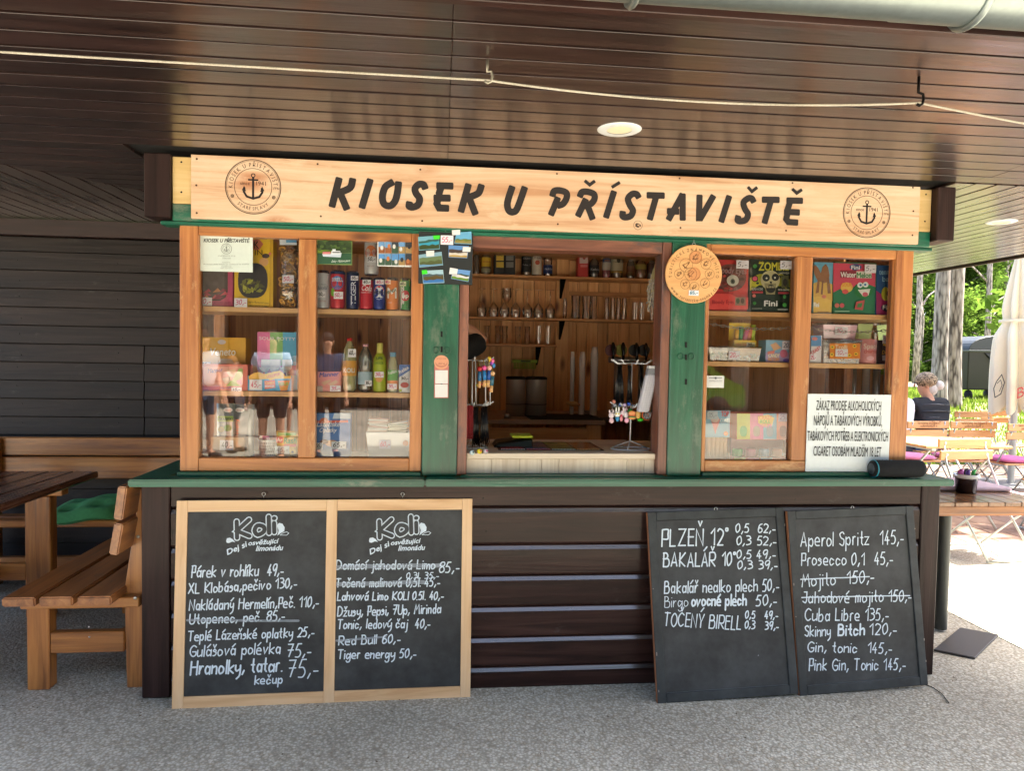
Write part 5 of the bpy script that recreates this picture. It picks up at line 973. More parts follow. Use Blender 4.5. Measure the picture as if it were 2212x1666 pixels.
# ------------------------------------------------------------------ inside the hatch: bottles, glasses, tools
def cl(px, Y): return at(px, 600, Y=Y).x
DKG = glassm('dark_bottle', (.10, .06, .03), 2, .03, .5); AMB = glassm('amber_spirit', (.45, .20, .06), 2.2, .03, .35); CLG = glassm('thin_glass', (.98, .98, .98), 3.6, .02, .03); BRN = glassm('brown_bottle', (.22, .12, .05), 2, .03, .5)
BP = [(.93, 0), (1, .03), (1, .58), (.86, .68), (.42, .78), (.36, .93)]
BY = 2.215
def spirit(label, cx5, w5, top5, mat, labs, cap=(30, 26, 24), prof=BP, square=False):
    """cx5, w5, top5 are read from the enlarged view of the shelf"""
    px = 988.3+cx5*.2159; hw = w5*.2159/2; yt = 488.6+top5*.2159
    it = bottle('spirit_bottle', label, px-hw, px+hw, yt, 597, BY+rr.uniform(0, .02), prof, mat, IS1, cap, 'bottles on the top bar shelf', lab=[(a, b_, c, 1.0) for a, b_, c in labs], n=6 if square else 18); return it
def blab(it, txt, rgb, h0, hh): 
    R, c = it.R, it.c; z = it.e.location.z+it.H*h0; y = it.Y-.002; vs, fs, x0, tw = fmesh(txt); k = 1.7*R/tw; b = MB(); b.flat = True
    b.add([(c.x-.85*R+(vx-x0)*k, y-.001, z+vy/CAPH*it.H*hh) for vx, vy in vs], fs); B('lettering', b, col(*rgb, .5), it.e)
it = spirit('dark bottle at the far left of the top bar shelf', 190, 70, 200, DKG, [])
it = spirit('rum bottle with oval yellow label on the top bar shelf', 288, 98, 205, BRN, [(.08, .22, (150, 150, 120)), (.28, .62, (226, 190, 50))], (200, 160, 40)); blab(it, 'HAVANA', (180, 60, 40), .42, .08)
for cx, c, s in ((425, (222, 190, 60), 'black herb liqueur box with yellow label'), (523, (130, 130, 126), 'black herb liqueur box with grey label')):
    px = 988.3+cx*.2159; q = Item('liqueur_box', s, 'box', (px-12, 537, px+12, 597), BY, .09, (14, 14, 16), IS1, 'liqueur boxes on the top bar shelf'); q.r(px-8, 538, px+8, 563, c); q.r(px-8, 566, px+8, 578, c); q.t('FERNET', px-7, 553, px+7, 6, (30, 28, 20), bold=.0006); q.t('STOCK', px-5, 545, px+5, 3, (30, 28, 20))
it = spirit('square whiskey bottle with black label on the top bar shelf', 695, 98, 215, AMB, [(.12, .70, (26, 26, 28))], (20, 20, 20)); blab(it, "JACK DANIEL'S", (190, 190, 190), .58, .07); blab(it, 'No.7', (170, 170, 170), .35, .06)
it = spirit('bourbon bottle with white label on the top bar shelf', 800, 98, 205, AMB, [(.05, .72, (220, 212, 195))], (230, 225, 215)); blab(it, 'JIM BEAM', (50, 40, 40), .58, .08); it.ov(988.3+800*.2159, 567, 5, 5, (190, 90, 60))
it = spirit('clear gin bottle with blue label on the top bar shelf', 912, 90, 215, CLG, [(.10, .40, (40, 60, 120))], (170, 180, 190)); blab(it, 'FINLANDIA', (190, 200, 220), .22, .06)
q = Item('liqueur_box', 'red and white gift box of spirits on the right of the top bar shelf', 'box', (1249, 544, 1271, 597), BY, .09, (206, 60, 56), IS1, 'liqueur boxes on the top bar shelf'); q.r(1252, 545, 1270, 569, (225, 205, 200)); q.ov(1262, 553, 4, 8, (190, 90, 80)); q.r(1254, 572, 1270, 577, (226, 130, 125))
it = spirit('dark green bottle with black square label on the top bar shelf', 1378, 98, 262, DKG, [(.18, .50, (18, 18, 20))], (200, 200, 196)); blab(it, 'Kofola', (200, 200, 200), .28, .09)
it = spirit('orange aperitif bottle with blue label on the top bar shelf', 1500, 80, 262, glassm('red_spirit', (.4, .04, .06), 2, .03, .4), [(.3, .62, (205, 200, 190)), (.62, .8, (50, 80, 130))], (60, 100, 150)); blab(it, 'APEROL', (220, 140, 50), .64, .08)
it = spirit('wide rum bottle with pale label on the top bar shelf', 1610, 118, 270, AMB, [(.30, .76, (196, 190, 160)), (.22, .28, (190, 150, 50))], (200, 180, 90)); blab(it, 'Captain Morgan', (40, 60, 60), .62, .07); it.ov(988.3+1612*.2159, 562, 4, 6, (60, 56, 40))
it = spirit('chocolate liqueur bottle with cream label on the top bar shelf', 1745, 80, 275, DKG, [(.1, .5, (120, 80, 50)), (.1, .28, (190, 170, 110))], (40, 26, 20)); blab(it, 'BOŽKOV', (190, 180, 170), .7, .08)
it = spirit('round honey-coloured bottle on the top bar shelf', 1850, 110, 280, AMB, [(.4, .6, (170, 150, 70))], (200, 190, 90))
it = spirit('dark bottle with round label at the right end of the top bar shelf', 1955, 90, 285, DKG, [(.25, .66, (70, 44, 34))], (30, 24, 20)); blab(it, 'BOŽKOV', (170, 160, 150), .66, .08)
WG = [(.001, .0), (.55, .0), (.9, .004), (.06, .02), (.06, .46), (.3, .5), (.95, .66), (1, .8), (.84, 1)]
def glass(label, px, py0, py1, wpx, z0, Y=SY+.05, inv=False, prof=WG, group='glasses on the bar shelves', base=None):
    c = at(px, py1, Y=Y); R = at(px+wpx/2, py1, Y=Y).x-c.x; H = at(px, py0, Y=Y).z-at(px, py1, Y=Y).z; P = [(r*R, (1-h)*H if inv else h*H) for r, h in prof]
    if inv: P = P[::-1]
    return T('glass', MB().lathe(P, (c.x, Y, (z0 if z0 is not None else c.z)+.001), 18), CLG, label, 'glass', group)
ords = ['first', 'second', 'third', 'fourth', 'fifth', 'sixth', 'seventh', 'eighth', 'ninth', 'tenth']
for k, cx in enumerate((240, 360, 468, 580, 698, 806, 925)): glass('upturned wine glass, %s from the left on the middle bar shelf' % ords[k], 988.3+cx*.2159, 488.6+620*.2159+4, 687, 23, IS2, inv=True)
glass('upright wine glass standing above the row on the middle bar shelf', 988.3+490*.2159, 622, 687, 22, IS2, Y=SY+.13)
TU = [(.001, .0), (.72, .0), (.76, .05), (.97, .98), (1, 1)]; MUG = [(.001, .0), (.9, 0), (.95, .05), (.82, .45), (1, .8), (.96, 1)]
for k, (cx, w) in enumerate(((1180, 95), (1290, 100), (1365, 60))): glass('rounded beer glass, %s from the left in the dark recess' % ords[k], 988.3+cx*.2159, 636, 687, w*.2159, IS2, prof=MUG)
for k, cx in enumerate((1492, 1552, 1608, 1665)): glass('tall upturned tumbler, %s from the left in the recess' % ords[k], 988.3+cx*.2159, 640, 687, 12, IS2, inv=True, prof=TU)
for k, cx in enumerate((1770, 1840, 1945)): glass('small tumbler, %s from the left beside the dried flowers' % ords[k], 988.3+cx*.2159, 648, 687, 13, IS2, prof=TU)
glass('slim clear vase in front of the bar shelf post', 988.3+1072*.2159, 642, 687, 9, IS2, Y=SY+.02, prof=[(.001, 0), (.9, 0), (1, .3), (.95, .8), (.6, .93), (.6, 1)])
for k, cx in enumerate((290, 400, 470, 600, 695)):
    for j in range(2): glass('stacked whisky tumbler, %s column, %s row, on the lowest bar shelf' % (ords[k], 'lower' if j == 0 else 'upper'), 988.3+cx*.2159, 723, 742, 15, IS3+.001+(at(1100, 723, Y=SY).z-at(1100, 742, Y=SY).z)*j, prof=TU)
for k, cx in enumerate((808, 908)): glass('tall straight glass, %s at the right end of the lowest bar shelf' % ords[k], 988.3+cx*.2159, 701, 742, 11, IS3, prof=TU)
# cups in tall stacks on the work counter
for k, (cx, y0, w) in enumerate(((1235, 760, 10), (1256, 760, 14), (1282, 750, 17))):
    Y = 1.9; c = at(cx, 870, Y=Y); R = at(cx+w/2, 800, Y=Y).x-at(cx, 800, Y=Y).x; z1 = at(cx, y0, Y=Y).z; e = E('cup_stack', 'stack of clear plastic cups, %s from the left on the work counter' % ords[k], 'cup stack', (c.x, Y, wz), 'cup stacks')
    n = 22; b = MB(); b.lathe([q for i in range(n) for q in ((R*1.04, wz+.001+(z1-wz)*.93*i/n), (R*.9, wz+.001+(z1-wz)*.93*(i+.7)/n))]+[(R*.75, z1), (.001, z1)], (c.x, Y, 0), 16); B('cups', b, glassm('cup_plastic', (.95, .96, .95), 2.5, .15, .65), e)
# steel canisters
for k, (x0, x1) in enumerate(((1095, 1137), (1138, 1184))):
    Y = 1.75; c = at((x0+x1)/2, 850, Y=Y); R = (at(x1, 850, Y=Y).x-at(x0, 850, Y=Y).x)/2; z1 = at(1140, 816, Y=Y).z; e = E('steel_canister', ['left', 'right'][k]+' brushed steel canister with black lid on the work counter', 'canister', (c.x, Y+R, wz), 'steel canisters')
    B('body', MB().lathe([(.001, wz+.001), (R, wz+.001), (R, z1-.012)], (c.x, Y+R, 0), 28), col(185, 178, 168, .42, .25), e); B('band', MB().lathe([(R+.001, wz+.08), (R+.001, wz+.084)], (c.x, Y+R, 0), 28), BLACK, e); B('lid', MB().lathe([(R+.003, z1-.014), (R+.003, z1), (R*.9, z1+.006), (.001, z1+.006)], (c.x, Y+R, 0), 28), BLACK, e)
# green wall basket
e = E('wall_basket', 'lime green plastic basket hanging on the inside pine wall', 'basket', at(1133, 786, Y=2.3), None); a = at(1108, 777, Y=2.3); c = at(1160, 796, Y=2.3); LG_ = col(160, 190, 40, .5)
B('rim', MB().box(a.x, c.x, 2.30, BWY-.003, a.z-.022, a.z), LG_, e); B('grip', MB().box(a.x+.06, c.x-.05, 2.297, 2.3, a.z-.016, a.z-.006), BLACK, e)
n = 14
b = MB()
for k in range(n+1): 
    x = a.x+.012+(c.x-a.x-.024)*k/n; b.box(x-.003, x+.003, 2.305, 2.312, c.z, a.z-.022)
B('bars', b, LG_, e)['kind'] = 'stuff'; B('base', MB().box(a.x+.012, c.x-.012, 2.305, BWY-.003, c.z-.004, c.z), LG_, e)
# beer taps
e = E('beer_tap', 'steel beer tap column with four black handles inside the hatch', 'beer tap', at(1355, 800, Y=1.6)); T0 = 1.6
bx0, bx1 = at(1318, 780, Y=T0).x, at(1405, 780, Y=T0).x; zt = at(1360, 778, Y=T0).z; B('tap_bar', MB().tube([(bx0, T0+.03, zt), (bx1, T0+.03, zt)], .022, 14), STEEL, e)
for px in (1335, 1388): X = at(px, 800, Y=T0).x; B('column', MB().tube([(X, T0+.03, wz), (X, T0+.03, zt)], .02, 12), STEEL, e)
for k, (px, c) in enumerate(((1324, (110, 50, 60)), (1345.7, (150, 150, 60)), (1374.6, (30, 32, 34)), (1395, (30, 32, 34)))):
    p = at(px, 770, Y=T0-.02); g = B('tap_handle', MB().tube([(p.x, T0-.03, zt), (p.x, T0-.035, zt+.04), (p.x, T0-.02, zt+.09), (p.x, T0-.015, zt+.115)], [.006, .011, .016, .007], 10), col(14, 14, 15, .25), e)
    B('badge', MB().lathe([(.001, -.004), (.040, -.004), (.040, .004), (.001, .004)], (at(px-4, 757, Y=T0).x, T0, at(px-4, 757, Y=T0).z), 24, M=Matrix.Rotation(math.pi/2, 4, 'X'), sm=False), col(*c, .3), g)
# small things on the work counter
T('bread_roll', MB().ell(at(1238, 873, Y=1.65), (.048, .018, .017), 14, M=Euler((0, .12, -.3)).to_matrix().to_4x4()), col(214, 168, 110, .7, var=.25), 'pale baguette piece lying on the inside work counter', 'bread')
T('paper_slip', MB().box(at(1171, 878, Y=1.6).x, at(1197, 878, Y=1.6).x, 1.58, 1.66, wz+.001, wz+.003), WHITE, 'white paper slip on the inside work counter', 'paper'); c = at(1095, 876, Y=1.6)
T('small_tin', MB().lathe([(.001, wz+.001), (.02, wz+.001), (.02, wz+.025), (.016, wz+.03), (.001, wz+.03)], (c.x, 1.6, 0), 16), STEEL, 'small steel tin on the left of the inside work counter', 'tin')
T('cutting_mat', MB().box(at(1145, 885, Y=1.55).x, at(1300, 885, Y=1.55).x, 1.51, 1.95, wz+.0005, wz+.006), BLACK, 'black mat on the inside work counter', 'mat')
# hanging dried lavender
e = E('dried_flowers', 'bunch of dried grey lavender hanging upside down inside the hatch', 'dried flowers', at(1422, 545, Y=.2)); top = at(1421, 552, Y=.2); b = MB(); b2 = MB()
for k in range(46):
    end = at(1407+rr.uniform(-10, 12), 664+rr.uniform(-40, 8), Y=.2+rr.uniform(-.03, .03)); mid = top.lerp(end, .5)+Vector((rr.uniform(-.006, .006), 0, 0)); b.tube([top, mid, end], .0014, 4)
    for j in range(8): p = mid.lerp(end, .45+.55*j/7)+Vector((rr.uniform(-.003, .003), rr.uniform(-.004, .004), 0)); b2.ell(p, (.0042, .0042, .0055), 5)
tag(B('stems', b, col(176, 162, 116, .9), e), kind='stuff'); tag(B('flower_heads', b2, col(168, 158, 146, .95, var=.3), e), kind='stuff'); B('clip', MB().box(top.x-.01, top.x+.01, .19, .21, top.z-.004, top.z+.006), WHITE, e)
# terminal and menu mats on the counter
e = E('card_terminal', 'black wedge-shaped payment terminal with lime lid on the serving counter', 'terminal', at(1130, 965, Y=.25)); a = at(1106, 950, Y=.24); c = at(1150, 962, Y=.24)
b = MB(); b.add([(a.x-.09, .22, cz), (c.x, .20, cz), (c.x, .34, cz), (a.x-.09, .34, cz), (a.x-.07, .23, cz+.02), (c.x-.004, .21, cz+.042), (c.x-.004, .33, cz+.047), (a.x-.07, .33, cz+.028)], [(0, 1, 2, 3), (4, 5, 6, 7), (0, 1, 5, 4), (1, 2, 6, 5), (2, 3, 7, 6), (3, 0, 4, 7)]); B('body', b, col(12, 12, 14, .3), e, .006)
B('lid', MB().box(a.x-.004, c.x, .205, .33, cz+.045, cz+.056), col(196, 214, 60, .3), e, .005)
e = E('menu_mat', 'row of colourful laminated menu sheets lying on the serving counter', 'menu sheets', at(1210, 965, Y=.2)); X0, X1 = at(1075, 972, Y=.16).x, at(1300, 972, Y=.16).x
B('mat', MB().box(X0, X1, .115, .42, cz+.0005, cz+.003), col(26, 28, 34, .25), e)
for k in range(4):
    x0 = X0+.01+(X1-X0-.02)*k/4; x1 = x0+(X1-X0-.02)/4-.006
    for j in range(3):
        y0 = .15+j*.085; B('printed_sheet', MB().box(x0+(.0 if j else .004), x1, y0, y0+.08, cz+.0032, cz+.0042), col(*[[(190, 60, 60), (90, 110, 150), (130, 140, 70), (190, 120, 50)], [(200, 180, 120), (140, 70, 60), (150, 150, 90), (160, 90, 40)], [(170, 60, 50), (100, 120, 160), (170, 170, 110), (190, 130, 60)]][j][k], .2), e)
    b = MB()
    for j in range(16): b.box(x0+.004+j*(x1-x0)/16, x0+.004+(j+.55)*(x1-x0)/16, .125, .130, cz+.003, cz+.0055)
    B('edge_teeth', b, [WHITEM, col(220, 90, 90), WHITEM, col(226, 190, 140)][k], e)['kind'] = 'stuff'
# keychain racks
def rack(label, px, Y, ztop, zmid, base=True, tiers=None, bpx=(1310, 1393)):
    c = at(px, 960, Y=Y); e = E('keychain_rack', label, 'rack', (c.x, Y, cz), 'keychain racks on the counter'); r = .003
    B('pole', MB().tube([(c.x, Y, cz+.035), (c.x, Y, ztop)], r, 8), WHITEM, e)
    if base:
        R = (at(bpx[1], 965, Y=Y).x-at(bpx[0], 965, Y=Y).x)/2; B('base_ring', MB().tube([(c.x+R*math.cos(a), Y+R*.7*math.sin(a), cz+.004) for a in [i*math.tau/28 for i in range(28)]], r, 8, closed=True), WHITEM, e)
        for a in (.3, 2.4, 4.4): B('foot', MB().tube([(c.x, Y, cz+.04), (c.x+R*math.cos(a), Y+R*.7*math.sin(a), cz+.005)], r*.9, 6), WHITEM, e)
    for z in (ztop, zmid):
        for a in (-2.9, -2.3, -1.5, -.7, .0, .7, 2.9):
            L = .098; d = Vector((math.cos(a), math.sin(a)*.8, 0)); p = Vector((c.x, Y, z)); B('prong', MB().tube([p, p+d*L*.7+Vector((0, 0, -.004)), p+d*L+Vector((0, 0, .014))], r*.9, 6), WHITEM, e)
    return e, c
zt2, zm2 = at(1360, 846-4, Y=.22).z, at(1360, 880, Y=.22).z
e, c = rack('white wire keychain rack at the right end of the serving counter', 1361, .17, at(1355, 784, Y=.17).z, at(1355, 876, Y=.17).z)
CORD = col(14, 16, 18, .25)
def cords(e, px, Y, y0, y1, n, sp, name='black_cords'):
    b = MB()
    for k in range(n):
        a = at(px+rr.uniform(-sp, sp)*.6, y0+rr.uniform(-2, 2), Y=Y+rr.uniform(-.02, .02)); z = at(px+rr.uniform(-sp, sp), y1+rr.uniform(-10, 4), Y=a.y); b.tube([a, a.lerp(z, .5)+Vector((rr.uniform(-.004, .004), rr.uniform(-.004, .004), 0)), z], .0014, 5)
    return tag(T(name, b, CORD, {1: ''}.get(0, 'x'), 'cords'), kind=None)
def cordset(label, *a):
    o = cords(None, *a); o['label'] = label; o['group'] = 'bundles of black cords'; return o
cordset('thick bundle of black neck cords hanging left on the right rack', 1338, .16, 790, 873, 34, 10)
cordset('bundle of black neck cords hanging in the middle of the right rack', 1360, .15, 790, 873, 22, 7)
cordset('bundle of black neck cords beside the white dispenser', 1386, .19, 790, 868, 18, 6)
def blobs(name, label, cat, parts, group='novelty keychains on the right rack'):
    c0 = at(*parts[0][0], Y=parts[0][3]); e = E(name, label, cat, c0, group)
    for q in parts:
        (px, py), (rx, rz), rgb, Y = q[:4]; c = at(px, py, Y=Y); k = 1/ (FPX/(Y-CAM.y)); B(q[4] if len(q) > 4 else 'body', MB().ell(c, (rx*k, min(rx, rz)*k*.6, rz*k), 12), col(*rgb, .4), e)
    top = c0; B('ring', MB().tube([(top.x, top.y, top.z+.012), (top.x+.003, top.y, top.z+.03), (top.x, top.y, top.z+.05)], .0012, 5), STEEL, e); return e
WP = (232, 214, 220)
blobs('animal_keychain', 'white and pink animal keychain, leftmost of the row under the right rack', 'keychain', [((1321, 897), (6.5, 7), WP, .11, 'head'), ((1321, 909), (5.5, 6), (230, 190, 200), .11), ((1317, 889), (2, 4), WP, .11, 'ear'), ((1325, 889), (2, 4), WP, .11, 'ear')])
blobs('animal_keychain', 'white rabbit keychain with yellow glasses and blue trousers', 'keychain', [((1334, 895), (7.5, 6.5), (240, 240, 236), .10, 'head'), ((1334, 905), (4.5, 6), (50, 140, 190), .10), ((1331, 885), (1.8, 6), (240, 240, 236), .10, 'ear'), ((1337, 885), (1.8, 6), (240, 240, 236), .10, 'ear'), ((1331, 894), (2.2, 1.6), (210, 190, 60), .092, 'lens'), ((1336.5, 894), (2.2, 1.6), (210, 190, 60), .092, 'lens')])
blobs('animal_keychain', 'pink rabbit keychain with red heart next to the blue-trousered one', 'keychain', [((1344, 893), (5, 6), (240, 220, 228), .105, 'head'), ((1342, 905), (4, 6), (236, 150, 160), .105), ((1347, 884), (1.6, 5), (240, 220, 228), .105, 'ear'), ((1342, 898), (3, 2.6), (210, 60, 90), .095, 'heart')])
blobs('animal_keychain', 'pale animal keychain with pink belly left of the burger', 'keychain', [((1352, 896), (6, 7), (226, 222, 230), .11, 'head'), ((1354, 908), (5.5, 6.5), (236, 176, 206), .11), ((1350, 887), (2, 5), (226, 222, 230), .11, 'ear')])
blobs('burger_keychain', 'rubber burger keychain hanging from the right rack', 'keychain', [((1365.5, 893), (8.8, 5.5), (230, 150, 90), .095, 'bun'), ((1365.5, 898), (9, 2), (200, 60, 50), .094, 'tomato'), ((1365.5, 900.5), (9.2, 1.9), (60, 130, 60), .093, 'lettuce'), ((1365.5, 903.5), (8.6, 3.2), (228, 160, 90), .095, 'bun')])
blobs('frog_keychain', 'green frog-like keychain behind the burger one', 'keychain', [((1361, 889), (6, 6), (60, 170, 60), .15), ((1383, 907), (7, 4), (50, 190, 40), .13, 'foot')])
e = blobs('donut_keychain', 'dark iced doughnut keychain with orange ring beside the burger', 'keychain', [((1378, 896), (7, 9), (236, 190, 110), .12), ((1380, 880+14), (5, 10), (226, 120, 60), .13)]); p = at(1397, 897, Y=.10); k = (.10-CAM.y)/FPX
B('dough', MB().tube([p+Vector((7.2*k*math.cos(a), 0, 7.2*k*math.sin(a))) for a in [i*math.tau/18 for i in range(18)]], 4.6*k, 10, closed=True), col(222, 110, 60, .4), e); B('icing', MB().tube([p+Vector((7*k*math.cos(a), -.004, 7*k*math.sin(a))) for a in [i*math.tau/18 for i in range(18)]], 3.6*k, 10, closed=True), col(40, 24, 24, .3), e)
for s in range(5): B('stripe', MB().tube([p+Vector(((-6+3*s)*k, -.0125, (-9 if s % 2 else -6)*k)), p+Vector(((-4+3*s)*k, -.0125, (8 if s % 2 else 7)*k))], .0008, 5), WHITEM, e)
blobs('avocado_keychain', 'green avocado slice keychain with yellow one behind it', 'keychain', [((1410, 893), (6, 11), (40, 110, 80), .13, 'skin'), ((1408, 894), (4.5, 8.5), (160, 190, 120), .122, 'flesh'), ((1417, 894), (4.5, 9), (236, 180, 40), .15, 'lemon')])
for k, (px, py, c_) in enumerate(((1326, 868, (210, 130, 110)), (1328, 876, (150, 160, 175)), (1340, 874, (90, 120, 190)), (1349, 875, (190, 170, 210)), (1358, 873, (50, 90, 200)), (1331, 882, (110, 120, 40)), (1352, 885, (230, 170, 190)), (1370, 878, (150, 150, 156)))):
    T('glass_charm', MB().ell(at(px, py, Y=.12+.01*(k % 3)), (.009, .008, .009), 10), col(*c_, .15), 'small round glass charm in '+['salmon', 'grey', 'steel blue', 'lilac', 'bright blue', 'olive', 'pink', 'silver'][k]+' among the keychain prongs', 'charm', 'glass charms')
# white dispenser hanging at the right
e = E('cup_dispenser', 'tilted white tube with grey band hanging at the right of the hatch', 'dispenser', at(1390, 890, Y=.09)); a, b_, c, d = (at(*q, Y=.09) for q in ((1400, 790), (1423, 791), (1400, 890), (1376, 890)))
def slabq(P, y0, y1): 
    b = MB(); b.add([(q.x, y, q.z) for y in (y0, y1) for q in P], [(0, 1, 2, 3), (4, 5, 6, 7), (0, 1, 5, 4), (1, 2, 6, 5), (2, 3, 7, 6), (3, 0, 4, 7)]); return b
B('tube', slabq([a.lerp(d, .18), b_.lerp(c, .18), c, d], .07, .11), col(214, 214, 222, .5), e, .006); B('grey_band', slabq([a.lerp(d, .06), b_.lerp(c, .06), b_.lerp(c, .179), a.lerp(d, .179)], .072, .108), col(140, 144, 150, .4), e, .002); B('top_edge', slabq([a, b_, b_.lerp(c, .059), a.lerp(d, .059)], .07, .11), WHITEM, e, .002)
for t in (.5, .75): B('rivet', MB().ell(a.lerp(b_, t)+Vector((0, -.02, -.006)), (.003, .002, .003), 8), STEEL, e)
b = MB()
for i in range(4): q0 = a.lerp(d, .2); q1 = b_.lerp(c, .2); x = (i+1)/5; b.tube([q0.lerp(q1, x)+Vector((0, -.0205, 0)), d.lerp(c, x)+Vector((0, -.0205, 0))], .0006, 4)
for i in range(22): q0 = a.lerp(d, .2+.78*i/22); q1 = b_.lerp(c, .2+.78*i/22); b.tube([q0+Vector((.003, -.0205, 0)), q1+Vector((-.003, -.0205, 0))], .0005, 4)
tag(B('grid_lines', b, col(190, 190, 204, .6), e), kind='stuff')
# left rack
e, c = rack('white wire souvenir rack behind the left jamb of the hatch', 1018, .20, at(1035, 778, Y=.2).z, at(1040, 874, Y=.2).z, True, None, (992, 1060))
for (px, y0, y1) in ((1027, 830, 877), (1048, 830, 877), (1058, 780, 985-110)): B('wire', MB().tube([at(px, 780, Y=.2), at(px+1, y1, Y=.2)], .0026, 6), WHITEM, e)
cordset('bundle of black neck cords on the left rack, nearest the jamb', 1028, .15, 880, 962, 30, 8); cordset('bundle of black neck cords on the left rack, nearer the terminal', 1046, .14, 880, 962, 38, 12)
for k, (px, y0, lab, c1, c2) in enumerate(((1036, 792, 'wooden doll keychain with red cap at the left of the cluster', (190, 50, 50), (60, 120, 170)), (1046, 790, 'wooden doll keychain with pink head and blue body', (236, 90, 160), (40, 130, 200)), (1057, 790, 'wooden doll keychain with pale pink head and navy body', (240, 180, 170), (40, 90, 170)), (1064, 802, 'wooden doll keychain with striped body at the right of the cluster', (222, 180, 130), (60, 110, 130)))):
    Y = .12; e = E('doll_keychain', lab, 'keychain', at(px, y0+30, Y=Y), 'wooden doll keychains'); s = rr.uniform(-2, 2)
    B('head', MB().ell(at(px, y0+5, Y=Y), (.0115, .0115, .0115), 12), col(*c1, .4), e); B('body', MB().tube([at(px, y0+11, Y=Y), at(px+s-1, y0+31, Y=Y)], .0085, 12), col(*c2, .4), e); B('wooden_peg', MB().tube([at(px+s-1, y0+31, Y=Y), at(px+s-2, y0+46, Y=Y)], .0078, 12), col(222, 176, 120, .5), e); B('string', MB().tube([at(px, y0, Y=Y), at(px-2, y0-14, Y=Y+.02)], .0014, 5), col(200, 170, 40, .6), e)
    B('bead', MB().ell(at(px-6, y0+40, Y=Y), (.005, .005, .005), 8), col(*rr.choice([(220, 190, 40), (200, 60, 50)]), .4), e)
b = MB(); 
for t in range(7): p = at(1003, 792+rr.uniform(-2, 2), Y=.14); R1_ = .026; b.tube([p+Vector(((R1_-.0025*t)*.65*math.cos(a), -.004*t+.012, (R1_*1.2-.003*t)*math.sin(a)-.01)) for a in [i*math.tau/20 for i in range(20)]], .0024, 6, closed=True)
T('bead_bracelets', b, col(150, 44, 60, .25, var=.5), 'ring-shaped bundle of dark red bead bracelets by the left jamb', 'bracelets'); b = MB()
for k in range(120): b.ell(at(1001+rr.uniform(-4, 9), rr.uniform(800, 816), Y=.14+rr.uniform(-.015, .015)), (.0035, .0035, .0035), 5)
tag(T('bead_tassels', b, col(160, 40, 50, .3, var=.5), 'cluster of red beads hanging under the bracelets', 'beads')); b = MB()
for k in range(7):
    for j in range(34): b.ell(at(1009+k*1.9, 878+j*2.1+rr.uniform(-.5, .5), Y=.13+.006*(k % 3)), (.0032, .0032, .0032), 5)
T('red_necklaces', b, col(150, 24, 34, .35, var=.4), 'strands of red bead necklaces hanging beside the left jamb', 'necklaces')
for k in range(26): pass
for k, (px, py, c_, l_) in enumerate(((1020, 978, (196, 214, 214), 'pale'), (1036, 975, (226, 206, 40), 'yellow and green'), (1049, 975, (190, 180, 186), 'grey'))):
    p = at(px, py, Y=.0); e = E('ball_pendant', '%s ball pendant hanging over the counter edge' % l_, 'pendant', (p.x, .0, p.z-.012), 'ball pendants on black cords'); B('ball', MB().ell((p.x, .0, p.z), (.0115, .0115, .0115), 14), col(*c_, .2), e); B('patch', MB().ell((p.x+.003, -.006, p.z+.002), (.006, .0055, .006), 10), col(*[(60, 80, 80), (210, 80, 50), (150, 50, 90)][k], .3), e); B('cord', MB().tube([(p.x, .0, p.z+.011), (p.x, .02, cz+.008), (p.x+.005, .12, cz+.05)], .0012, 5), CORD, e)
for k, (px, py, c_) in enumerate(((1062, 786, (160, 80, 200)), (1066, 790, (60, 150, 210)), (1057, 776, (230, 200, 60)), (1064, 780, (230, 110, 160)))): T('soft_charm', MB().ell(at(px, py, Y=.15), (.009, .008, .012), 10), col(*c_, .4), ['violet', 'sky blue', 'yellow', 'pink'][k]+' soft charm on the upper prongs of the left rack', 'charm', 'soft charms')
b = MB()
for k in range(7): c = at(1040+k*2.2, 779, Y=.16+.004*k); b.tube([c+Vector((.011*math.cos(a), .002*math.sin(a), .013*math.sin(a)-.01)) for a in [i*math.tau/12 for i in range(12)]], .0011, 5, closed=True)
T('key_rings', b, STEEL, 'cluster of steel key rings threaded on a prong of the left rack', 'key rings')

# ------------------------------------------------------------------ menu boards
CHALK = col(216, 228, 234, .8, k=.92, var=.16); SMEAR = col(146, 152, 156, .9, var=.35)
def slate(name, c): 
    mt, n, p, N, L = nmat(name); tc = N('ShaderNodeTexCoord'); no = N('ShaderNodeTexNoise'); no.inputs['Scale'].default_value = 5; no.inputs['Detail'].default_value = 9; no.inputs['Roughness'].default_value = .7; L(tc.outputs['Object'], no.inputs[0])
    rp = ramp(n, no.outputs[0], [(.35, c), (.7, tuple(q*3.2+.014 for q in c))], L); L(rp.outputs[0], p.inputs['Base Color']); p.inputs['Roughness'].default_value = .62; return mt
SLATE = slate('slate_paint', (.0115, .0125, .0125)); SLATE2 = slate('black_painted_wood', (.010, .012, .012)); 
BFX = wood('board_frame_x', [(.58, .33, .15), (.72, .46, .24), (.78, .54, .31)], 'x', .5, .1, 20, .2, rvar=.03); BFZ = wood('board_frame_z', [(.58, .33, .15), (.72, .46, .24), (.78, .54, .31)], 'z', .5, .1, 20, .2, rvar=.03)
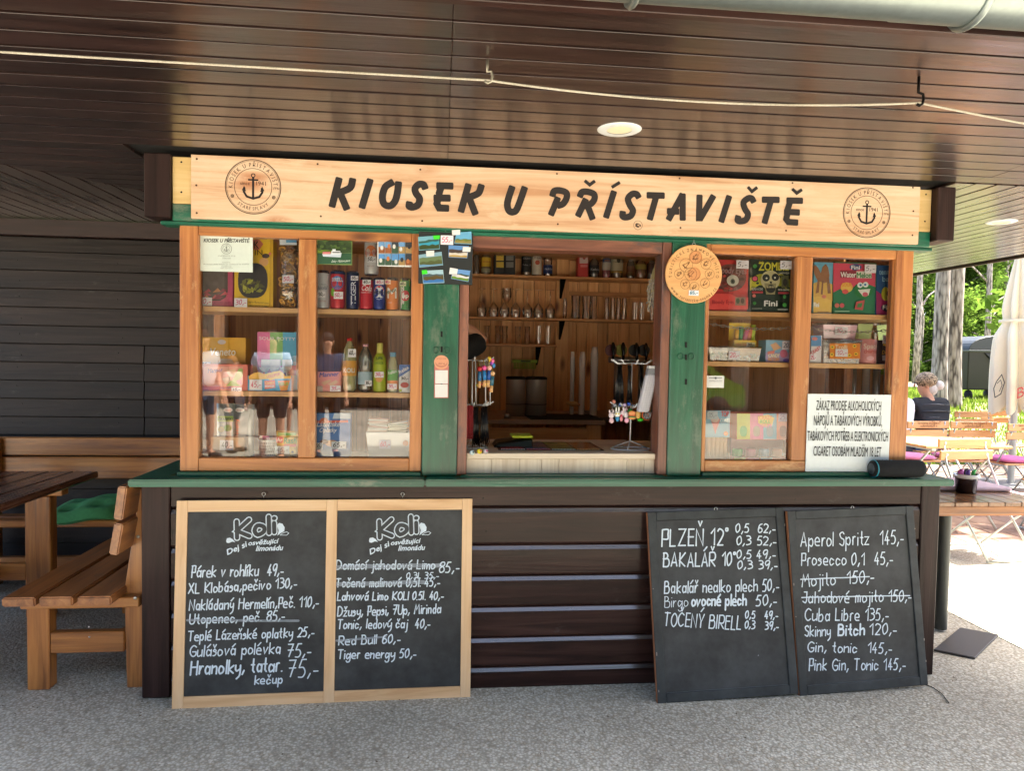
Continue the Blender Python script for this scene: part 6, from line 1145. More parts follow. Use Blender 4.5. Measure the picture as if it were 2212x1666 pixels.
def leanboard(name, label, BL, BR, ytop, yfr, ztop, group, rot=0):
    """board standing on the pavement along BL-BR (ground points) and leaning back"""
    o = Vector(BL); u = (Vector(BR)-o); W = u.length; u.normalize(); hd = Vector((-u.y, u.x, 0)); H = ztop; lean = ytop
    v = Vector((0, 0, H))+hd*lean; L_ = v.length; v.normalize(); u, v = u*math.cos(rot)+v*math.sin(rot), v*math.cos(rot)-u*math.sin(rot); n = u.cross(v)*1.0
    if n.y > 0: n = -n
    e = E(name, label, 'menu board', o, group); M = Matrix((( u.x, -n.x, v.x, o.x), (u.y, -n.y, v.y, o.y), (u.z, -n.z, v.z, o.z), (0, 0, 0, 1))); e.matrix_basis = M
    return e, W, L_, Pl(o+n*.0, n, v)
BLp, BRp = at(370.6, 1533, Z=0), at(1016, 1507, Z=0)
e, W, H, pl = leanboard('menu_board', 'wide pine-framed double chalkboard with two snack and drink columns leaning at left', BLp, BRp, .062, 0, .838, 'chalkboard menus')
fr = .043; mx_ = W*.4955
def lb(nm, x0, x1, z0, z1, y0, y1, mt, bev=.001): return B(nm, MB().box(x0, x1, y0, y1, z0, z1), mt, e, bev, local=True)
lb('frame_stile', 0, fr, 0, H, 0, .018, BFZ); lb('frame_stile', mx_, mx_+fr, 0, H, 0, .018, BFZ); lb('frame_stile', W-fr, W, 0, H, 0, .018, BFZ)
for x0, x1 in ((fr, mx_), (mx_+fr, W-fr)): lb('frame_rail', x0+.0005, x1-.0005, 0, fr+.003, .0004, .018, BFX); lb('frame_rail', x0+.0005, x1-.0005, H-fr-.003, H, .0004, .018, BFX); lb('slate_panel', x0+.0005, x1-.0005, fr+.0035, H-fr-.0035, .006, .014, SLATE)
pl = Pl(pl.o-pl.n*.006, pl.n, pl.up)
for px in (569.6, 869.7): 
    c = Pl(pl.o, pl.n, pl.up).at(px, 1074); B('eyelet', MB().tube([c+Vector((0, 0, -.004)), c+Vector((0, 0, .006))], .0014, 5), STEEL, e); B('eyelet', MB().tube([c+Vector((.007*math.cos(a), 0, .012+.007*math.sin(a))) for a in [i*math.tau/12 for i in range(12)]], .0016, 5, closed=True), STEEL, e)
def Q5(x, y): return 355.3+x*.3062, 1054.9+y*.3062
def Q6(x, y): return 1365.8+x*.3012, 1077+y*.3012
def line(Q, s, x0, y0, x1, y1, h, w=.0052, strike=None, mat=None):
    o = hand(e, s, mat or CHALK, Q(x0, y0), Q(x1, y1), h*.30, pl, w)
    for (a, b_, c, d, ww) in (strike or []):
        mb = MB(); zo = .0006 if ww > .006 else .004; P0 = pl.at(*Q(a, b_), zo); P1 = pl.at(*Q(c, d), zo); uu = P1-P0; L_ = uu.length; uu.normalize(); up = pl.n.cross(uu).normalized(); f = lambda x, y, off: P0+uu*x+up*y+pl.n*off
        ribbon(mb, [(L_*i/12, rr.uniform(-1, 1)*ww*.12) for i in range(13)], ww/2, f, 0); B('strike_through', mb, SMEAR if ww > .006 else CHALK, e)
        if ww > .006: mb = MB(); [ribbon(mb, [(L_*(.02+.9*i/12), rr.uniform(-1, 1)*ww*.15+dy*ww) for i in range(13)], .0009, f, .0035) for dy in (-.25, .3)]; B('strike_through', mb, SMEAR, e)
    return o
def koli(Q, dx):
    def q(x, y): return Q(x+dx, y)
    mb = MB()
    for s, (x0, y0, x1, y1), h, w in (('Koli', (512, 352, 775, 312), 118, .026),): hand(e, s, CHALK, q(x0, y0), q(x1, y1), h*.30, pl, w, mb=mb, jit=0, shear=.1)
    b = B('logo_lettering', mb, CHALK, e); mb = MB(); hand(e, 'Koli', SLATE, q(512, 352), q(775, 312), 118*.30, pl, .0165, mb=mb, off=.004, jit=0, shear=.1); B('logo_inset', mb, SLATE, e)
    for pts in ([(435, 375), (440, 355), (462, 350), (482, 362), (500, 382), (478, 378), (455, 388), (440, 386)], [(793, 262), (808, 246), (832, 252), (848, 278), (845, 305), (820, 318), (796, 336), (806, 300)]):
        b = MB(); b.flat = True; b.add([pl.at(*q(*p), .001) for p in pts], [tuple(range(len(pts)))]); B('drop', b, CHALK, e)
    P = [pl.at(*q(*p), .001) for p in ((815, 332), (835, 318), (862, 308), (878, 318), (862, 332), (838, 332), (815, 332))]; mb = MB()
    o = P[0]; u = Vector((1, 0, 0)); up = pl.up; f = lambda x, y, off: o+u*x+up*y+pl.n*off; ribbon(mb, [((p-o).dot(u), (p-o).dot(up)) for p in P], .0011, f, 0); B('drop', mb, CHALK, e)
    ftext(e, 'Dej si', CHALK, q(445, 472), q(580, 412), 40*.3, pl, shear=.3, bold=.0009); ftext(e, 'osvěžující', CHALK, q(590, 405), q(800, 388), 34*.3, pl, shear=.3, bold=.0009); ftext(e, 'limonádu', CHALK, q(645, 444), q(830, 438), 38*.3, pl, shear=.3, bold=.0009)
koli(Q5, 0)
line(Q5, 'Párek v rohlíku  49,-', 190, 630, 838, 614, 80); line(Q5, 'XL Klobása,pečivo 130,-', 170, 745, 930, 700, 70); line(Q5, 'Nakládaný Hermelín,Peč. 110,-', 175, 862, 1085, 835, 74)
line(Q5, 'Utopenec, peč. 85,-', 175, 960, 845, 930, 68, strike=[(160, 932, 945, 938, .0095)]); line(Q5, 'Teplé Lázeňské oplatky 25,-', 165, 1078, 1052, 1045, 68); line(Q5, 'Gulášová polévka', 178, 1190, 815, 1165, 78); line(Q5, '75,-', 868, 1192, 1032, 1186, 88)
line(Q5, 'Hranolky, tatar.', 185, 1318, 825, 1290, 96, .0068); line(Q5, '75,-', 875, 1335, 1082, 1325, 118); line(Q5, 'kečup', 638, 1385, 828, 1378, 62)
koli(Q5, 997) if 0 else None
_q = Q5
def Q5b(x, y): return Q5(x*.985+1014, y-2)
koli(Q5b, 0)
line(Q5, 'Domácí jahodová Limo', 1210, 575, 1905, 570, 64, strike=[(1187, 560, 1950, 545, .017)]); line(Q5, '85,-', 1940, 595, 2075, 592, 72); line(Q5, '0,3l. 35,-', 1708, 638, 1932, 636, 42, .004)
line(Q5, 'Točená malinová 0,5l. 45,-', 1210, 700, 1938, 690, 62, strike=[(1187, 680, 1830, 664, .017)]); line(Q5, 'Lahvová Limo KOLI 0.5l. 40,-', 1220, 792, 1965, 785, 58); line(Q5, 'Džusy, Pepsi, 7Up, Mirinda', 1222, 905, 1945, 880, 66)
line(Q5, 'Tonic, ledový čaj  40,-', 1220, 992, 1872, 985, 64); line(Q5, 'Red Bull 60,-', 1228, 1108, 1660, 1092, 62, strike=[(1212, 1078, 1560, 1050, .008)]); line(Q5, 'Tiger energy 50,-', 1222, 1205, 1772, 1195, 64)
# right pair, black frames
for k, (p0, p1, zt, lean, lab) in enumerate((((1421.5, 1521.4), (1726, 1508), .782, .145, 'black chalkboard of beer prices with worn brown edge, left of the right-hand pair'), ((1728, 1505), (2006, 1488), .785, .115, 'black chalkboard of cocktail prices at the right corner of the kiosk'))):
    a, c = at(*p0, Z=0), at(*p1, Z=0)
    e, W, H, pl = leanboard('menu_board', lab, a, c, lean, 0, zt, 'chalkboard menus', .024); fr = .038
    lb('frame_stile', 0, fr, 0, H, 0, .018, SLATE2, .002); lb('frame_stile', W-fr, W, 0, H, 0, .018, SLATE2, .002); lb('frame_rail', fr+.0005, W-fr-.0005, 0, fr, .0004, .018, SLATE2, .002); lb('frame_rail', fr+.0005, W-fr-.0005, H-fr, H, .0004, .018, SLATE2, .002)
    lb('slate_panel', fr+.0005, W-fr-.0005, fr+.0005, H-fr-.0005, .006, .014, SLATE); lb('raw_edge', -.0025, -.0002, 0, H, .002, .018, col(150, 96, 60, .8))
    lb('chalk_line', fr+.004, W-fr-.004, fr+.001, fr+.0022, .0045, .0059, col(110, 118, 120, .9))
    for j in range(9): x = rr.choice([rr.uniform(0, W), rr.choice([.004, W-.004])]); z = rr.uniform(0, H); lb('chip', x, x+.004, z, z+rr.uniform(.003, .01), -.0006, .0002, col(150, 140, 130, .9), 0) if x < fr or x > W-fr-.004 else None
    pl = Pl(pl.o-pl.n*.006, pl.n, pl.up); c = pl.at(1546 if k == 0 else 1841, 1107 if k == 0 else 1104)
    B('eyelet', MB().tube([c+Vector((0, 0, -.006)), c+Vector((0, 0, .008))], .0014, 5), STEEL, e); B('eyelet', MB().tube([c+Vector((.007*math.cos(a), 0, .014+.007*math.sin(a))) for a in [i*math.tau/12 for i in range(12)]], .0016, 5, closed=True), STEEL, e)
    if k == 0:
        L6 = lambda *a_, **kw: line(Q6, *a_, **kw)
        L6('PLZEŇ 12°', 215, 345, 680, 335, 118, .0066); L6('0,5  62,-', 742, 245, 1025, 244, 62); L6('0,3 52,-', 748, 332, 1030, 336, 62); L6('BAKALÁŘ 10°', 222, 490, 735, 482, 96, .0062); L6('0,5 49,-', 752, 432, 1025, 430, 58); L6('0,3 39,-', 758, 506, 1040, 508, 58)
        L6('Bakalář nealko plech 50,-', 232, 682, 1046, 662, 84); L6('Birgo', 232, 782, 395, 776, 74, .0032); L6('ovocné plech', 425, 772, 815, 766, 78, .0075); L6('50,-', 890, 772, 1035, 768, 76); L6('TOČENÝ BIRELL', 228, 915, 775, 942, 96); L6('0,5   49,-', 812, 862, 1040, 866, 54, .0052); L6('0,3   39,-', 808, 932, 1045, 944, 54, .0052)
        L6('-', 905, 1130, 918, 1096, 6, .004, mat=SMEAR)
    else:
        L6('Aperol Spritz  145,-', 1210, 345, 1942, 325, 98); L6('Prosecco 0,1  45,-', 1212, 482, 1865, 472, 86); L6('Mojito  150,-', 1215, 635, 1730, 600, 88, strike=[(1208, 582, 1700, 562, .0048)]); L6('Jahodové mojito 150,-', 1222, 752, 1995, 738, 80, strike=[(1215, 712, 1990, 698, .0048)])
        L6('Cuba Libre 135,-', 1240, 880, 1832, 875, 86); L6('Skinny ', 1240, 992, 1445, 985, 76); L6('Bitch', 1478, 984, 1660, 980, 78, .008); L6('120,-', 1705, 978, 1892, 975, 78); L6('Gin, tonic  145,-', 1262, 1102, 1855, 1110, 72); L6('Pink Gin, Tonic 145,-', 1268, 1235, 1952, 1230, 82)
T('pavement_seam', MB().tube([at(1990, 1478, Z=.004), at(2012, 1484, Z=.004), at(2035, 1500, Z=.004), at(2050, 1520, Z=.004)], 0.002, 6), BLACK, 'short black cable lying on the pavement at the kiosk corner', 'cable')  # thin dark tube drawn for the crack line in the concrete
# ------------------------------------------------------------------ speaker on the ledge
a, c = at(1886, 1022, Y=-.06), at(1997, 1022, Y=-.06); e = E('bluetooth_speaker', 'black cylindrical portable speaker with turquoise end ring on the ledge', 'speaker', (a.x*.5+c.x*.5, -.045, LZ)); r = .040; zc = LZ+r+.001; 
bx = [(.012, .024), (.02, .034), (.04, .0385), (.06, .040)]; L_ = c.x-a.x
FAB = col(16, 18, 21, .95, var=.5)
B('fabric_body', MB().lathe([(.001, 0), (.030, 0), (.036, .006), (.0395, .02), (.0395, L_-.02), (.036, L_-.006), (.030, L_), (.001, L_)], (a.x, -.045, zc), 30, M=Matrix.Rotation(math.pi/2, 4, 'Y')), FAB, e)
B('end_ring', MB().tube([(a.x+.012, -.045+.0385*math.cos(t), zc+.0385*math.sin(t)) for t in [i*math.tau/26 for i in range(26)]], .0022, 6, closed=True), col(40, 150, 170, .4), e); B('end_cap', MB().lathe([(.001, -.002), (.024, -.002), (.026, .003)], (a.x, -.045, zc), 24, M=Matrix.Rotation(math.pi/2, 4, 'Y')), col(50, 60, 66, .4), e)
for k in range(3): B('button', MB().ell((a.x+.05+k*.02, -.05, zc+.0398), (.005, .004, .002), 8), col(90, 110, 116, .5), e)
# ------------------------------------------------------------------ picnic furniture at the left
STEELB = col(200, 200, 198, .3, 1)
bn = E('wall_bench', 'brown timber bench with two-board back along the dark plank wall', 'bench', (-2.4, 1.45, 0))
for z0, z1 in ((at(200, 1034, Y=1.6).z, at(200, 987, Y=1.6).z), (at(200, 984, Y=1.6).z, at(200, 945, Y=1.6).z)): B('back_board', MB().box(-4, -1.225, 1.585, 1.62, z0, z1), TEAKX, bn, .006)
for k, (a, c) in enumerate(((1.30, 1.395), (1.405, 1.50))): B('seat_board', MB().box(-4, -1.3, a, c, .41, .45), TEAKX, bn, .006)
for X in (-2.75, -1.5, -3.7): B('leg', MB().box(X, X+.09, 1.33, 1.42, 0, .409), TEAKZ, bn, .004); B('post', MB().box(X, X+.09, 1.545, 1.58, 0, .9), TEAKZ, bn, .004)
B('foot_rail', MB().box(-4, -1.5, 1.36, 1.40, .14, .22), TEAKX, bn, .004)
# cushion
b = MB(); n = 14; c = at(196, 1118, Z=.452); vs = []
for sd in (1, -1):
    for j in range(n+1):
        for i in range(n+1):
            u, v = i/n*2-1, j/n*2-1; r = (1-abs(u)**3.5)*(1-abs(v)**3.5); d = sum(math.exp(-((u-a)**2+(v-q)**2)*14) for a in (-.42, .42) for q in (-.42, .42)); h = .075*max(0, r)**.5*(1-.62*min(1, d))
            vs.append((c.x+u*.20+.03*v, 1.40+v*.12-.0*u, .455+.03+(h if sd > 0 else -.03*max(0, r)**.5)+(.03*v+.015*math.sin(u*3))*1))
N2 = (n+1)**2; f0 = [(j*(n+1)+i, j*(n+1)+i+1, (j+1)*(n+1)+i+1, (j+1)*(n+1)+i) for j in range(n) for i in range(n)]
b.add(vs, f0+[tuple(q+N2 for q in f[::-1]) for f in f0], 0, True); T('cushion', b, col(84, 168, 112, .95, k=1, var=.25), 'crumpled green seat cushion on the bench by the plank wall', 'cushion')
tb = E('picnic_table', 'dark brown slatted picnic table cut by the left edge of the picture', 'table', (-2.3, .5, 0))
xr = at(207, 1020, Z=.75).x; yb = at(207, 1018, Z=.75).y
for k in range(6): x1 = xr-.0-k*.132; B('top_board', MB().box(x1-.126, x1, -.45, yb, .712, .75), TOPY, tb, .006)
for Y in (yb-.28, .0): B('cleat', MB().box(xr-.74, xr-.06, Y, Y+.07, .66, .711), TEAKX, tb, .004); X = xr-.25; B('leg', MB().box(X, X+.13, Y-.0, Y+.07, 0, .659), TEAKZ, tb, .005); X = xr-.72; B('leg', MB().box(X, X+.13, Y, Y+.07, 0, .659), TEAKZ, tb, .005)
B('stretcher', MB().box(xr-.50, xr-.40, .071, yb-.281, .2, .29), TEAK, tb, .004)
for Y in (yb-.28, .0): B('foot_rail', MB().box(xr-.589, xr-.251, Y+.01, Y+.055, .2, .29), TEAKX, tb, .004)
cb = E('picnic_bench', 'orange-brown three-board picnic bench with back, end on beside the kiosk corner', 'bench', (-1.5, .5, 0))
ye = -.045; xs = [at(p, 1290, Y=ye).x for p in (2, 75, 83, 156, 166, 240)]; zb = .448
for a, c in zip(xs[::2], xs[1::2]): B('seat_board', MB().box(a, c, ye, 1.25, zb-.038, zb), TEAK, cb, .006, seg=2)
for (px0, py0, px1, py1) in ((264, 1052, 254, 1124), (256, 1132, 244, 1200)):
    a = at(px0, py0, Y=ye); c = at(px1, py1, Y=ye); mid = (a+c)/2; b = MB(); h = (a-c).length; up = (a-c).normalized(); b.beam((mid.x, ye, mid.z), (mid.x, 1.25, mid.z), .036, h, up=up); B('back_board', b, TEAK, cb, .005, seg=2)
for Y in (.1, 1.0):
    lx = at(58, 1490, Y=.1).x; B('leg', MB().box(lx, lx+.09, Y, Y+.065, 0, zb-.084), TEAKZ, cb, .005); rx = -1.318
    b = MB(); b.add([(x, y, z) for y in (Y, Y+.045) for x, z in ((rx, 0), (rx+.07, 0), (rx+.072, .42), (rx+.11, .86), (rx+.055, .86), (rx-.01, .42))], [(0, 1, 2, 3, 4, 5), (11, 10, 9, 8, 7, 6)]+[(i, (i+1) % 6, (i+1) % 6+6, i+6) for i in range(6)]); B('back_post', b, TEAKZ, cb, .004)
    B('seat_bearer', MB().box(lx-.0, rx+.07, Y-.046, Y-.001, zb-.083, zb-.039), TEAKX, cb, .004); B('cross_rail', MB().box(lx+.091, rx-.012, Y+.005, Y+.045, .155, .245), TEAKX, cb, .004)
    for (px, py) in ((298, 1160), (297, 1293)): p = at(px, py, Y=Y-.0475 if py > 1200 else Y-.002); B('bolt', MB().ell((min(p.x, rx+.055), p.y, p.z), (.0075, .003, .0075), 10), STEELB, cb)
for (px, py) in ((192, 1355), (193, 1377)): p = at(px, py, Y=.104); B('bolt', MB().ell((p.x, p.y, p.z), (.004, .002, .004), 8), STEELB, cb)
B('stretcher', MB().box(-1.36, -1.325, .146, .999, .17, .24), TEAK, cb, .003)

# ------------------------------------------------------------------ terrace at the right
t2 = E('terrace_table', 'square slatted terrace table on a grey steel pedestal at the kiosk corner', 'table', (2.75, .55, 0)); y0 = .29; x = 2.43; k = 0
TY = wood('terrace_slats_y', [(.14, .06, .025), (.26, .125, .055), (.34, .18, .09)], 'y', .22, .5, 24, .25, rvar=.15)
while x < 3.15: B('slat', MB().box(x, x+.089, y0, .93, .728, .75), TY, t2, .003); x += .0915
B('edge_board', MB().box(2.43, 3.16, y0+.004, y0+.03, .690, .7275), TEAKX, t2, .002); B('edge_board', MB().box(2.43, 3.16, .9, .925, .690, .7275), TEAKX, t2, .002); B('under_board', MB().box(2.46, 3.12, .32, .36, .675, .69), TEAKX, t2)
pc = at(2030, 1362, Z=0); GM = col(70, 74, 72, .45, .3); B('pedestal', MB().lathe([(.034, .012), (.034, .68)], (pc.x, pc.y, 0), 20), GM, t2)
q = [at(2017, 1404, Z=.01), at(2106, 1422, Z=.01), at(2157, 1372, Z=.01)]; q.append(q[0]+q[2]-q[1]); b = MB(); b.add([(p.x, p.y, z) for z in (.0015, .012) for p in q], [(0, 1, 2, 3), (4, 5, 6, 7)]+[(i, (i+1) % 4, (i+1) % 4+4, i+4) for i in range(4)]); B('base_plate', b, col(72, 68, 66, .55, .2), t2, .002)
bc = at(2086, 1064, Z=.751); e = E('cutlery_bucket', 'dark translucent bucket with colourful toys and handles on the terrace table', 'bucket', bc); R = .058; H = .10
B('bucket', MB().lathe([(.001, .001), (R*.82, .001), (R*.97, H*.85)], bc, 24), col(30, 20, 30, .2, coat=.5), e); B('rim', MB().lathe([(R*.98, H*.8), (R*1.1, H*.82), (R*1.12, H), (R*1.05, H+.004), (R*.98, H*.98)], bc, 24), glassm('rim_plastic', (.8, .84, .88), 2, .1, .6), e)
for (dx, dy, c_, s) in ((-.03, 0, (190, 90, 170), .026), (.0, -.01, (90, 60, 150), .018), (.028, -.01, (50, 180, 80), .016), (.01, .02, (60, 60, 66), .02)): B('toy', MB().tube([bc+Vector((dx, dy, .06)), bc+Vector((dx*1.2, dy, .115)), bc+Vector((dx*1.2+.012, dy, .125))], [s*.7, s*.6, s*.4], 10), col(*c_, .35), e)
b = MB(); P = [(2.72, .60), (3.16, .56), (3.16, .90), (2.75, .88)]; b.add([(x, y, z) for z in (.7515, .775) for x, y in P], [(0, 1, 2, 3), (4, 5, 6, 7)]+[(i, (i+1) % 4, (i+1) % 4+4, i+4) for i in range(4)]); T('seat_pad', b, col(240, 214, 228, .9), 'white pad with pink edge lying on the terrace table beside the bucket', 'seat pad', bev=.008)
T('paper_stack', MB().box(2.44, 2.62, .60, .85, .7515, .757), col(200, 214, 235, .7), 'pale blue papers on the terrace table behind the ledge end', 'papers')
a = at(1985, 1000, Y=.62); T('ashtray_pot', MB().lathe([(.001, .7515), (.05, .7515), (.065, .86), (.060, .865), (.056, .86), (.05, .80), (.001, .79)], (2.47, .72, 0), 20), col(60, 56, 54, .5), 'dark round pot on the terrace table behind the speaker', 'pot')
OR_ = wood('orange_slats', [(.50, .20, .06), (.64, .30, .10), (.70, .37, .14)], 'x', .35, .4, 16, .15, rvar=.05); OY = OR_; CST = col(196, 200, 196, .35, .5)
def chair_proto(label, grp, text=True):
    e = E('folding_chair', label, 'chair', (0, 0, 0), grp); w = .235
    L = lambda nm, mb, mt, bev=0, p=None: B(nm, mb, mt, p or e, bev, local=True)
    for z0, z1, y in ((.70, .775, .205), (.79, .865, .225)): g = L('back_slat', MB().box(-.25, .25, y, y+.018, z0, z1), OR_, .006)
    for s in (-1, 1): 
        for z, y in ((.74, .204), (.83, .224)): L('rivet', MB().ell((s*.19, y, z), (.010, .005, .010), 8), WHITEM)
    if text:
        for s, z, h in (('Tradiční pivovar', .835, .02), ('v Rakovníku', .805, .018)):
            vs, fs, x0, tw = fmesh(s); k = .28/tw if 'T' in s else .2/tw; b = MB(); b.flat = True; b.add([(.0-(vx-x0-tw/2)*-k*1, .2455, z+vy*k) for vx, vy in vs], fs); o = L('lettering', b, col(110, 60, 30, .6)); o.rotation_euler = (0, 0, 0)
            for v in o.data.vertices: v.co.x = -v.co.x*-1
    for k in range(5): L('seat_slat', MB().box(-.215, .215, -.21+k*.082, -.14+k*.082, .432, .45), OR_, .004)
    for s in (-1, 1):
        L('frame_leg', MB().tube([(s*.19, .245, .86), (s*.20, .20, .68), (s*.21, .0, .30), (s*.21, -.22, .012)], .0085, 8), CST); L('frame_leg', MB().tube([(s*.225, -.2, .425), (s*.225, .0, .25), (s*.225, .26, .012)], .0085, 8), CST); L('seat_bar', MB().tube([(s*.215, -.22, .425), (s*.215, .2, .425)], .0085, 8), CST)
    for y in (-.22, .26): L('foot_bar', MB().tube([(-.22, y, .012), (.22, y, .012)], .0085, 8), CST)
    return e
cp = chair_proto('folding chair with printed back slats seen from behind, nearest on the sunny terrace', 'slatted folding chairs on the terrace')
CH = [(at(2140, 960, Y=1.95), math.pi*.0+.12, None, 0), (at(2186, 900, Y=5.3), .15, 'folding chair turned away, behind the parasol side of the far table', 0),
      (at(2000, 900, Y=4.75), .05, 'folding chair with the woman in the leopard cap sitting on it', 0), (at(2132, 900, Y=5.0), -.05, 'empty folding chair seen from behind, left of the closed parasol pole', 0),
      (at(1968, 920, Y=4.0), math.pi+.1, 'bright orange folding chair facing us, half hidden by the kiosk edge', 0), (at(2070, 920, Y=4.0), math.pi-.05, 'bright orange folding chair facing us in the middle of the terrace', 0), (at(2182, 920, Y=3.8), math.pi+.05, 'bright orange folding chair facing us at the right picture edge', 0),
      (at(1900, 950, Y=4.6), 0, 'folding chair of the seated person in a white shirt, mostly hidden by the kiosk', 0), (at(2300, 1000, Y=2.6), -1.3, 'folding chair with pink pad at the right of the sunny table', 0)]
for k, (p, rz, lab, _) in enumerate(CH):
    o = cp if k == 0 else copyt(cp); o.location = (p.x, p.y, 0 if k == 0 else -0.0); o.rotation_euler = (0, 0, rz)
    if lab: o['label'] = lab
# pads on seats
for k, (i, c_) in enumerate(((4, (225, 140, 180)), (5, (225, 130, 176)), (0, (236, 190, 214)), (6, (222, 120, 170)))):
    p = CH[i][0]; b = MB().ell((0, 0, 0), (.20, .20, .028), 14); b.v = [Vector((max(-.19, min(.19, v.x*1.3)), max(-.19, min(.19, v.y*1.3)), v.z))+Vector((p.x, p.y, .476)) for v in b.v]; T('chair_pad', b, col(*c_, .9), 'pink seat pad on %s' % ['the half-hidden bright orange chair', 'the middle bright orange chair', 'the nearest chair with printed slats', 'the bright orange chair at the right edge'][k], 'seat pad', 'pink seat pads')
def ttable(label, x0, x1, y0, y1, z=.75):
    e = E('garden_table', label, 'table', ((x0+x1)/2, (y0+y1)/2, 0), 'orange slatted garden tables'); n = int((y1-y0)/.09)
    for k in range(n): B('slat', MB().box(x0, x1, y0+k*(y1-y0)/n, y0+(k+.9)*(y1-y0)/n, z-.022, z), OR_, e, .003)
    for x in (x0+.08, x1-.1):
        B('leg', MB().tube([(x, y0+.05, z-.03), (x, (y0+y1)/2, .38), (x, y1-.05, .012)], .010, 8), CST, e); B('leg', MB().tube([(x+.02, y1-.05, z-.03), (x+.02, (y0+y1)/2, .36), (x+.02, y0+.05, .012)], .010, 8), CST, e); B('bearer', MB().box(x-.01, x+.03, y0+.02, y1-.02, z-.045, z-.023), CST, e)
a = at(1964, 955, Z=.75); ttable('orange slatted garden table between the printed chair and the kiosk edge', a.x-.05, 4.95, 2.62, 3.4); ttable('orange slatted garden table farther back by the lawn', 4.8, 6.1, 5.55, 6.2)
pb = at(2213, 1010, Y=2.9); 
b = MB().ell((4.75, 2.0, .5), (.05, .2, .18), 12); 
# closed parasol
ux = at(2190, 900, Y=4.7).x; e = E('closed_parasol', 'folded cream parasol with red and black print on a white pole', 'parasol', (ux, 4.7, 0)); B('pole', MB().tube([(ux, 4.7, 0), (ux, 4.7, 2.9)], .036, 14), WHITEM, e); B('base', MB().box(ux-.4, ux+.4, 4.4, 5.0, .001, .06), col(150, 146, 140, .9), e, .01)
b = MB(); n = 64; prof = []; rows = 26; vs = []
for j in range(rows+1):
    t = j/rows; z = 2.75-t*1.72
    for i in range(n):
        a = i*math.tau/n; fold = abs(math.sin(a*4)); base = .05+.165*min(1, t*1.8)*(1-.35*math.exp(-((t-.45)/.06)**2)) + .03*t
        r = base*(.55+.55*fold**1.5)+.012*math.sin(a*7+t*9)*t; zz = z-(.16*fold*(1 if t > .97 else t**6))
        vs.append((ux+r*math.cos(a+.3*t), 4.7+r*math.sin(a+.3*t), zz))
b.add(vs, [(j*n+i, j*n+(i+1) % n, (j+1)*n+(i+1) % n, (j+1)*n+i) for j in range(rows) for i in range(n)], 0, True); CAN = col(246, 234, 204, .9, k=.95, var=.03); B('canopy', b, CAN, e)
B('strap', MB().lathe([(.190, 1.99), (.194, 1.975), (.190, 1.96)], (ux, 4.7, 0), 40), CAN, e)
for (s, px, py, c_, h) in (('Bakalář', 2168, 840, (190, 60, 60), 26),): 
    P0 = at(2196, 862, Y=4.40); vs_, fs, x0, tw = fmesh(s); b = MB(); b.flat = True; k = .5/tw; b.add([(P0.x+(vx-x0)*k, 4.395, P0.z+vy*k*1.0+(vx-x0)*k*.4) for vx, vy in vs_], fs); B('lettering', b, col(*c_, .7), e)
b = MB(); b.flat = True; f = lambda x, y, off: at(2152, 836, Y=4.42)+Vector((x, -off, y)); ribbon(b, [(0, .06), (.06, .14), (.1, .05), (.06, -.08), (-.01, -.12), (-.03, -.02), (0, .06)], .006, f, 0); ribbon(b, [(.01, .04), (.05, .08), (.07, .02), (.04, -.05)], .004, f, .001); B('printed_emblem', b, col(50, 50, 50, .7), e)
# waste container
DG = col(14, 20, 20, .45, k=.6); e0 = at(2112, 861, Z=.665); cx, cy, gz = e0.x, e0.y, lz(0, e0.y); e = E('waste_container', 'dark grey-green wheeled waste container with domed lid on the grass', 'container', (cx, cy, gz)); hw = .69
b = MB(); P = [(-hw*.86, .22), (hw*.86, .22), (hw, 1.12), (-hw, 1.12)]; q = [(x, y) for x, y in P]
b.add([(cx+x, cy-(.40 if z < .5 else .52), gz+z) for x, z in P]+[(cx+x, cy+(.40 if z < .5 else .52), gz+z) for x, z in P], [(0, 1, 2, 3), (7, 6, 5, 4), (0, 4, 5, 1), (1, 5, 6, 2), (2, 6, 7, 3), (3, 7, 4, 0)]); B('tub', b, DG, e, .02)
b = MB(); pr = [(hw*1.03*math.cos(a), .42*math.sin(a)) for a in [math.pi*i/14 for i in range(15)]]; pr = [(-hw*1.03, -.0)]+pr[::-1]+[(hw*1.03, 0)]
b.prism([(cx+x, gz+1.14+max(0, z)*.78) for x, z in pr[1:-1]], cy-.56, cy+.56); B('domed_lid', b, col(40, 46, 42, .35), e, .01); B('rim', MB().box(cx-hw*1.05, cx+hw*1.05, cy-.58, cy+.58, gz+1.09, gz+1.139), col(70, 78, 74, .4), e, .01)
b = MB(); b.add([(cx+x, cy-.54, gz+z) for x, z in ((-.3, 1.06), (.62, 1.06), (.55, .55), (.3, .55))]+[(cx+x, cy-.5, gz+z) for x, z in ((-.3, 1.06), (.62, 1.06), (.55, .55), (.3, .55))], [(0, 1, 2, 3), (7, 6, 5, 4), (0, 1, 5, 4), (1, 2, 6, 5), (2, 3, 7, 6), (3, 0, 4, 7)]); B('front_panel', b, DG, e)
B('lock', MB().ell((cx+.36, cy-.56, gz+.93), (.05, .03, .05), 10), col(90, 110, 130, .4), e)
for s in (-.5, .5):
    for d in (-.3, .3): B('wheel', MB().lathe([(.001, -.03), (.10, -.03), (.11, 0), (.10, .03), (.001, .03)], (cx+s*hw*1.4, cy+d, gz+.11), 14, M=Matrix.Rotation(math.pi/2, 4, 'Y')), BLACK, e)

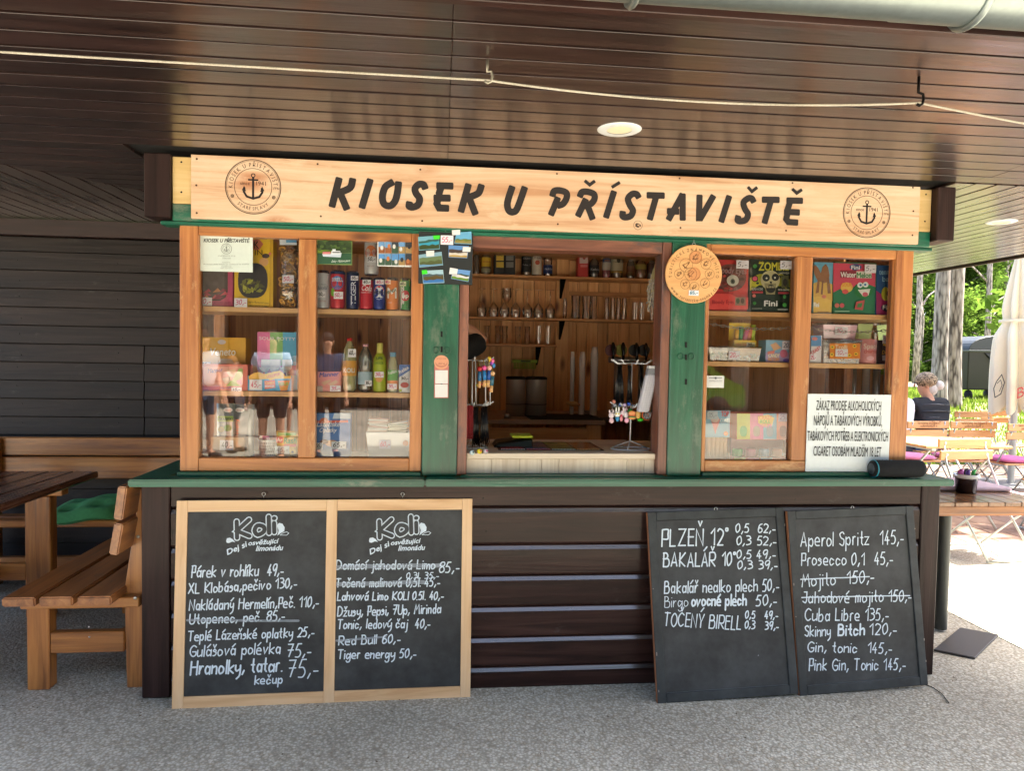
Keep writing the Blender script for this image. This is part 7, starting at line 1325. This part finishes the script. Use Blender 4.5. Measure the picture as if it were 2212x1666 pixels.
# ------------------------------------------------------------------ trees
def barkm():
    mt, n, p, N, L = nmat('pine_bark'); mp = objco(n, N, L, (7, 7, 1.6)); vo = N('ShaderNodeTexVoronoi'); vo.inputs['Scale'].default_value = 3; L(mp.outputs[0], vo.inputs[0]); no = N('ShaderNodeTexNoise'); no.inputs['Scale'].default_value = 2; no.inputs['Detail'].default_value = 8; L(mp.outputs[0], no.inputs[0])
    a = N('ShaderNodeMath'); a.operation = 'MULTIPLY'; L(vo.outputs['Distance'], a.inputs[0]); L(no.outputs[0], a.inputs[1]); rp = ramp(n, a.outputs[0], [(.08, (.42, .36, .31)), (.25, (.29, .245, .205)), (.42, (.07, .055, .045))], L); L(rp.outputs[0], p.inputs['Base Color']); p.inputs['Roughness'].default_value = .9
    bu = N('ShaderNodeBump'); bu.inputs['Strength'].default_value = .9; bu.inputs['Distance'].default_value = .03; bu.invert = True; L(a.outputs[0], bu.inputs['Height']); L(bu.outputs[0], p.inputs['Normal']); return mt
BARK = barkm()
def leafm(name, c0, c1, tr):
    mt = bpy.data.materials.new(name); mt.use_nodes = True; n = mt.node_tree; n.nodes.clear(); N, L = n.nodes.new, n.links.new; o = N('ShaderNodeOutputMaterial'); d = N('ShaderNodeBsdfDiffuse'); t = N('ShaderNodeBsdfTranslucent'); mx = N('ShaderNodeMixShader'); mx.inputs[0].default_value = .5
    ge = N('ShaderNodeNewGeometry'); rp = ramp(n, ge.outputs['Random Per Island'], [(0, c0), (1, c1)], L); L(rp.outputs[0], d.inputs[0]); tm = N('ShaderNodeVectorMath'); tm.operation = 'MULTIPLY'; L(rp.outputs[0], tm.inputs[0]); tm.inputs[1].default_value = tr; L(tm.outputs[0], t.inputs[0]); L(d.outputs[0], mx.inputs[1]); L(t.outputs[0], mx.inputs[2]); L(mx.outputs[0], o.inputs[0]); return mt
LEAF = leafm('leaves_bright', (.045, .085, .016), (.11, .165, .035), (1.8, 1.9, 1.3)); LEAF2 = leafm('leaves_deep', (.025, .055, .012), (.06, .11, .02), (1.8, 2, 1.2)); NEED = leafm('needles', (.018, .035, .012), (.04, .065, .02), (1.2, 1.3, 1))
def leafmesh(name, seed, H, Rr, z0, n, size, mat, clumps=60):
    r = random.Random(seed); vs = []; fs = []
    cl_ = []
    for k in range(clumps):
        h = r.random(); a = r.uniform(0, 6.283); q = Rr*(math.sin(math.pi*min(1, .12+h*.88))**.6)*r.uniform(.35, 1); cl_.append((q*math.cos(a), q*math.sin(a), z0+(H-z0)*h, r.uniform(.45, .9)*Rr*.36))
    for k in range(n):
        cx_, cy_, cz_, cr = cl_[k % clumps]; d = Vector((r.gauss(0, 1), r.gauss(0, 1), r.gauss(0, .75))); d = d/d.length*cr*r.random()**.4; c = Vector((cx_, cy_, cz_))+d
        u = Vector((r.gauss(0, 1), r.gauss(0, 1), r.gauss(0, .6))).normalized(); v = u.cross(Vector((r.gauss(0, 1), r.gauss(0, 1), r.gauss(0, 1)))).normalized(); s = size*r.uniform(.6, 1.3); o = len(vs)
        vs += [c-u*s, c+v*s*.45-u*s*.1, c+u*s, c-v*s*.45-u*s*.1]; fs.append((o, o+1, o+2, o+3))
    me = bpy.data.meshes.new(name); me.from_pydata([tuple(q) for q in vs], [], fs); me.materials.append(mat); return me, cl_
def tree(name, label, cat, loc, H, Rr, z0, n, size, mat, seed, tr=.16, grp=None, mesh=None, pale=False):
    r = random.Random(seed); gz = loc[2]; e = E(name, label, cat, loc, grp); me, cl_ = mesh or leafmesh('crown', seed, H, Rr, z0, n, size, mat)
    o = bpy.data.objects.new('crown', me); COL.objects.link(o); o.parent = e; o.rotation_euler = (0, 0, r.uniform(0, 6.28))
    b = MB(); b.tube([(0, 0, -.2), (.02, 0, .25), (r.uniform(-.1, .1), r.uniform(-.1, .1), H*.45), (r.uniform(-.2, .2), r.uniform(-.2, .2), H*.92)], [tr*1.5, tr, tr*.75, tr*.15], 12)
    for k in range(9): a = r.uniform(0, 6.28); z = z0+(H-z0)*r.uniform(.0, .8); b.tube([(0, 0, z), (math.cos(a)*Rr*.4, math.sin(a)*Rr*.4, z+.5), (math.cos(a)*Rr*.85, math.sin(a)*Rr*.85, z+1.0)], [tr*.3, tr*.2, tr*.06], 6)
    B('trunk', b, BARK, e, local=True); return e, (me, cl_)
# twin pine trunks on the lawn
for k, (px0, px1, lab) in enumerate(((2013, 2040, 'left trunk of the pair of tall pines on the lawn'), (2041, 2070, 'right trunk of the pair of tall pines, in front of the waste container'))):
    Y = 10.3+.25*k; c = at((px0+px1)/2, 870, Y=Y); R = (at(px1, 870, Y=Y).x-at(px0, 870, Y=Y).x)/2; gz = lz(0, Y); e = E('pine_tree', lab, 'tree', (c.x, Y, gz), 'twin pines on the lawn'); b = MB(); n = 20; rows = 30; vs = []
    rs = random.Random(k)
    for j in range(rows+1):
        z = -.2+j*.52; fl = 1+.35*math.exp(-max(0, z)*2.2)
        for i in range(n): a = i*math.tau/n; rad = R*fl*(1-z*.022)*(1+.05*math.sin(a*5+z)+rs.uniform(-.03, .03)); vs.append((rad*math.cos(a)+(.05 if k else -.05)*z*.0, rad*math.sin(a), z))
    b.add(vs, [(j*n+i, j*n+(i+1) % n, (j+1)*n+(i+1) % n, (j+1)*n+i) for j in range(rows) for i in range(n)], 0, True); B('trunk', b, BARK, e, local=True)
    me, _ = leafmesh('crown', 90+k, 17, 3.2, 9.5, 3500, .16, NEED, 40); o = bpy.data.objects.new('crown', me); COL.objects.link(o); o.parent = e
KN = [('slender', 'leafy'), ('bushy', 'bright'), ('tall', 'dense')]
protos = {}
def forest(lst, grp, where):
    for k, (x, y, kind, s) in enumerate(lst):
        H, Rr, z0, n, size, mat = [(9, 2.6, .5, 9000, .13, LEAF), (6.5, 2.8, .1, 9000, .12, LEAF), (13, 3.4, 1.5, 10000, .16, LEAF2)][kind]
        e, protos[kind] = tree('leafy_tree', '%s, %s' % (['young light green tree', 'low bushy bright green tree', 'tall darker green tree'][kind], where[k] if isinstance(where, list) else where), 'tree', (x, y, lz(x, y)), H, Rr, z0, n, size, mat, 10+k+(int(abs(y))), grp=grp, mesh=protos.get(kind)); e.scale = (s, s, s)
forest([(9.2, 5.2, 0, .95)], 'terrace shade trees', ['shading the far terrace tables from the right'])
fx = lambda px, Y: at(px, 700, Y=Y).x
FL = [(fx(1985, 30), 30, 1, 1), (fx(2100, 31), 33, 0, 1), (fx(2180, 30), 31.5, 1, 1.1), (fx(2010, 38), 38, 2, 1), (fx(2130, 40), 40, 2, 1.1), (fx(2240, 38), 37, 0, 1.2), (fx(1930, 36), 36, 0, 1.1), (fx(1870, 31), 32, 1, 1), (fx(1800, 38), 38, 2, 1), (fx(2330, 33), 33, 1, 1.2), (fx(2060, 46), 46, 0, 1.5), (fx(2200, 48), 48, 0, 1.6), (fx(1950, 48), 48, 1, 2.0), (fx(2400, 42), 42, 2, 1.1), (fx(2090, 36), 34.5, 1, .9), (fx(1700, 40), 40, 0, 1.3), (fx(2500, 36), 36, 1, 1.3)]
FW = ['right behind the twin pines', 'above the waste container', 'behind the closed parasol', 'rising behind the twin pines', 'tall behind the waste container', 'right of the parasol', 'at the kiosk window edge', 'seen through the right kiosk window', 'far behind the right kiosk window', 'just outside the right of the frame', 'far beyond the waste container', 'far behind the parasol', 'far left behind the kiosk edge', 'far right beyond the terrace', 'low between the pines and the parasol', 'hidden far behind the kiosk', 'low at the far right']
forest(FL, 'trees beyond the lawn', FW)
for k, (px, Y) in enumerate(((1978, 25), (2128, 27), (2165, 33))):
    c = at(px, 800, Y=Y); gz = lz(0, Y); e = E('slim_trunk', ['thin dark trunk left of the twin pines', 'thin brown trunk above the waste container', 'thin pale trunk beside the parasol'][k], 'tree', (c.x, Y, gz), 'bare slim trunks at the wood edge'); B('trunk', MB().tube([(0, 0, -.1), (.05, 0, 3), (-.05, 0, 8), (.1, 0, 13)], [.15, .12, .10, .05], 10), BARK, e, local=True)
    for j in range(4): B('limb', MB().tube([(0, 0, 3+j*1.5), (.6*(-1)**j, .2, 3.7+j*1.5), (1.2*(-1)**j, .3, 4.1+j*1.5)], [.05, .035, .015], 6), BARK, e, local=True)
BL_ = [(-9, -22, 2, 1.2), (-3.5, -22, 2, 1.2), (1.5, -22, 2, 1.15), (7, -22, 2, 1.2), (12, -22, 2, 1.25), (-14, -15, 2, 1), (19, -13, 0, 1.3), (4, -27, 2, 1.3), (-6, -27, 2, 1.3), (10, -26, 2, 1.3), (-18, -22, 2, 1.2), (19, -21, 2, 1.2)]
forest(BL_, 'trees across the square behind the viewer', ['one of the row across the square, %s' % q for q in ('leftmost near', 'second near', 'opposite the hatch', 'fourth near', 'fifth near', 'far left flank', 'right flank', 'tall far middle', 'tall far left', 'tall far right', 'outermost left', 'outermost right')])
# grass tufts on the lawn
r = random.Random(5); vs = []; fs = []
for k in range(26000):
    y = 6.5+13*r.random()**1.2; x = r.uniform(.42*(y+3), .95*(y+3)+2); z = lz(x, y)-.02+.03*math.sin(x*1.3)*math.sin(y*.9); h = r.uniform(.05, .13); a = r.uniform(0, 3.14); d = Vector((math.cos(a), math.sin(a), 0))*.011*(1+y*.06); o = len(vs); c = Vector((x, y, z)); t = Vector((r.uniform(-.03, .03), r.uniform(-.03, .03), h)); vs += [c-d, c+d, c+t]; fs.append((o, o+1, o+2))
me = bpy.data.meshes.new('grass'); me.from_pydata([tuple(q) for q in vs], [], fs); me.materials.append(leafm('grass_blades', (.06, .11, .015), (.17, .21, .05), (1.5, 1.6, 1))); o = bpy.data.objects.new('grass', me); COL.objects.link(o); tag(o, 'short sunlit grass beyond the terrace', 'grass', kind='stuff')

# ------------------------------------------------------------------ people
def skin(name, V, Ed, Rd, mat, parent, sub=2):
    me = bpy.data.meshes.new(name); me.from_pydata([tuple(v) for v in V], Ed, []); o = bpy.data.objects.new(name, me); COL.objects.link(o)
    md = o.modifiers.new('s', 'SKIN'); sv = me.skin_vertices[0].data
    for i, q in enumerate(Rd): sv[i].radius = q if isinstance(q, tuple) else (q, q)
    sv[0].use_root = True; ms = o.modifiers.new('u', 'SUBSURF'); ms.levels = sub; ms.render_levels = sub
    dg = bpy.context.evaluated_depsgraph_get(); m2 = bpy.data.meshes.new_from_object(o.evaluated_get(dg)); bpy.data.objects.remove(o)
    m2.materials.clear(); m2.materials.append(mat)
    for p in m2.polygons: p.use_smooth = True
    o = bpy.data.objects.new(name, m2); COL.objects.link(o); o.parent = parent; return o
SK = col(214, 160, 130, .6)
def person(label, loc, rz, J=None, shirt=(230, 230, 230), legs=(40, 42, 50), skinc=SK, hair=(70, 50, 36), short=True, bare=True, s=1., grp=None, sleeve=.5):
    j = dict(pel=(0, 0, .95), waist=(0, 0, 1.08), chest=(0, .01, 1.30), neck=(0, 0, 1.47), hb=(0, -.01, 1.56), ht=(0, -.015, 1.67), sl=(-.19, 0, 1.40), sr=(.19, 0, 1.40), el=(-.24, .02, 1.12), er=(.24, .02, 1.12), wl=(-.25, -.06, .88), wr=(.25, -.06, .88), hl=(-.25, -.09, .80), hr=(.25, -.09, .80),
             tl=(-.10, 0, .90), tr=(.10, 0, .90), kl=(-.11, -.01, .50), kr=(.11, -.01, .50), al=(-.12, .02, .09), ar=(.12, .02, .09), fl=(-.13, -.14, .035), fr=(.13, -.14, .035))
    if J: j.update(J)
    e = E('person', label, 'person', loc, grp, (0, 0, rz)); e.scale = (s, s, s)
    K_ = ['pel', 'waist', 'chest', 'neck', 'hb', 'ht', 'sl', 'el', 'wl', 'hl', 'sr', 'er', 'wr', 'hr', 'tl', 'kl', 'al', 'fl', 'tr', 'kr', 'ar', 'fr']; ix = {k: i for i, k in enumerate(K_)}
    Ed = [('pel', 'waist'), ('waist', 'chest'), ('chest', 'neck'), ('neck', 'hb'), ('hb', 'ht'), ('chest', 'sl'), ('sl', 'el'), ('el', 'wl'), ('wl', 'hl'), ('chest', 'sr'), ('sr', 'er'), ('er', 'wr'), ('wr', 'hr'), ('pel', 'tl'), ('tl', 'kl'), ('kl', 'al'), ('al', 'fl'), ('pel', 'tr'), ('tr', 'kr'), ('kr', 'ar'), ('ar', 'fr')]
    Rd = [(.11, .10), (.10, .09), (.11, .10), .052, (.078, .085), (.080, .095), .055, .043, .028, (.03, .018), .055, .043, .028, (.03, .018), .085, .058, .042, (.04, .03), .085, .058, .042, (.04, .03)]
    skin('body', [j[k] for k in K_], [(ix[a], ix[b_]) for a, b_ in Ed], Rd, skinc, e)
    g = lambda a, b_, t: tuple(Vector(j[a]).lerp(Vector(j[b_]), t))
    V = [j['pel'], j['waist'], j['chest'], g('chest', 'neck', .8), j['sl'], g('sl', 'el', sleeve), j['sr'], g('sr', 'er', sleeve)]; skin('shirt', V, [(0, 1), (1, 2), (2, 3), (2, 4), (4, 5), (2, 6), (6, 7)], [(.17, .14), (.165, .14), (.19, .15), (.085, .08), .075, .066, .072, .066], col(*shirt, .85), e)
    t = .85 if short else 1; kk = 'kl' if short else 'al'
    V = [(j['pel'][0], j['pel'][1], j['pel'][2]-.01), j['tl'], g('tl', 'kl', t), j['tr'], g('tr', 'kr', t)]; E2 = [(0, 1), (1, 2), (0, 3), (3, 4)]; R2_ = [(.158, .12), .102, .085, .102, .085]
    if not short: V += [j['al'], j['ar']]; E2 += [(2, 5), (4, 6)]; R2_[2] = R2_[4] = .078; R2_ += [.062, .062]
    skin('shorts' if short else 'trousers', V, E2, R2_, col(*legs, .9), e)
    hb, ht = Vector(j['hb']), Vector(j['ht']); hc = (hb+ht)/2; hd = j.get('face', (0, -1, 0)); fv = Vector(hd).normalized(); rv = fv.cross(Vector((0, 0, 1))).normalized()
    Mh = Matrix((( rv.x, fv.x, 0, 0), (rv.y, fv.y, 0, 0), (0, 0, 1, 0), (0, 0, 0, 1)))
    B('hair', MB().ell(hc-fv*.022+Vector((0, 0, .035)), (.092, .10, .105), 16, M=Mh), col(*hair, .8, var=.3), e, local=True)
    B('nose', MB().ell(hc+fv*.108+Vector((0, 0, -.005)), (.013, .016, .022), 8, M=Mh), skinc, e, local=True)
    for q in (-1, 1): B('ear', MB().ell(hc+rv*q*.088+Vector((0, 0, -.01)), (.010, .018, .028), 8, M=Mh), skinc, e, local=True); B('eye', MB().ell(hc+rv*q*.032+fv*.094+Vector((0, 0, .018)), (.012, .008, .008), 8, M=Mh), col(40, 30, 26, .3), e, local=True)
    B('mouth', MB().ell(hc+fv*.098+Vector((0, 0, -.045)), (.022, .006, .006), 8, M=Mh), col(160, 80, 76, .5), e, local=True)
    for a, w_ in (('l', -1), ('r', 1)):
        h = Vector(j['h'+a]); d = (h-Vector(j['w'+a])).normalized(); sd = d.cross(Vector((0, 1, .01))).normalized() if abs(d.y) < .9 else Vector((1, 0, 0))
        for k in range(4): p = h+sd*(-.024+.016*k); B('finger', MB().tube([p, p+d*.045, p+d*.075+Vector((0, -.012, 0))], [.0095, .0085, .006], 6), skinc, e, local=True)
        p = h-d*.02+Vector((0, -.02, 0)); B('thumb', MB().tube([p, p+Vector((0, -.03, 0))+d*.02, p+Vector((0, -.035, 0))+d*.045], [.011, .009, .007], 6), skinc, e, local=True)
        if not grp or bare: B('shoe', MB().ell(Vector(j['f'+a])+Vector((0, .06, .012)), (.05, .14, .045), 12), col(36, 36, 40, .6), e, local=True)
    return e
sit = dict(pel=(0, .08, .53), waist=(0, .10, .66), chest=(0, .06, .90), neck=(0, .02, 1.07), hb=(0, -.02, 1.15), ht=(0, -.03, 1.26), sl=(-.18, .05, 1.0), sr=(.18, .05, 1.0), el=(-.24, -.05, .77), er=(.24, -.05, .77), wl=(-.14, -.28, .76), wr=(.14, -.28, .76), hl=(-.08, -.34, .77), hr=(.08, -.34, .77), tl=(-.10, -.0, .52), tr=(.10, 0, .52), kl=(-.11, -.42, .53), kr=(.11, -.42, .53), al=(-.11, -.42, .10), ar=(.11, -.42, .10), fl=(-.11, -.56, .035), fr=(.11, -.56, .035))
p = CH[2][0]; sw = dict(sit); sw['face'] = (.85, -.3, 0); sw['hb'] = (.03, -.02, 1.15)
w1 = person('woman with white hair bun, leopard cap and shiny black vest seated on the terrace', (p.x, p.y, 0), math.pi+.05, sw, (44, 46, 52), (60, 80, 120), hair=(228, 222, 214), short=False, sleeve=.35)
hc = Vector((.015, -.025, 1.205)); b = MB().ell(hc+Vector((-.012, .01, .055)), (.116, .12, .10), 18); LEO = ground_mat('leopard_cap', [(.62, .46, .30), (.66, .50, .33), (.04, .025, .02), (.60, .44, .28)], 70, bump=.1); B('cap', b, LEO, w1, local=True)
B('nape_hair', MB().ell(hc+Vector((-.055, .035, -.045)), (.075, .078, .085), 14), col(222, 216, 208, .9, var=.2), w1, local=True); B('bun', MB().ell(hc+Vector((-.13, .075, .0)), (.055, .055, .055), 14), col(236, 230, 222, .9), w1, local=True)
for k in range(5): B('vest_seam', MB().tube([(-.17+.0*k, .16-.0*k, .68+k*.075), (0, .175, .69+k*.075), (.17, .16, .68+k*.075)], .008, 8), col(70, 72, 78, .25), w1, local=True)
p = CH[7][0]; sw = dict(sit); sw['face'] = (-.6, -.5, 0); w2 = person('seated person in white shirt and pale cap, mostly hidden behind the kiosk edge', (p.x+.12, p.y, 0), math.pi, sw, (236, 240, 246), (90, 90, 100), hair=(230, 226, 214), short=False)
b = MB().ell((0, -.03, 1.25), (.108, .115, .08), 16); B('cap', b, col(232, 230, 220, .9), w2, local=True)
# server reaching inside the hatch: torso behind the green post, bent arm seen in the opening
Y = 1.05; el, sh, wr_ = at(1046, 735, Y=.95), at(965, 782, Y=Y-.2), at(990, 696, Y=1.0); o = Vector((at(948, 780, Y=Y).x, Y, 0)); dz = sh.z-1.40
Jd = {k: (v[0], v[1], v[2]+dz) for k, v in dict(pel=(0, 0, .95), waist=(0, 0, 1.08), chest=(0, .01, 1.30), neck=(0, 0, 1.47), hb=(0, .01, 1.56), ht=(0, .01, 1.67), sl=(-.17, 0, 1.40), sr=(.19, 0, 1.40), er=(.22, .02, 1.12), wr=(.2, -.02, .9), hr=(.2, -.04, .84), tl=(-.10, 0, .90), tr=(.10, 0, .90), kl=(-.11, 0, .55), kr=(.11, 0, .55), al=(-.12, .02, .2), ar=(.12, .02, .2), fl=(-.13, -.12, .15), fr=(.13, -.12, .15)).items()}
Rz = Matrix.Rotation(-math.pi/2, 3, 'Z'); Jd['el'] = tuple(Rz @ (el-o)); Jd['wl'] = tuple(Rz @ (wr_-o)); Jd['hl'] = tuple(Rz @ (wr_-o+Vector((-.06, .02, .05))))
person('server in a black t-shirt reaching up inside the hatch, hidden behind the green post', tuple(o), math.pi/2, Jd, (12, 12, 14), (20, 22, 26), hair=(60, 44, 34), short=False, sleeve=1.03, s=1)
# passers-by on the square behind the viewer, mirrored in the panes
def mir(px, py, D): q = at(px, py, Y=D); return q.x, -D
for px, D, rz, sh_, lg, lab, hr in ((585, 6.4, math.pi, (200, 214, 232), (44, 44, 52), 'man in a pale blue printed t-shirt and dark shorts standing on the square', (60, 46, 40)), (500, 7.5, 1.9, (226, 200, 190), (60, 60, 70), 'child in a pink top on the square', (170, 120, 70)), (705, 7.0, math.pi*.9, (52, 66, 96), (26, 28, 36), 'person in a navy hooded top on the square', (50, 40, 36)), (435, 6.8, 2.2, (214, 214, 214), (40, 60, 90), 'woman in a grey top near the plank wall side of the square', (90, 60, 40)), (635, 9.5, 2.9, (200, 190, 180), (70, 60, 60), 'second child in beige on the square', (120, 86, 60))):
    x, y = mir(px, 800, D); person(lab, (x, y, 0), rz, None, sh_, lg, hair=hr, s=.8 if 'child' in lab else 1, short='navy' not in lab, grp='people on the square')
STONE = ground_mat('stacked_stone', [(.22, .18, .13), (.36, .31, .24), (.28, .24, .19), (.42, .37, .30)], 7, bump=1)
e = E('stone_pavilion', 'stone-piered pavilion with dark glazing across the square', 'building', (1, -16.5, 0))
for x in [-8.6+2.4*i for i in range(11)]: 
    B('pier', MB().box(x, x+.55, -16.9, -16.3, 0, 4.2), STONE, e, .02)
    if x < 15: B('glazing', MB().box(x+.551, x+2.399, -16.65, -16.6, .05, 4.15), col(14, 20, 22, .1), e)
B('roof_slab', MB().box(-9.2, 16.6, -19, -15.2, 4.201, 4.6), DARK, e, .02); B('rear_wall', MB().box(-8.6, 15.9, -18.8, -18.6, 0, 4.2), DARK, e)
GX, GY = at(1462, 750, Y=12).x, 0; gc = E('parked_car', 'lime green hatchback parked at the far side of the square', 'car', (GX, -13.5, 0)); CG = col(92, 140, 40, .2, coat=1); prf = [(-1.9, .35), (-1.95, .75), (-1.2, .92), (-.7, 1.38), (.9, 1.42), (1.6, .98), (1.95, .85), (1.95, .35)]
b = MB(); b.prism([(GX+x, z) for x, z in prf], -14.3, -12.7); B('body', b, CG, gc, .06, seg=2)
for s in (-12.69, -14.31): B('side_window', MB().prism([(GX-1.0, .95), (GX-.6, 1.32), (GX+.8, 1.35), (GX+1.25, .98)], s-.005, s+.005), col(16, 20, 22, .08), gc)
for x in (-1.25, 1.25):
    for s in (-12.75, -14.25): B('wheel', MB().lathe([(.001, -.1), (.29, -.1), (.32, 0), (.29, .1), (.001, .1)], (GX+x, s, .32), 18, M=Matrix.Rotation(math.pi/2, 4, 'X')), BLACK, gc)

# nail heads and litter
b = MB()
for i, z in enumerate((.83, .70, .57, .44, .31, .18, .06)):
    for x in (-1.07, -.55, .2, .9, 1.6, 2.16): b.ell((x+R_.uniform(-.01, .01), -.0062, z+R_.uniform(-.01, .01)), (.003, .0012, .003), 6)
tag(B('nail_heads', b, col(30, 26, 25, .6, .5), K), kind='stuff'); b = MB()
for k in range(7, 18):
    for x in (-3.2, -2.6, -2.0, -1.45): b.ell((x+R_.uniform(-.02, .02), 1.659, k*.114+.06+R_.uniform(-.02, .02)), (.004, .002, .004), 6)
tag(B('nail_heads', b, col(60, 58, 56, .6, .5), wl), kind='stuff')
vs = []; fs = []
for k in range(420):
    near = k < 260; x = R_.uniform(-2.2, 2.8); y = -.02-abs(R_.gauss(0, .05)) if near else R_.uniform(-1.0, .3); s = R_.uniform(.002, .006) if near else R_.uniform(.003, .008); a_ = R_.uniform(0, 6.28); o = len(vs); u = Vector((math.cos(a_), math.sin(a_), 0))*s; v = Vector((-u.y, u.x, 0))*R_.uniform(.2, .6); c_ = Vector((x, y, .0015)); vs += [c_-u, c_-v+Vector((0, 0, .001)), c_+u+Vector((0, 0, R_.uniform(0, .003))), c_+v]; fs.append((o, o+1, o+2, o+3))
me = bpy.data.meshes.new('leaf_litter'); me.from_pydata([tuple(q) for q in vs], [], fs); me.materials.append(col(92, 70, 44, .9, var=.5)); o = bpy.data.objects.new('leaf_litter', me); COL.objects.link(o); tag(o, 'scattered brown needles and leaf bits on the pavement along the kiosk', 'litter', kind='stuff')
